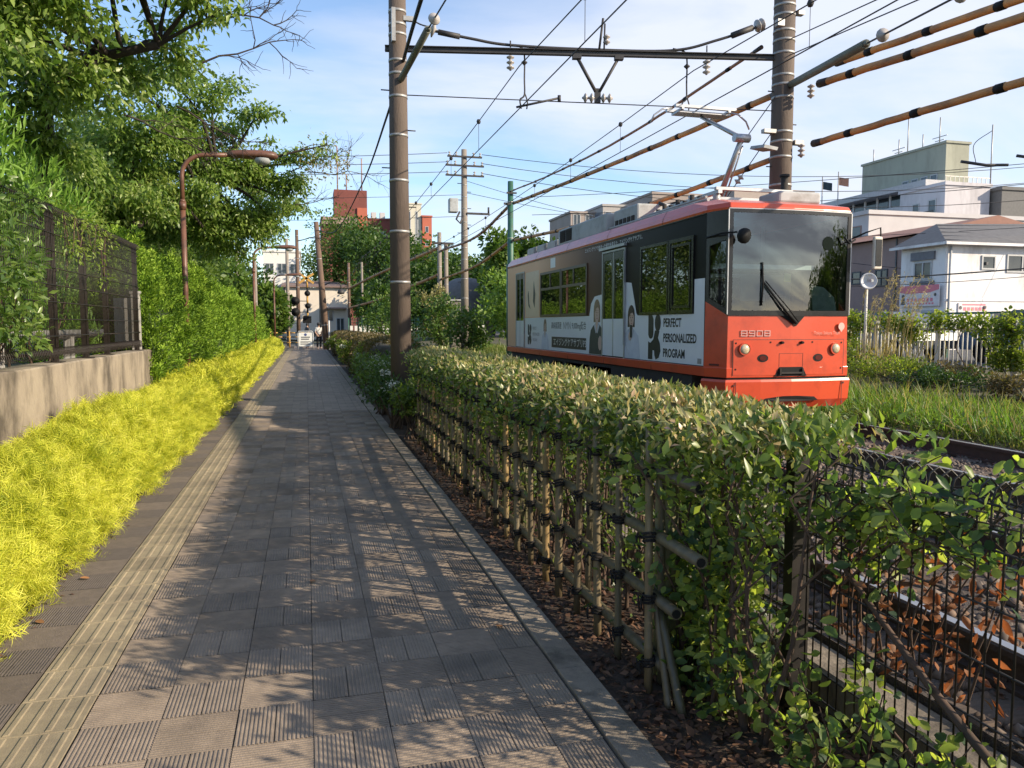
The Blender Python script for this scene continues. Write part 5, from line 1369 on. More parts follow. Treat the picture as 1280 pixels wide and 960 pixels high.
gt_, _ = building('green_tower', 'tall greenish tower block with antennas on its flat roof', 52.7, 55.1, 54.8, 65, .5, 17.0, M_greenb,
    [('-x', 55.6 + k * 1.1, 56.4 + k * 1.1, 13.2, 14.6) for k in range(4)] + [('-x', 63.6, 64.3, 12.6, 13.4)], parapet=.2)
MB().bb(50.6, 52.69, 54.0, 67.5, .5, 12.0).build('lower_wing', M_pale, gt_)
m_ = MB(); m_.bb(50.0, 52.69, 54.0, 68.2, 13.2, 13.7).bb(50.0, 52.69, 54.0, 68.2, 11.2, 11.9); m_.build('balcony_slab', surf('slab_pale', (.55, .54, .55), rough=.9), gt_)
m_ = MB()
for k in range(9): m_.bb(50.9, 51.0, 54.2 + k * 1.6, 54.4 + k * 1.6, 11.9, 13.2)
m_.build('balcony_post', M_pale, gt_)
p_ = MB(); p_.bb(51.6, 51.65, 54.2, 67.6, 12.0, 13.2); p_.build('glazing', M_wpane, gt_)
for k, (y, h) in enumerate(((56.5, 2.6), (58.4, 1.6), (60.2, 3.6), (61.3, 1.8), (64.6, 1.6))):
    m_ = MB(); m_.cyl((53.6, y, 17.0), (53.6, y, 17.0 + h), .05, n=6)
    if k in (0, 3): m_.bb(53.57, 53.63, y - .8, y + .8, 17.9, 17.96).bb(53.57, 53.63, y - .5, y + .5, 17.6, 17.66)
    m_.build('antenna', M_band, gt_)
m_ = MB()
for k in range(10): m_.bb(47.05 + k * .42, 47.09 + k * .42, 48.85, 48.89, 12.2, 12.9)
m_.bb(47.0, 51.2, 48.85, 48.9, 12.86, 12.92); m_.build('roof_rail', M_band, lb_)
MB().cyl((51.4, 49.0, 12.2), (51.4, 49.0, 17), .05, n=6).build('mast', M_band, lb_)
building('grey_block', 'dark grey flat roofed block past the lilac one', 51.5, 70, 48, 56, .5, 11.9, surf('render_grey', (.17, .165, .16), (.14, .135, .13), rough=.9), [])
# flags
fl_ = thing('flagpole', 'two small flags on poles above the low pale building', 'flag', (44.5, 61, 8))
for y, m__, d in ((62.0, surf('flag_navy', (.03, .05, .06), rough=.8), 0), (59.8, surf('flag_orange', (.6, .25, .15), rough=.8), 1)):
    MB().cyl((46, y, 0.5), (46, y, 15.2), .05, n=6).build('pole', M_band, fl_)
    q_ = MB(); q_.loft([[(46 + .05 * math.sin(k), y - .08 - k * .18, 14.0 - .05 * k + .7 * j) for k in range(8)] for j in (0, 1)], closed=False); q_.build('flag', m__, fl_)
# blocks seen above the tram roof
M_beige = surf('render_beige', (.34, .28, .25), (.29, .24, .21), rough=.9, scale=.6)
def grid(face, a0, a1, n, z0, dz, m_, w_, h_): return [(face, a0 + (a1 - a0) * (i + .5) / n - w_ / 2, a0 + (a1 - a0) * (i + .5) / n + w_ / 2, z0 + dz * j, z0 + dz * j + h_) for i in range(n) for j in range(m_)]
building('apartment_block', 'small beige block peeking over the tram tail roof', 30.0, 33, 86, 94, 0, 14.6, M_beige, grid('-y', 30, 33, 2, 10.6, 2.6, 2, .9, 1.3))
building('apartment_block', 'grey beige block over the middle of the tram roof', 33.6, 39, 85, 95, 0, 15.4, surf('render_grey_beige', (.40, .37, .35), (.35, .32, .3), rough=.9), grid('-y', 33.6, 39, 4, 11, 2.6, 2, .8, 1.2))
building('apartment_block', 'stepped beige block with roof huts behind the pantograph', 38.9, 45.5, 83, 93, 0, 16.7, M_beige, grid('-y', 38.9, 45.5, 5, 12, 2.5, 2, .8, 1.2))
building('apartment_block', 'wide beige apartment block with many windows behind the thick pole', 48, 58.5, 80.5, 92, 0, 17.2, surf('render_tan', (.40, .33, .29), (.35, .29, .25), rough=.9), grid('-y', 48, 58.5, 7, 12.0, 2.6, 2, 1.0, 1.4))
# left of the crossing: long hall, pale flats, red brick complex
M_cream = surf('hall_cream', (.66, .58, .48), (.60, .52, .43), rough=.9, scale=.5)
hl_, _ = building('long_hall', 'cream hall with a shallow brown roof beyond the crossing', -2.2, 4.6, 88, 104, 0, 5.7, M_cream, [('-y', 1.9, 2.9, 2.0, 3.2), ('-y', 3.2, 4.1, .3, 2.4)], parapet=0)
rm = MB(); rm.add([(-2.6, 87.6, 5.72), (5.0, 87.6, 5.72), (3.0, 104, 7.3), (-2.6, 104, 7.3), (-2.6, 87.6, 5.9), (5.0, 87.6, 5.9)], [(0, 1, 5, 4), (4, 5, 2, 3)]); rm.build('roof', surf('hall_roof', (.22, .15, .13), rough=.9), hl_)
m_ = MB(); m_.bb(1.6, 4.3, 87.0, 88, 3.4, 3.55); m_.build('canopy', M_brown, hl_)
building('pale_flats', 'white block of flats standing behind the trees past the small lamps', -4.8, -.6, 96, 108, 0, 10.2, surf('flats_white', (.70, .68, .64), (.64, .62, .58), rough=.9), grid('-y', -4.8, -.6, 3, 2.2, 2.7, 3, 1.0, 1.3))
M_brick = surf('brick_red', (.20, .062, .05), (.165, .052, .042), rough=.9, scale=.7)
M_brick2 = surf('brick_orange', (.46, .13, .08), (.40, .115, .07), rough=.9, scale=.7)
rb_, _ = building('red_brick_complex', 'dark red brick complex with a square stair tower above the wooded slope', 3.0, 21.5, 146, 160, 0, 21.0, M_brick, [('-y', 9.6 + k * 2.0, 10.6 + k * 2.0, 17.4, 19.0) for k in range(4)], parapet=.3)
MB().bb(5.3, 11.2, 145.6, 151, 21.01, 26.2).build('stair_tower', M_brick, rb_)
MB().bb(9.4, 11.2, 145.3, 145.59, 18.6, 23).build('orange_bay', M_brick2, rb_)
MB().bb(3.0, 9.3, 145.2, 145.98, 19.9, 21.2).build('terrace', M_brown, rb_)
for x, h in ((6.0, 8), (7.6, 3), (10.4, 6)): MB().cyl((x, 147, 26.2), (x, 147, 26.2 + h), .12, n=6).build('mast', M_brown, rb_)
for x in (12, 13.6, 16): MB().bb(x, x + .9, 146, 147.5, 21.3, 22.4).build('roof_unit', M_pale, rb_)
building('cream_tower_block', 'cream tower with an orange side rising behind the path pole', 17.6, 20.4, 140, 148, 0, 23.2, surf('tower_cream', (.62, .58, .47), rough=.9), [('-y', 18.0, 18.5, 14, 22), ('-y', 19.3, 19.8, 14, 22)])
building('orange_block', 'orange brick block joined to the cream tower', 20.5, 22.2, 139.5, 147, 0, 21, M_brick2, [('-y', 21.0, 21.6, 18.2, 19.3), ('-y', 21.0, 21.6, 15.8, 16.9)])
dm = thing('grey_dome', 'grey rounded roof showing between trees beside the tall utility pole', 'roof', (13.4, 66, 0))
MB().lathe((13.4, 66, 0), (0, 0, 1), [(0, 2.4), (3.9, 2.4), (4.6, 2.2), (5.2, 1.7), (5.6, .9), (5.75, .001)], 20).build('shell', M_rooft, dm)

# ================================================================== RIGHT: pale fence, disc, parked things
M_fw = surf('fence_white', (.66, .64, .58), (.58, .56, .5), rough=.6, scale=4)
pf = thing('picket_fence', 'cream white metal bar fence half covered in ivy beyond the tracks', 'fence', (14.0, 20, .55))
bm_ = MB(); bm_.cyl((14.0, 0, .62), (14.0, 0, 1.60), .016, n=6).tube([(14.0, 0, 1.60), (14.03, 0, 1.68), (14.06, 0, 1.64)], .016, 6); bme = bm_.mesh('bar', M_fw)
for k in range(200): link('bar', bme, pf, (-14.0, 6.5 + k * .125 - 20, -.55))
pm_ = MB(); pm_.bb(13.96, 14.04, -.04, .04, .4, 1.70).bb(13.95, 14.05, -.05, .05, 1.70, 1.72); pme = pm_.mesh('post', M_fw)
for k in range(13): link('post', pme, pf, (-14.0, 6.56 + k * 2 - 20, -.55))
for z in (.68, 1.52): MB().bb(13.985, 14.015, 6.4, 31.5, z - .02, z + .02).build('rail', M_fw, pf)
dc = thing('round_dish', 'round white dish on a slim pole between tram and white house', 'dish', (12.3, 14.9, .5))
MB().cyl((12.3, 14.9, .5), (12.3, 14.9, 2.45), .03, n=8).build('pole', M_fw, dc)
MB().lathe((12.28, 14.85, 2.60), (-.45, -1, .05), [(0, .001), (.0, .05), (.035, .14), (.075, .185), (.08, .185), (.05, .14), (-.02, .02), (-.02, .001)], 24).build('dish', surf('dish_white', (.72, .72, .74), rough=.5), dc)
MB().cyl((12.27, 14.83, 2.60), (12.18, 14.62, 2.60), .012, n=6).bb(12.15, 12.21, 14.58, 14.66, 2.57, 2.63).build('receiver', M_grey, dc)
gr_ = thing('green_railing', 'dark green rail running behind the cream bar fence', 'railing', (20, 24, .57))
MB().bb(20 - .03, 20 + .03, 12, 40, 1.95, 2.02).bb(20 - .02, 20 + .02, 12, 40, 1.2, 1.24).build('rail', M_green, gr_)
for k in range(14): MB().bb(19.96, 20.04, 12.4 + k * 2.0, 12.48 + k * 2.0, .57, 2.0).build('post', M_green, gr_)
# parked car glimpsed through the bars
def car(x, y, rz, col, label):
    t = thing('parked_car', label, 'car', (x, y, .57), 'cars in the car park')
    S = [(-2.1, .35), (-2.15, .6), (-2.05, .82), (-1.75, .92), (-1.2, 1.32), (-.7, 1.45), (.5, 1.45), (1.0, 1.25), (1.4, .95), (2.0, .85), (2.1, .6), (2.05, .35)]
    def loft(prof, ws_):
        m_ = MB(); m_.loft([[(u, w_ * (1 if z < .95 else .86), z) for u, z in prof] for w_ in ws_], cap_top=True, cap_bot=True); return m_
    link('body', loft(S, (-.84, .84)).mesh('body', col), t)
    Wn = [(-1.62, .96), (-1.15, 1.28), (.55, 1.38), (.95, 1.2), (1.25, .97)]
    m_ = MB(); m_.loft([[(u, w_, z) for u, z in Wn] for w_ in (-.86 * .86, .86 * .86)], cap_top=True, cap_bot=True); link('side_window', m_.mesh('side_window', M_wpane), t)
    for u in (-1.3, 1.3):
        for s in (-1, 1):
            m_ = MB(); m_.lathe((u, s * .80, .31), (0, s, 0), [(-.1, .001), (-.1, .31), (.06, .31), (.07, .2), (.05, .18), (.05, .001)], 16); link('wheel', m_.mesh('wheel', M_rubber), t)
    t.rotation_euler = (0, 0, rz); return t
car(17.4, 20.4, R(95), surf('car_silver', (.13, .14, .15), rough=.3, metal=.3), 'silver car parked behind the bars just past the tram nose')
car(19.0, 16.0, R(92), surf('car_blue', (.08, .13, .2), rough=.3), 'dark blue car parked behind the ivy covered bars')
# green mesh and white pickets beyond the flower shrubs
gm = thing('green_mesh_fence', 'tall green mesh fence at the foot of the wooded slope', 'fence', (6, 62, 0))
for k in range(9): MB().cyl((3.2 + k * 1.1, 62, 0), (3.2 + k * 1.1, 62, 2.2), .05, n=6).build('post', M_green, gm)
m_ = MB()
for k in range(45): m_.cyl((3.2 + k * .2, 62, .1), (3.2 + k * .2, 62, 2.15), .012, n=4)
for k in range(10): m_.cyl((3.2, 62, .2 + k * .2), (12, 62, .2 + k * .2), .012, n=4)
mm_ = m_.build('mesh_wires', M_green, gm, kind='stuff')
wp_ = thing('white_pickets', 'row of white pickets in front of the green mesh fence', 'fence', (4.4, 58, 0))
for k in range(11): MB().bb(3.1 + k * .33, 3.30 + k * .33, 58, 58.05, 0, 1.55).build('picket', M_fw, wp_)
MB().bb(3.0, 6.8, 58.055, 58.09, .9, 1.0).build('rail', M_fw, wp_)
# ================================================================== VEGETATION
L_gold = leafy('golden_thread', [(.18, .25, .03), (.49, .52, .04), (.67, .65, .08), (.75, .72, .15)], rough=.65, trans=.38, tcol=(1.15, 1.2, .6), nscale=2.6, spec=.25)
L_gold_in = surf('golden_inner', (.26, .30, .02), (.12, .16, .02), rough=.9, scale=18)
L_jun = leafy('juniper', [(.045, .10, .010), (.12, .22, .02), (.23, .36, .035), (.36, .49, .07)], rough=.6, trans=.2, nscale=1.0, spec=.25)
L_jun_in = surf('juniper_inner', (.018, .035, .008), (.03, .05, .012), rough=.95, scale=12)  # core darkened to paint in the shade of gaps between plumes
L_cherry = leafy('cherry_leaf', [(.045, .095, .02), (.125, .21, .040), (.26, .36, .08), (.43, .48, .20)], rough=.36, trans=.48, tcol=(1.4, 1.45, .85), nscale=.7, spec=.45)
L_olea = leafy('oleander_leaf', [(.09, .19, .03), (.18, .32, .05), (.30, .46, .10)], rough=.42, trans=.42, nscale=1.2)
L_shrub = leafy('shrub_leaf', [(.045, .095, .02), (.10, .17, .035), (.20, .27, .065)], rough=.32, trans=.38, nscale=1.2, spec=.55)
L_top = leafy('hedge_top_leaf', [(.045, .085, .02), (.12, .17, .04), (.27, .28, .085), (.46, .40, .18), (.50, .30, .19)], rough=.35, trans=.35, tcol=(1.3, 1.2, .7), nscale=3, spec=.55)  # cream end paints in glints; the reddish leaves are their own colour
L_hedge = leafy('hedge_leaf', [(.04, .07, .02), (.08, .13, .03), (.17, .23, .05), (.28, .31, .08)], rough=.35, trans=.5, nscale=2, spec=.5)
L_vine = leafy('vine_leaf', [(.03, .062, .038), (.065, .115, .055), (.14, .21, .06), (.34, .40, .09), (.46, .48, .16)], rough=.4, trans=.55, nscale=2.5, spec=.45)  # bluish dark end paints in shade, yellow end paints in lit leaves
L_dead = leafy('dead_leaf', [(.14, .06, .03), (.26, .115, .05), (.40, .20, .10)], rough=.7, trans=.4, tcol=(1.5, 1.0, .6), nscale=4)
L_litter = leafy('litter_leaf', [(.035, .018, .012), (.08, .038, .022), (.17, .09, .05)], rough=.7, trans=.05, nscale=4)
L_dark = leafy('dark_leaf', [(.022, .05, .014), (.045, .09, .02), (.08, .14, .03)], rough=.4, trans=.3, nscale=1.4)
L_far = leafy('far_leaf', [(.025, .06, .012), (.05, .10, .018), (.09, .15, .028)], rough=.5, trans=.3, nscale=.5)
L_far2 = leafy('far_leaf_light', [(.05, .10, .018), (.09, .16, .028), (.16, .22, .045)], rough=.5, trans=.3, nscale=.5)
L_brownh = leafy('brown_hedge_leaf', [(.07, .07, .03), (.14, .11, .05), (.22, .15, .08)], rough=.5, trans=.3, nscale=2)
L_grass = leafy('grass_blade', [(.05, .085, .018), (.10, .15, .03), (.20, .22, .07), (.30, .27, .12)], rough=.5, trans=.35, nscale=1.5)
L_dry = leafy('dry_grass', [(.25, .20, .09), (.38, .30, .15), (.46, .38, .2)], rough=.6, trans=.35, nscale=2)
L_ivy = leafy('ivy_leaf', [(.07, .11, .02), (.16, .21, .04), (.32, .34, .08)], rough=.4, trans=.58, nscale=1.5)
L_white = leafy('petal_white', [(.62, .62, .50), (.74, .74, .64), (.80, .80, .72)], rough=.6, trans=.3, tcol=(1, 1, .9), nscale=4)
M_bark = surf('bark', (.055, .042, .036), (.028, .022, .02), rough=.95, scale=8, stretch=(1, 1, .4), bump=.7, bscale=25)
M_twig = surf('twig', (.10, .06, .04), (.06, .04, .028), rough=.9, scale=8)

T_CURL = (np.array([(0, 0, 0), (.3, .5, .22), (.34, 0, -.04), (.3, -.5, .22), (.7, .42, .30), (.72, 0, .02), (.7, -.42, .30), (1, 0, .34)], float), [(0, 2, 1), (0, 3, 2), (1, 2, 5, 4), (2, 3, 6, 5), (4, 5, 7), (5, 6, 7)])
# ---- long hedges with a lumpy rounded section
def hedge_points(n, x0, x1, y0, y1, ztop, zbot, power=2.6, taper=None, lumpa=.05, lf=1.6, ybias=1.0, sides=True):
    """points and outward normals on the skin of a hedge running along y"""
    y = y0 + (y1 - y0) * rng.random(n) ** ybias
    a = rng.uniform(-.12, math.pi + .12, n) if sides else rng.uniform(.2, math.pi - .2, n)
    c, s = np.cos(a), np.sin(a)
    px = np.sign(c) * np.abs(c) ** (2 / power); pz = np.sign(s) * np.abs(s) ** (2 / power)
    top = ztop(y) if callable(ztop) else ztop
    cx_ = (x0 + x1) / 2; hw = (x1 - x0) / 2
    P = np.stack([cx_ + hw * px, y, zbot + (top - zbot) * np.maximum(pz, -.2)], 1)
    N = np.stack([c, rng.normal(0, .18, n), s * .9], 1)
    # rounded ends
    P = P + unit(N) * lump(P, lf, lumpa)[:, None]
    return P, unit(N)
def core_loft(x0, x1, y0, y1, zt, zb, shrink, step, power=2.6):
    m_ = MB(); rings = []
    n = max(2, int((y1 - y0) / step))
    for i in range(n + 1):
        y = y0 + (y1 - y0) * i / n; t_ = zt(y) if callable(zt) else zt
        e = 1 if 0 < i < n else .6
        r = []
        for k in range(13):
            a = math.pi * k / 12; c, s = math.cos(a), math.sin(a)
            w_ = (x1 - x0) / 2 * shrink * e * (1 + .06 * math.sin(y * 3.1 + k))
            r.append(((x0 + x1) / 2 + w_ * math.copysign(abs(c) ** (2 / power), c), y, zb + (t_ - zb) * shrink * e * abs(s) ** (2 / power) * (1 + .03 * math.sin(y * 4.3 + k * 2))))
        rings.append(r)
    m_.loft(rings, closed=True, smooth=True, cap_top=True, cap_bot=True); return m_
gh = thing('golden_hedge', 'low bright yellow thread leaved hedge along the path under the wall', 'hedge', (-1.97, 20, 0))
zt = lambda y: .70 + .05 * np.sin(np.asarray(y) * .9) + .03 * np.sin(np.asarray(y) * 2.3)
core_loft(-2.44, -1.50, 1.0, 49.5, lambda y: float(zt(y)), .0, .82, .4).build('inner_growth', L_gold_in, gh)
for (y0, y1, n, L_, T_, lo) in ((1.2, 6.5, 27000, .105, T_FROND, .055), (6.5, 13, 19000, .13, T_FROND, .06), (13, 26, 22000, .17, T_FROND_S, .06), (26, 49.6, 16000, .24, T_FROND_S, .06)):
    P, N = hedge_points(n, -2.42, -1.52, y0, y1, zt, .02, lumpa=lo, lf=2.4)
    D = unit(N * .75 + np.array([.10, 0, .25]) + rng.normal(0, .45, (n, 3)))
    P = P - N * rng.uniform(0, .11, (n, 1))
    leaves('foliage', P, D, N + rng.normal(0, .4, (n, 3)), L_ * rng.uniform(.55, 1.25, n), L_ * rng.uniform(.6, 1.2, n), T_, L_gold, gh)

n = 700
P, N = hedge_points(n, -2.40, -1.54, 1.5, 16, zt, .02, lumpa=.05, lf=2.4)
leaves('dry_twigs', P - N * .02, unit(N * .6 + rng.normal(0, .6, (n, 3))), rdir(n), .10 * rng.uniform(.5, 1.3, n), .004, T_QUAD, leafy('dry_twig', [(.16, .10, .04), (.28, .20, .08)], trans=.1), gh)
jh = thing('juniper_hedge', 'tall clipped juniper hedge in fresh green behind the large lamp', 'hedge', (-3.0, 24, 0))
jt = lambda y: 2.78 - .022 * (np.asarray(y) - 14) + .14 * np.sin(np.asarray(y) * 1.1) + .07 * np.sin(np.asarray(y) * 2.7 + 1)
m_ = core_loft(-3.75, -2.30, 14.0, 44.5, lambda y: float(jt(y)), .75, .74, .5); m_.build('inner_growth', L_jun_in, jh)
for y in np.arange(14.6, 44, 1.3): MB().tube([(-2.95 + random.uniform(-.2, .2), y, 0), (-2.9 + random.uniform(-.2, .2), y + .1, .6), (-2.95, y, 1.2)], [.07, .06, .05], 6).build('stem', M_bark, jh)
def plumes(n, per, y0, y1, ln, rad, lw, end=False):
    """flame-like plumes: leaves packed round an axis that leans out and turns up"""
    if end:
        P = np.stack([rng.uniform(-3.6, -2.4, n), rng.normal(13.95, .1, n), rng.uniform(.55, 2.35, n)], 1); N = np.tile([0, -1., .2], (n, 1))
    else:
        P, N = hedge_points(n, -3.66, -2.36, y0, y1, jt, .50, power=2.5, lumpa=.16, lf=1.15)
    ax_ = unit(N * .60 + np.array([.03, -.12, .80]) + rng.normal(0, .20, (n, 3)))
    L0 = ln * rng.uniform(.55, 1.25, n)
    P = P - ax_ * (L0 * .45)[:, None]
    t_ = rng.random((n, per)) ** .8
    r_ = rad * (np.sin(np.pi * np.clip(t_ * .86 + .14, 0, 1)) ** .8) * (.55 + .45 * rng.random((n, per)))
    q = rng.normal(size=(n, per, 3)); q -= ax_[:, None, :] * np.sum(q * ax_[:, None, :], 2, keepdims=True); q /= np.linalg.norm(q, axis=2, keepdims=True)
    pp = P[:, None, :] + ax_[:, None, :] * (t_ * L0[:, None])[:, :, None] + q * r_[:, :, None]
    dd = ax_[:, None, :] * .9 + q * .75 + rng.normal(0, .25, pp.shape)
    nn_ = q + rng.normal(0, .5, pp.shape)
    pp = pp.reshape(-1, 3); m_ = len(pp)
    leaves('foliage', pp, dd.reshape(-1, 3), nn_.reshape(-1, 3), lw * rng.uniform(.6, 1.3, m_), lw * .34, T_QUAD, L_jun, jh)
plumes(430, 150, 13.8, 20, .62, .115, .070); plumes(440, 120, 20, 30, .70, .14, .09); plumes(480, 80, 30, 44.6, .8, .17, .13)
plumes(110, 120, 0, 0, .6, .12, .07, end=True)

# ---- cherry trees: limbs fanning out to leafy clumps
def tree(name, label, cat, trunk, clumps, leafn, L_, W_, mat, r0, group=None, twig=True, droop=.5, tmpl=T_LEAF, crown='crown', bark=None, sub=5, spread=.42, start=.35):
    t = thing(name, label, cat, trunk[0], group)
    tk = [Vector(p) for p in catmull(trunk, 5)]
    k_ = len(tk)
    MB().tube(tk, [r0 * (1 - .6 * i / (k_ - 1)) for i in range(k_)], 10).build('trunk', bark or M_bark, t)
    lim = MB(); Ps = []; Ds = []; Ls = []
    for (cx_, cy_, cz_, rr, dens) in clumps:
        c = Vector((cx_, cy_, cz_))
        i = max(int(start * k_), min(range(k_), key=lambda j: (tk[j] - c).length + abs(tk[j].z - (c.z - rr)) * .8))
        i = min(i, k_ - 1)
        a = tk[i]; mid = a.lerp(c, .5) + Vector((random.uniform(-.2, .2), random.uniform(-.2, .2), random.uniform(-.05, .35))) * rr
        lp = catmull([a, mid, c], 5); L0 = (c - a).length
        lim.tube(lp, [max(.012, r0 * .40 * (1 - .75 * q / (len(lp) - 1)) * min(1.3, .5 + L0 * .12)) for q in range(len(lp))], 7, caps=False)
        nsub = int(sub * (1.5 if dens > 1 else 1))
        for s_ in range(nsub):
            d = Vector(rdir(1)[0]); d.z *= .55
            st = lp[random.randint(len(lp) // 2, len(lp) - 1)]
            e = c + d.normalized() * rr * random.uniform(.55, 1.0)
            q_ = catmull([st, st.lerp(e, .5) + Vector((0, 0, .12 * rr)), e], 4)
            if twig: lim.tube(q_, [max(.004, r0 * .085 * (1 - .8 * u / (len(q_) - 1))) for u in range(len(q_))], 4, caps=False)
            m_ = int(leafn * dens * rr * rr / nsub)
            if m_ < 1: continue
            u = rng.random(m_) ** .7 * .999
            idx = (u * (len(q_) - 1)).astype(int); fr_ = u * (len(q_) - 1) - idx
            qa = np.array(q_); base = qa[idx] * (1 - fr_[:, None]) + qa[idx + 1] * fr_[:, None]
            off = rng.normal(0, 1, (m_, 3)) * np.array([1, 1, .6]) * rr * spread * .5
            Ps.append(base + off)
            dd = unit(off + 1e-6) * .6 + rng.normal(0, .6, (m_, 3)) + np.array([0, 0, -droop])
            Ds.append(dd)
    lim.build('limbs', bark or M_bark, t)
    P = np.concatenate(Ps); D = np.concatenate(Ds); n = len(P)
    N = rng.normal(0, .55, (n, 3)) + np.array([0, 0, 1.0])
    sc = rng.uniform(.6, 1.25, n)
    leaves(crown, P, D, N, L_ * sc, W_ * sc, tmpl, mat, t)
    return t
c1 = [(-3.3, 8.3, 4.3, .95, 1.1), (-2.7, 8.9, 4.9, .85, 1.2), (-2.3, 8.4, 5.5, .9, 1.1), (-1.75, 9.4, 5.45, .75, 1.1), (-1.15, 9.7, 5.6, .65, .9), (-3.7, 10.2, 5.2, 1.0, 1.0), (-2.9, 11.2, 4.5, .8, 1.0), (-2.1, 10.8, 4.75, .65, .8),
      (-1.6, 10.8, 5.1, .55, .7), (-3.2, 9.6, 6.2, 1.1, 1.0), (-1.9, 9.6, 6.3, .9, .9), (-.75, 9.8, 5.95, .5, .7), (-3.4, 11.8, 3.9, .8, 1.1), (-4.6, 10.5, 4.4, 1.1, 1.0), (-2.6, 9.6, 4.25, .6, .8), (-3.0, 7.6, 5.2, .9, 1.0), (-4.0, 12.5, 5.4, 1.0, .9), (-.9, 9.6, 5.15, .35, .6)]
tree('cherry_tree', 'cherry tree with a dark crooked limb spreading over the mesh fence', 'tree', [(-3.75, 12.6, .9), (-3.6, 12.3, 2.4), (-3.3, 11.7, 3.9), (-3.0, 10.9, 4.55), (-2.3, 10.2, 4.72), (-1.6, 9.95, 4.86)], c1, 3200, .108, .048, L_cherry, .115, group='cherry trees')
c2 = [(-2.4, 19.4, 5.2, 1.1, 1.0), (-1.4, 19.6, 5.2, .9, .9), (-.5, 19.8, 5.0, .7, .8), (.05, 19.5, 5.55, .5, .40), (-2.9, 20.2, 4.2, 1.0, 1.1), (-1.6, 21.0, 4.2, 1.0, 1.1), (-.75, 21.2, 4.25, .7, .9), (-3.7, 19.0, 4.7, 1.1, 1.0), (-3.9, 21.5, 3.8, 1.1, 1.0), (-2.1, 21.6, 3.6, .8, 1.0), (-1.2, 22.5, 4.15, .7, .9), (-3.3, 17.6, 4.2, 1.0, 1.0),
      (-2.9, 17.6, 5.6, .8, .6), (-.9, 22.0, 5.0, .7, .8), (-4.6, 18.6, 5.6, 1.2, 1.0), (.55, 19.0, 5.85, .4, .25), (-.25, 21.5, 4.7, .5, .7), (-4.8, 16.4, 4.0, 1.3, 1.1), (-4.4, 15.4, 3.3, 1.1, 1.1), (-2.2, 23.4, 4.0, .9, 1.0), (-2.3, 18.2, 4.5, .7, .9)]
tree('cherry_tree', 'broad cherry tree behind the juniper hedge with thin bare twigs reaching toward the sky', 'tree', [(-4.3, 17.4, .5), (-4.2, 17.3, 2.2), (-3.8, 17.9, 3.4), (-2.9, 18.8, 4.3), (-1.9, 19.3, 5.0)], c2 + [(-3.4, 17.6, 5.2, 1.0, .9), (-2.7, 18.4, 6.0, .8, .8), (-1.5, 19.5, 6.05, .6, .6), (-.5, 19.6, 5.7, .5, .5), (-3.6, 15.6, 4.6, .9, .9), (-2.6, 17.6, 6.7, .8, .6), (-1.8, 18.2, 6.8, .7, .5), (-1.0, 18.8, 6.4, .6, .5), (-3.4, 16.8, 6.3, .8, .7)], 3500, .125, .056, L_cherry, .17, group='cherry trees')
# bare twig sprays at the crown's edge
bt = thing('bare_branch', 'bare twiggy branches sticking out of the cherry crowns over the path', 'branch', (-1, 19, 5))
m_ = MB()
def spray(p, d, L_, depth, r):
    d = Vector(d).normalized(); q_ = [Vector(p)]
    for k in range(4): q_.append(q_[-1] + (d + Vector(rng.normal(0, .16, 3))).normalized() * L_ / 4)
    m_.tube(q_, [r * (1 - .5 * k / 4) for k in range(5)], 4, caps=False)
    if depth:
        for k in (1, 2, 3, 4):
            for _ in range(1 if k < 3 else 2): spray(q_[k], d + Vector(rng.normal(0, .55, 3)), L_ * .5, depth - 1, r * .55)
for p, d, L_ in (((-.3, 19.6, 5.3), (1, -.1, .55), 1.2), ((.1, 19.5, 5.3), (1, 0, .08), 1.3), ((-.4, 21, 4.6), (1, 0, .3), .9), ((-1.2, 10.6, 4.9), (.9, .1, .35), .9), ((-1.6, 11.2, 4.5), (.8, .3, -.35), .8), ((-1.0, 10, 5.3), (1, .1, -.1), .7), ((-2.2, 11, 4.3), (.7, .5, -.3), 1.0), ((-.2, 22, 3.9), (1, 0, .2), .7)):
    spray(p, d, L_, 2, .014)
m_.build('twigs', M_bark, bt, kind='stuff')
n = 500; Pt = np.stack([rng.uniform(-.1, 1.1, n), rng.normal(19.5, .25, n), rng.normal(5.55, .22, n)], 1)
leaves('leaves', Pt, rng.normal(0, .5, (n, 3)) + np.array([.3, 0, -.6]), rdir(n), .08, .035, T_LEAF, leafy('yellowing_leaf', [(.14, .15, .03), (.28, .22, .06), (.34, .25, .08)], trans=.4), bt)

# ---- oleander and glossy shrub at the mesh fence
def clumps_leaves(name, centers, per, rad, L_, W_, mat, parent, tmpl=T_LEAF, up=.4, out=.7):
    Ps = []; Ds = []
    for c in centers:
        c = np.array(c, float); r = rad if np.isscalar(rad) else c[3]
        c = c[:3]
        u = rdir(per); P = c + u * r * rng.random((per, 1)) ** .45
        Ps.append(P); Ds.append(u * out + rng.normal(0, .4, (per, 3)) + np.array([0, 0, up]))
    P = np.concatenate(Ps); D = np.concatenate(Ds); n = len(P); s_ = rng.uniform(.65, 1.2, n)
    return leaves(name, P, D, rng.normal(0, .6, (n, 3)) + np.array([0, 0, .8]), L_ * s_, W_ * s_, tmpl, mat, parent)
ol = thing('oleander', 'oleander with long narrow leaves rising behind the mesh fence', 'shrub', (-3.3, 8.8, 1.1))
ctr = []
for k in range(46):
    y = rng.uniform(6.2, 12.2); zt_ = 4.0 - .10 * abs(y - 8) - .16 * max(0, y - 9.5)
    ctr.append((rng.uniform(-3.6, -2.95), y, zt_ - rng.random() ** 1.6 * 2.2))
st = MB()
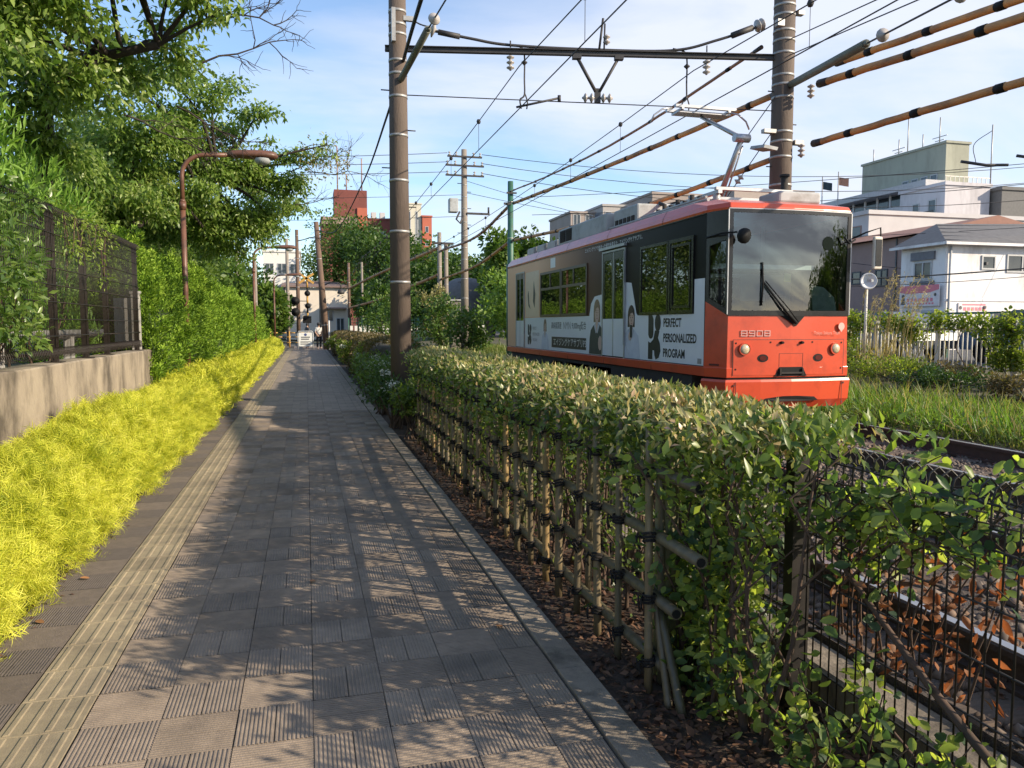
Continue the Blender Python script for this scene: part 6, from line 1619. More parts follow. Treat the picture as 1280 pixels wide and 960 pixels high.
for c in ctr[::2]: st.tube(catmull([(-3.35 + rng.normal(0, .1), c[1] + rng.normal(0, .2), 1.1), (c[0], c[1], (c[2] + 1.1) / 2), c], 4), [.018 - .001 * q for q in range(9)], 5, caps=False)
st.build('stems', M_twig, ol)
clumps_leaves('foliage', ctr, 150, .34, .20, .030, L_olea, ol, up=.75, out=.55)
gs = thing('glossy_shrub', 'glossy leaved shrub pushing through the mesh fence above the wall', 'shrub', (-2.6, 7.2, 1.2))
ctr = [(rng.normal(-2.52, .09), rng.uniform(5.2, 7.75), rng.uniform(1.45, 2.85)) for _ in range(44)]
ctr += [(-2.5, 7.9 + rng.normal(0, .12), rng.uniform(1.5, 2.3)) for _ in range(7)]
st = MB()
for c in ctr[::3]: st.tube(catmull([(-2.8, c[1], 1.2), (-2.6, c[1] + .05, (c[2] + 1.2) / 2), c], 4), .009, 5, caps=False)
st.build('stems', M_twig, gs)
clumps_leaves('foliage', ctr, 95, .20, .085, .034, L_shrub, gs, up=.05, out=.8)
fv = thing('fence_vine', 'pale green vine spilling over the top of the mesh fence', 'vine', (-2.58, 10.6, 2.7))
ctr = [(-2.55, 9.4 + .15 * k, 2.85 - .35 * abs(math.sin(k * 1.9)) * (k % 3)) for k in range(14)]
st = MB(); st.tube(catmull([(c[0] + .03, c[1], c[2]) for c in ctr], 3), .006, 4, caps=False); st.build('stems', M_twig, fv)
clumps_leaves('foliage', ctr, 60, .16, .06, .022, leafy('vine_pale', [(.14, .22, .03), (.26, .33, .06)], trans=.4), fv, up=-.2)
# dark planting behind the fence to close the view
bk = thing('dark_shrub', 'dark evergreen shrubs in the shade behind the mesh fence', 'shrub', (-5, 10, 1.1))
ctr = [(rng.uniform(-6.2, -3.9), rng.uniform(5, 14), rng.uniform(1.2, 3.1)) for _ in range(70)]
clumps_leaves('foliage', ctr, 120, .55, .12, .05, L_dark, bk, up=.1)
st = MB()
for c in ctr[::4]: st.tube([(c[0], c[1], 1.1), (c[0] + .1, c[1], c[2])], .02, 5)
st.build('stems', M_bark, bk)

# ================================================================== BAMBOO FENCE AND ITS HEDGE
def bamboo_mat(name, c1, c2): return surf(name, c1, c2, rough=.5, scale=5, stretch=(4, 4, .8), rand=.28, stain=(.10, .095, .06), stain_scale=3, stain_pos=(.45, .8), bump=.1)
M_bam = bamboo_mat('bamboo', (.21, .155, .085), (.115, .088, .052))
M_bam_y = bamboo_mat('bamboo_warm', (.40, .26, .11), (.28, .19, .08))
M_bam_g = bamboo_mat('bamboo_green', (.125, .10, .058), (.07, .06, .037))
M_twine = surf('twine', (.012, .011, .011), (.022, .018, .017), rough=.95, scale=50, bump=.5)
bf = thing('bamboo_fence', 'lattice fence of bamboo canes tied with black twine beside the path', 'fence', (1.46, 6.5, 0))
def cane(mb, p, h, r, lean=(0, 0), nodes=3, base=0.0):
    z = base; prev = None
    ns = [base + h * (k + random.uniform(.2, .6)) / nodes for k in range(nodes)]
    zs = sorted([base, base + h] + [q + d for q in ns for d in (-.012, -.003, .003, .012) if base < q + d < base + h])
    pts = []; rad = []
    for z in zs:
        k = (z - base) / h
        bump_ = any(abs(z - q) < .005 for q in ns)
        pts.append((p[0] + lean[0] * k, p[1] + lean[1] * k, z)); rad.append(r * (1.0 - .12 * k) * (1.10 if bump_ else 1.0))
    mb.tube(pts, rad, 10); return mb
RZ = (.97, .69, .42, .14)
tie_m = MB()
for k in range(3): tie_m.lathe((0, 0, -.022 + k * .016), (0, .25, 1), [(0, .030), (.006, .034), (.012, .030)], 9)
tie_m.tube([(-.03, 0, 0), (-.05, .012, .02), (-.055, -.01, -.02), (-.04, .0, -.05)], .005, 5).tube([(-.03, .01, 0), (-.055, -.02, .012), (-.05, -.03, -.03)], .005, 5)
tie_me = tie_m.mesh('twine_tie', M_twine)
ys = []; y = 3.02
while y < 10.5: ys.append(y); y += .315 + random.uniform(-.04, .04)
for i, y in enumerate(ys):
    h = 1.17 + random.uniform(-.06, .06); r = random.uniform(.017, .024)
    x = 1.43 + random.uniform(-.008, .008)
    lean = (random.uniform(-.012, .012), random.uniform(-.03, .05))
    mt = M_bam_y if i in (5, 8, 14, 19) else (M_bam_g if i % 4 == 1 else M_bam)
    c = cane(MB(), (x, y), h, r, lean).build('upright_cane', mt, bf)
    for z in RZ:
        k = z / h
        t_ = link('twine_tie', tie_me, c, (x + lean[0] * k - 1.46, y + lean[1] * k - 6.5, z), (random.uniform(-.3, .3), random.uniform(-.2, .2), random.uniform(-.6, .6)))
    # paired cane on the far side now and then
    if i % 3 == 0:
        cane(MB(), (x + .085, y + .05), h - .05, r * .95, lean).build('upright_cane', M_bam_g, bf)
for j, z in enumerate(RZ):
    m_ = MB(); y0 = (2.68, 2.66, 2.86, 2.92)[j]
    pts = []; rad = []
    y = y0
    while y < 10.7:
        for d, s_ in ((0, 1.0), (.33, 1.0), (.342, 1.1), (.350, 1.1), (.362, 1.0)):
            pts.append((1.475 + .004 * math.sin(y * 3), y + d, z + .012 * math.sin(y * .8 + j))); rad.append(.026 * s_)
        y += .37
    m_.tube(pts, rad, 10)
    m_.build('cross_cane', M_bam_g, bf)
    e = MB(); e.cyl((1.475, y0 - .004, pts[0][2]), (1.475, y0 - .001, pts[0][2]), .019, n=10); e.build('hollow_end', M_rubber, bf)
for y in (3.13, 5.6, 8.4, 10.6):
    p_ = MB(); p_.cyl((1.56, y, 0), (1.56, y, 1.27), .055, .052, 14).cyl((1.56, y, 1.27), (1.56, y, 1.285), .052, .044, 14); p_.build('support_post', surf('post_wood', (.20, .175, .09), (.13, .12, .065), rough=.9, scale=4, stretch=(3, 3, .6), bump=.3, stain=(.07, .075, .03), stain_scale=3), bf)
# a broken cane leaning at the near end
cane(MB(), (1.45, 2.86), .42, .018, (.03, .22)).build('upright_cane', M_bam, bf)
cane(MB(), (1.47, 2.78), .36, .02, (.02, .26)).build('upright_cane', M_bam_g, bf)

hg = thing('clipped_hedge', 'clipped hedge with bronze tinted top leaves growing through the bamboo lattice', 'hedge', (1.7, 6, 0))
def top_leaves(n, y0, y1, L_, name='top_foliage', mat=L_top):
    P = np.stack([rng.normal(1.68, .17, n), rng.uniform(y0, y1, n), 1.27 - np.abs(rng.normal(0, .075, n)) + rng.random(n) * .03], 1)
    P[:, 2] += lump(P, 3.0, .018) - .16 * np.maximum(0, np.abs(P[:, 0] - 1.68) - .15)
    D = rng.normal(0, .45, (n, 3)) + np.array([-.1, -.05, .75]); N = rng.normal(0, .5, (n, 3)) + np.array([-.2, -.5, .7])
    leaves(name, P, D, N, L_ * rng.uniform(.6, 1.25, n), L_ * .40 * rng.uniform(.8, 1.2, n), T_LEAF, mat, hg)
top_leaves(7200, 2.35, 5.0, .046); top_leaves(9500, 5.0, 10.7, .050)
top_leaves(260, 2.1, 2.5, .062, mat=L_hedge)
def mid_leaves(n, y0, y1, z0, z1, L_, xm=1.66, xs=.13, mat=L_hedge):
    P = np.stack([rng.normal(xm, xs, n), rng.uniform(y0, y1, n), z0 + (z1 - z0) * rng.random(n) ** .62], 1)
    # cluster along twigs
    P += rng.normal(0, .02, (n, 3)) + lump(P, 6, .03)[:, None] * np.array([.6, 1, .6])
    D = rng.normal(0, .6, (n, 3)) + np.array([-.35, -.1, .25]); N = rng.normal(0, .6, (n, 3)) + np.array([-.4, -.3, .7])
    leaves('foliage', P, D, N, L_ * rng.uniform(.55, 1.25, n), L_ * .42 * rng.uniform(.8, 1.2, n), T_LEAF, mat, hg)
mid_leaves(4600, 2.45, 5.0, .84, 1.24, .050); mid_leaves(9000, 5.0, 10.7, .74, 1.25, .055)
mid_leaves(900, 2.6, 5.0, .90, 1.24, .052, 1.44, .05); mid_leaves(2600, 5.0, 10.7, .82, 1.25, .055, 1.43, .055)
mid_leaves(2300, 2.5, 5.2, .10, 1.0, .052, 1.72, .12); mid_leaves(7500, 5.2, 10.7, .06, 1.0, .055, 1.70, .14)
m_ = MB()
for k in range(75):
    y = 2.4 + 8.2 * (k + random.random()) / 75; x = 1.68 + random.uniform(-.12, .14)
    q_ = [Vector((x, y, 0))]
    for s_ in range(5): q_.append(q_[-1] + Vector((random.uniform(-.06, .06), random.uniform(-.09, .09), .22)))
    m_.tube(q_, [.014, .012, .010, .008, .006, .004], 5, caps=False)
    for s_ in range(3):
        a = q_[random.randint(1, 4)]; m_.tube([a, a + Vector((random.uniform(-.12, .12), random.uniform(-.15, .15), random.uniform(.05, .2))), a + Vector((random.uniform(-.2, .2), random.uniform(-.25, .25), random.uniform(.15, .35)))], [.006, .005, .003], 4, caps=False)
m_.build('branches', M_twig, hg)

# ---- dark mesh fence toward the tracks, and what climbs on it
mw = thing('wire_mesh_fence', 'low black wire mesh fence with looped top beside the ballast', 'fence', (1.95, 4, 0))
wx = 1.95
for y in (-1.2, .75, 2.72, 4.7, 6.7, 8.7, 10.7):
    p_ = MB(); p_.bb(wx - .042, wx + .042, y - .03, y + .03, -.02, 1.10).bb(wx - .038, wx + .038, y - .028, y + .028, 1.10, 1.112); p_.build('post', M_fence2, mw)
up_ = MB(); up_.tube([(0, 0, .12), (0, 0, 1.09), (.012, 0, 1.135), (.045, 0, 1.155), (.085, 0, 1.12), (.095, 0, 1.08), (.06, 0, 1.0), (0, 0, .965)], .0035, 5)
ume = up_.mesh('upright_wire', M_fence2)
for k in range(236): link('upright_wire', ume, mw, (0, -1.1 + k * .05 - 4, 0))
for z, r, dx in ((1.09, .0042, 0), (1.08, .0042, .095), (1.0, .0042, .055), (.955, .0042, 0), (.78, .004, 0), (.60, .004, 0), (.42, .004, 0), (.24, .004, 0), (.13, .004, 0)):
    MB().cyl((wx + dx, -1.2, z), (wx + dx, 10.7, z), r, n=5).build('cross_wire', M_fence2, mw)
vn = thing('climbing_rose', 'leafy climbing shrub tangled in the black wire mesh fence', 'shrub', (1.85, 2.2, 0))
m_ = MB(); VP = []; VD = []
def vinestem(pts, r, n_l, spread_=.05):
    q_ = catmull(pts, 6); m_.tube(q_, [r * (1 - .6 * i / (len(q_) - 1)) for i in range(len(q_))], 6, caps=False)
    qa = np.array(q_); u = rng.random(n_l) * (len(q_) - 1.001); i = u.astype(int); f = (u - i)[:, None]
    b = qa[i] * (1 - f) + qa[i + 1] * f
    o_ = rdir(n_l); VP.append(b + o_ * spread_ * rng.random((n_l, 1))); VD.append(o_ + np.array([-.2, -.1, .1]))
for k in range(30):       # dense end of the hedge, up to the post
    y = rng.uniform(2.35, 3.2); x = rng.uniform(1.60, 1.93); h = rng.uniform(.5, 1.2)
    while x / (.2575 * x + .966 * y) > (.56 if k % 7 else .62): y = rng.uniform(2.4, 3.2); x = rng.uniform(1.58, 1.9)
    vinestem([(x + rng.normal(0, .08), y + rng.normal(0, .1), 0), (x, y, h * .5), (x + rng.normal(0, .1) - .03, y + rng.normal(0, .15), h)], .010, 85, .12)
for k in range(24):       # sprays along the mesh
    y = rng.uniform(1.75, 2.6); x = 1.97 + rng.normal(0, .04); z = rng.uniform(.84, 1.06)
    vinestem([(x, y + .5, z - .25), (x + rng.normal(0, .05), y + .2, z), (x + rng.normal(0, .08), y - .15, z + rng.uniform(-.1, .12))], .005, 32, .075)
for k in range(7):        # light sprigs over the top
    y = rng.uniform(1.75, 2.35); x = 2.02 + rng.normal(0, .05)
    vinestem([(x, y + .2, .9), (x + .04, y, 1.12), (x + .05, y - .1, 1.2 + rng.normal(0, .03))], .004, 15, .05)
for k in range(20):       # low growth at the foot
    y = rng.uniform(1.7, 2.9); x = rng.uniform(1.6, 2.0)
    vinestem([(x, y, 0), (x + rng.normal(0, .06), y - .05, .15), (x + rng.normal(0, .1), y - .1, .36)], .005, 34, .07)
for k in range(85):       # growth nearer than the frame, which throws its dapple on the path
    y = rng.uniform(-1.0, 1.5); x = rng.uniform(1.92, 2.1); h = rng.uniform(.7, 1.22)
    vinestem([(x, y, 0), (x, y, h * .5), (x + rng.normal(0, .1), y + rng.normal(0, .15), h)], .008, 38, .13)
vinestem([(1.9, 1.2, .1), (1.92, 1.9, .42), (1.95, 2.3, .62), (1.93, 2.7, .9)], .018, 10); vinestem([(1.85, 1.5, 0), (1.9, 1.8, .12), (2.0, 2.3, .2)], .016, 8); vinestem([(1.66, 2.62, 0), (1.63, 2.68, .45), (1.66, 2.7, .95)], .020, 10)
for k in range(26):       # taller growth beside the viewer, outside the view
    y = rng.uniform(-1.2, .9); x = rng.uniform(1.95, 2.2); h = rng.uniform(1.35, 1.85)
    vinestem([(x, y, 0), (x, y, h * .5), (x + rng.normal(0, .12), y + rng.normal(0, .15), h)], .008, 46, .16)
m_.build('stems', M_twig, vn)
P = np.concatenate(VP); D = np.concatenate(VD)
ratio = P[:, 0] / (.2575 * P[:, 0] + .966 * P[:, 1])
keep = ~((np.abs(ratio - .622) < .022) & (P[:, 1] > 1.6) & (P[:, 2] > .28) & (rng.random(len(P)) < .8))
P = P[keep]; D = D[keep]; n = len(P)
leaves('foliage', P, D, rng.normal(0, .6, (n, 3)) + np.array([-.3, -.3, .7]), .052 * rng.uniform(.55, 1.3, n), .033 * rng.uniform(.7, 1.2, n), T_ROUND, L_vine, vn)
dl = thing('withered_branch', 'withered branch with orange brown dead leaves caught in the wire mesh', 'branch', (2.0, 1.9, .3))
m_ = MB(); VP = []; VD = []
for k in range(13):
    y = 1.86 + .055 * k
    vinestem([(2.06, y + .1, .38), (2.02 + rng.normal(0, .04), y, .66), (2.01 + rng.normal(0, .05), y - .12, .94)], .005, 21, .085)
m_.build('stems', M_twig, dl)
P = np.concatenate(VP); D = np.concatenate(VD); n = len(P)
h_ = n // 2
leaves('leaves', P[:h_], D[:h_] + np.array([0, 0, -.6]), rdir(h_), .050 * rng.uniform(.5, 1.3, h_), .026 * rng.uniform(.5, 1.3, h_), T_CURL, L_dead, dl)
leaves('leaves', P[h_:], D[h_:] + np.array([0, 0, -.4]), rdir(n - h_), .042 * rng.uniform(.5, 1.3, n - h_), .022 * rng.uniform(.5, 1.3, n - h_), T_CURL, leafy('dead_leaf_dark', [(.07, .035, .02), (.17, .085, .045), (.33, .19, .11)], rough=.7, trans=.3, tcol=(1.4, 1.0, .6), nscale=4), dl)
# leaf litter in the bed
n = 6500
P = np.stack([rng.uniform(1.27, 2.05, n), 1.5 + 9 * rng.random(n) ** 1.5, rng.uniform(.006, .03, n)], 1); D = rng.normal(0, 1, (n, 3)) * np.array([1, 1, .25])
o = leaves('leaf_litter', P, D, rng.normal(0, .4, (n, 3)) + np.array([0, 0, 1]), .05 * rng.uniform(.5, 1.2, n), .03 * rng.uniform(.5, 1.2, n), T_LEAF, L_litter)
n = 900
P = np.stack([rng.uniform(2.3, 3.6, n), 1 + 6 * rng.random(n), rng.uniform(.2, .24, n)], 1)
leaves('leaf_litter', P, rng.normal(0, 1, (n, 3)) * np.array([1, 1, .25]), rng.normal(0, .4, (n, 3)) + np.array([0, 0, 1]), .05, .03, T_LEAF, L_litter)
# single fallen leaves on the paving
fl1 = leaf_mesh('fallen_leaf', np.array([[0., 0, 0]]), np.array([[1., 0, .15]]), np.array([[.1, .1, 1.]]), .06, .035, T_ROUND, surf('fallen_leaf', (.30, .14, .05), (.22, .10, .04), rough=.7, rand=.3))
desc = ['curled brown leaf lying by the yellow hedge on the dark edging', 'reddish leaf lying on the dark edging beside the guide strip', 'single tan leaf lying in the middle of the paving', 'small leaf lying near the kerb stones', 'leaf scrap lying on the guide strip close to the viewer', 'dry leaf tucked under the yellow hedge']
for (x, y), d in zip(((-1.40, 4.55), (-1.36, 5.3), (.02, 4.9), (.95, 3.9), (-1.02, 3.0), (-1.5, 6.6)), desc):
    tag(link('fallen_leaf', fl1, None, (x, y, .017), (0, 0, random.uniform(0, 6))), d, 'leaf', 'fallen leaves on the path')
n = 260
P = np.stack([-1.56 + np.abs(rng.normal(0, .06, n)), 2.5 + 14 * rng.random(n) ** 1.4, np.full(n, .016)], 1)
leaves('leaf_scraps', P, rng.normal(0, 1, (n, 3)) * np.array([1, 1, .1]), np.tile([0, 0, 1.], (n, 1)) + rng.normal(0, .2, (n, 3)), .03, .018, T_LEAF, L_litter)

# ================================================================== FLOWER SHRUBS AND FAR HEDGES BESIDE THE PATH
def shrub(label, x, y, r, h, n, L_, mat, W_=None, group='shrubs beside the path', flowers=0, name='flowering_shrub', tmpl=T_LEAF, z0=0.0, cat='shrub', stretch=1.0):
    t = thing(name, label, cat, (x, y, z0), group)
    k = max(6, int(n / 90)); per = n // k
    u = rdir(k); u[:, 2] = np.abs(u[:, 2])
    cs_ = np.array([x, y, z0 + h * .45]) + u * np.array([r * .72, r * .72 * stretch, h * .45]) * rng.uniform(.55, 1.05, (k, 1))
    st = MB()
    for c in cs_[:14]: st.tube(catmull([(x + rng.normal(0, r * .15), y + rng.normal(0, r * .15), z0), (x * .5 + c[0] * .5, y * .5 + c[1] * .5, z0 + h * .3), tuple(c)], 3), .008 + .006 * h, 4, caps=False)
    st.build('stems', M_twig, t)
    clumps_leaves('foliage', cs_, per, min(r, h) * .36, L_, W_ or L_ * .5, mat, t, tmpl, up=.15)
    for f in range(flowers):
        c = cs_[rng.integers(k)] + rng.normal(0, .05, 3); c = np.array([c[0] - .05, c[1] - .1, max(c[2], z0 + h * .5) + .10 * h])
        fl_n = 46
        P = c + rdir(fl_n) * np.array([.075, .075, .04]) * (1 + .3 * h)
        leaves('flower_head', P, rdir(fl_n), rng.normal(0, .5, (fl_n, 3)) + np.array([0, -.3, 1]), .035, .03, T_QUAD, L_white, t)
    return t
sp_ = [(1.45, 10.9, .42, .95, 'pale leafy shrub right at the end of the bamboo fence', L_hedge, 0), (1.32, 12.0, .5, .88, 'dark shrub with white flower heads near the path pole', L_dark, 3), (1.9, 13.4, .7, 1.2, 'tall dark shrub at the foot of the path pole', L_dark, 2), (1.28, 13.9, .5, .85, 'low dark shrub spilling over the kerb', L_dark, 1),
       (1.5, 16.0, .6, 1.05, 'mid green shrub with a big white flower cluster', L_shrub, 3), (1.42, 18.5, .6, 1.0, 'loose shrub with small white flowers before the brownish hedge', L_shrub, 3), (2.4, 17.5, .9, 1.3, 'spreading dark shrub behind the flower cluster', L_dark, 1), (1.95, 11.6, .5, 1.05, 'yellowish sprig shrub beside the hedge end', L_ivy, 0), (1.55, 21, .6, 1.05, 'ragged shrub with pale flowers farther along', L_ivy, 2)]
for x, y, r, h, lb, mt, fl in sp_: shrub(lb, x, y, r, h, 1300, .075, mt, flowers=fl)
for (y0, y1, hh, lb, mt) in ((19.5, 30, 1.22, 'brownish clipped hedge past the flower shrubs', L_brownh), (31, 51, 1.2, 'longer brownish clipped hedge reaching the leaning pole', L_brownh)):
    t = thing('clipped_hedge', lb, 'hedge', (2.1, (y0 + y1) / 2, 0), 'far clipped hedges')
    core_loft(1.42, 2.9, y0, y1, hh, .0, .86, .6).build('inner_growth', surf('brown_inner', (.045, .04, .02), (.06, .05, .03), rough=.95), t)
    n = 9000
    P, N = hedge_points(n, 1.42, 2.9, y0, y1, hh, .02, power=4, lumpa=.05)
    leaves('foliage', P, N * .6 + rng.normal(0, .5, (n, 3)), N + rng.normal(0, .6, (n, 3)), .10, .05, T_LEAF, mt, t)
for k, (x, y, lb) in enumerate(((1.45, 26, 'pale weed clump with white flowers at the hedge foot'), (1.5, 33, 'light green weed clump leaning over the kerb'), (1.4, 41, 'yellowish weed clump by the far kerb'), (2.4, 48, 'flowering weeds topping the far brown hedge'))):
    shrub(lb, x, y, .55, 1.15, 700, .11, L_ivy, flowers=2)

# ================================================================== VERGE: grass, weeds, ivy
n = 24000
y = 3.5 + 42 * rng.random(n) ** 1.7; x = 7.85 + rng.random(n) ** 1.2 * 2.6
zb = np.interp(x, [7.9, 8.6, 9.8, 11.5], [.17, .26, .34, .48]); tall = .15 + .12 * np.sin(y * 1.3 + x) ** 2
P = np.stack([x, y, zb - .02], 1); D = rng.normal(0, .42, (n, 3)) + np.array([-.2, -.1, 1.0])
o = leaves('grass', P, D, rdir(n), tall * np.clip(rng.lognormal(-.1, .45, n), .3, 2.0), .014 + .0006 * y, T_BLADE, L_grass)
n = 2600
P = np.stack([7.9 + rng.random(n) * 2, 6 + 9 * rng.random(n), np.full(n, .25)], 1)
leaves('grass_tufts', P, rng.normal(0, .5, (n, 3)) + np.array([-.3, -.1, .9]), rdir(n), rng.uniform(.28, .48, n), .015, T_BLADE, leafy('grass_light', [(.09, .19, .03), (.20, .30, .06)], trans=.45))
n = 1500
P = np.stack([7.95 + rng.random(n) * 2.4, 4 + 16 * rng.random(n), np.full(n, .25)], 1)
leaves('dry_grass', P, rng.normal(0, .55, (n, 3)) + np.array([-.2, -.1, .9]), rdir(n), rng.uniform(.2, .55, n), .014, T_BLADE, L_dry)
n = 1800
P = np.stack([7.85 + rng.random(n) ** 1.5 * 2.2, 4 + 20 * rng.random(n), .27 + rng.random(n) * .2], 1)
leaves('ground_weeds', P, rdir(n) + np.array([0, 0, .3]), rng.normal(0, .5, (n, 3)) + np.array([0, 0, 1]), .10, .05, T_LEAF, L_shrub)
wd = [(11.0, 9.5, 1.0, .42, L_brownh, 'brownish bramble on the verge below the ivy fence'), (11.6, 13.2, 1.2, .55, L_ivy, 'yellow green weed mound beside the tram nose'), (11.2, 11.4, 1.1, .42, L_dark, 'dark green bramble in the middle of the verge'), (12.0, 15.6, .9, .95, L_ivy, 'tall pale weeds close behind the tram corner'), (12.8, 10.2, 1.1, .45, L_ivy, 'light weeds at the foot of the cream bars'),
      (10.6, 7.6, 1.0, .42, L_dark, 'dark weeds where the verge leaves the view'), (12.6, 8.3, 1.1, .5, L_ivy, 'pale weeds under the far end of the ivy'), (12.6, 18.5, 1.4, 1.2, L_ivy, 'weeds hidden partly by the tram front'), (11.9, 12.2, 1.0, .42, L_brownh, 'reddish dry weeds between the green mounds')]
for x, y, r, h, mt, lb in wd: shrub(lb, x, y, r, h, 2600, .07, mt, group='weeds on the verge', name='weed_mound', z0=.40, cat='weeds')
iv = thing('ivy', 'ivy draped along the top of the cream bar fence', 'ivy', (14, 14, 1.6))
ctr = []
for k in range(130):
    y = 7.0 + 13 * rng.random(); ctr.append((13.95 + rng.normal(0, .08), y, 1.66 + rng.normal(0, .09)))
for y0, w_, d_ in ((12.6, .65, .85), (10.2, .2, .3), (17.9, 1.2, 1.0), (15.4, .2, .3), (8.4, .4, .4)):
    for k in range(int(50 * w_ * d_ + 6)): ctr.append((13.93 + rng.normal(0, .06), y0 + rng.normal(0, w_ * .45), 1.6 - d_ * rng.random()))
clumps_leaves('foliage', ctr, 60, .17, .075, .055, L_ivy, iv, T_ROUND, up=-.1)
st = MB()
for k in range(14): y = 7 + k * .95; st.tube([(13.95, y, .6), (13.9, y + .3, 1.1), (13.95, y + .2, 1.65)], .012, 4)
st.build('stems', M_twig, iv)
pg_ = thing('plume_grass', 'tall dry plume grass beside the round dish', 'grass clump', (12.2, 14.3, .5))
n = 110
P = np.stack([rng.normal(12.3, .35, n), rng.normal(14.4, .6, n), np.full(n, .5)], 1)
leaves('blades', P, rng.normal(0, .22, (n, 3)) + np.array([.05, 0, 1]), rdir(n), rng.uniform(.6, 1.3, n), .022, T_BLADE, L_dry, pg_)
m_ = MB(); Ps = []; Ds = []
for k in range(17):
    x, y = 12.1 + rng.random() * .9, 13.9 + rng.random() * 1.1; h = rng.uniform(1.5, 2.35); dx = rng.uniform(.1, .6)
    q_ = catmull([(x, y, .5), (x + dx * .3, y, .5 + h * .6), (x + dx, y - .1, .5 + h)], 5); m_.tube(q_, .007, 4)
    qa = np.array(q_[-5:]); u = rng.integers(0, 5, 60); Ps.append(qa[u] + rng.normal(0, .03, (60, 3))); Ds.append(rng.normal(0, .4, (60, 3)) + np.array([.4, 0, .4]))
m_.build('stalks', L_dry, pg_)
P = np.concatenate(Ps); leaves('plumes', P, np.concatenate(Ds), rdir(len(P)), .075, .012, T_QUAD, L_dry, pg_)

# ================================================================== FAR TREES
def fartree(label, x, y, h, r, mat, n=5200, L_=.46, z0=0, trunk=True, group='trees beyond the tramway', cone=0):
    t = thing('broadleaf_tree', label, 'tree', (x, y, z0), group)
    if trunk: MB().tube([(x, y, z0), (x + .1, y, z0 + h * .3), (x - .1, y, z0 + h * .75)], [.05 * h ** .7, .04 * h ** .7, .01 * h], 7).build('trunk', M_bark, t)
    k = 34; u = rdir(k); rr = rng.uniform(.5, 1.0, (k, 1))
    c = np.array([x, y, z0 + h * .58]) + u * np.array([r, r, h * .40]) * rr
    if cone: f = 1 - cone * np.clip((c[:, 2:3] - z0) / h, 0, 1); c[:, :2] = np.array([x, y]) + (c[:, :2] - np.array([x, y])) * f * 1.3
    lm = MB()
    for q in c[:12]: lm.tube([(x, y, z0 + h * .3), (x * .5 + q[0] * .5, y * .5 + q[1] * .5, z0 * .5 + .5 * q[2]), tuple(q)], [.02 * h ** .6, .014 * h ** .6, .01], 5, caps=False)
    lm.build('limbs', M_bark, t)
    clumps_leaves('crown', c, n // k, r * .42, L_, L_ * .6, mat, t, T_QUAD, up=.0)
    return t
ft = [(7.2, 106, 15.2, 4.6, L_far, 'dark tree in front of the red brick complex'), (11.8, 110, 15.4, 5.0, L_far2, 'tall tree before the windows of the red brick complex'), (-7.4, 90, 9.5, 3.2, L_far, 'tree standing left of the white flats'), (8.2, 92, 13.9, 4.6, L_far, 'round dark tree filling the slope behind the leaning pole'), (4.0, 110, 17.2, 4.8, L_far2, 'lighter tree beside the hall roof'), (11.5, 94, 13.7, 4.6, L_far, 'tall dark tree left of the path pole on the slope'), (14.0, 88, 11.0, 4.0, L_far2, 'fresh green tree below the cream tower'), (10.2, 80, 8.5, 3.4, L_far, 'dark bushy tree above the green mesh fence'), (12.6, 78, 8.0, 3.0, L_far, 'dark tree low on the slope behind the path pole'),
      (7.0, 84, 6.6, 2.3, L_far2, 'small bright tree in front of the slope near the hall'), (16.5, 84, 9.5, 3.0, L_far, 'dark tree behind the pale double poles'), (17.8, 74, 8.6, 2.6, L_far2, 'slender tree beside the tall utility pole'), (15.6, 60, 9.3, 2.2, L_far2, 'upright fresh green tree right of the tall utility pole'), (18.6, 62, 9.2, 2.8, L_far, 'big dark tree behind the green post'), (21.5, 64, 8.4, 2.6, L_far2, 'tree whose crown shows just over the tram tail'),
      (24, 70, 7.6, 2.6, L_far, 'tree half hidden by the tram roof edge'), (6.6, 70, 5.0, 2.0, L_far, 'low dark tree by the white pickets'), (-2.9, 61, 4.6, 1.2, L_far2, 'small bright tree right behind the smallest lamp'), (-2.6, 71, 4.4, 1.3, L_far, 'dark bushy tree left of the crossing signal'), (-6.5, 64, 7, 2.4, L_far2, 'tree in front of the white flats'), (-9, 58, 9, 3, L_far, 'tall tree left of the white flats behind the juniper')]
for x, y, h, r, mt, lb in ft: fartree(lb, x, y, h, r, mt)
fartree('bushy bright shrub tree between the cabinet and the green post', 8.9, 33.5, 3.7, 1.35, leafy('bush_bright', [(.09, .17, .03), (.17, .27, .05), (.26, .34, .08)], trans=.35, nscale=1.2), 3400, .20, z0=.3, group=None)
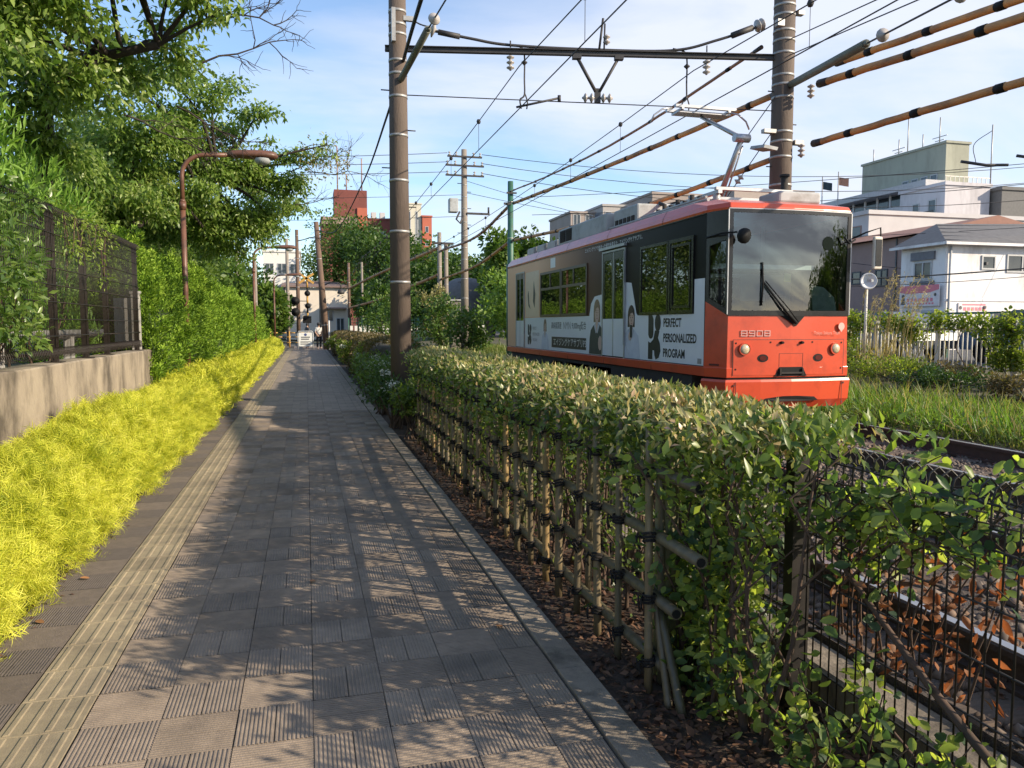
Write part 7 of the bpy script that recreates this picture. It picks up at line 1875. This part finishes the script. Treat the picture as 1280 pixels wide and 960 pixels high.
for x, y, h, r, lb in ((6.9, 41, 3.2, 1.2, 'leafy bush at the foot of the pale double poles'), (5.8, 46, 4.0, 1.6, 'tall weedy bush left of the double poles'), (7.4, 36, 2.4, 1.0, 'low bush before the grey cabinet'), (4.9, 52, 3.4, 1.5, 'bush between the far brown hedge and the tracks')):
    fartree(lb, x, y, h, r, L_far2, 1700, .20, trunk=False, group='bushes by the far poles')
tl_ = thing('distant_treeline', 'distant mass of trees along the horizon', 'treeline'); tl_['kind'] = 'stuff'
c = np.stack([rng.uniform(-70, 150, 260), rng.uniform(165, 210, 260), rng.uniform(1, 9, 260)], 1)
o = clumps_leaves('far_wood', c, 55, 4.5, 2.2, 1.6, L_far, tl_, T_QUAD); 
L_mid = leafy('mid_leaf', [(.05, .09, .018), (.11, .17, .03), (.20, .26, .05)], rough=.45, trans=.42, nscale=.6)
for x, y, h, r, lb in ((-6.2, 29, 7.2, 2.7, 'leafy tree behind the middle of the juniper hedge'), (-6.4, 37, 7.4, 2.7, 'leafy tree behind the far part of the juniper hedge'), (-7.5, 22, 7.6, 2.8, 'shaded tree behind the broad cherry tree'), (-7.2, 45, 7, 2.5, 'leafy tree past the end of the juniper hedge')):
    fartree(lb, x, y, h, r, L_mid, 6500, .20, group='trees behind the juniper')  # trees added so that the tram's side mirrors dark foliage
for x, y, h, r, lb in ((29.5, -15, 4.4, 2.4, 'round tree behind the viewer mirrored in the windscreen'), (35, -17, 6.6, 3.4, 'taller tree behind the viewer mirrored in the windscreen')):
    fartree(lb, x, y, h, r, L_mid, 9000, .30, group='trees behind the viewer')
# vines on the pale double poles
pv = thing('pole_vine', 'pale withered vine climbing the double poles', 'vine', (7.5, 44.6, .3))
ctr = [(7.55 + rng.normal(0, .22), 44.7, .5 + 3.2 * rng.random()) for _ in range(26)] + [(6.9 + rng.normal(0, .3), 44.5, 3.0 + rng.normal(0, .3)) for _ in range(6)]
clumps_leaves('foliage', ctr, 40, .30, .16, .09, leafy('vine_dry', [(.20, .20, .08), (.38, .33, .17)], trans=.3), pv)
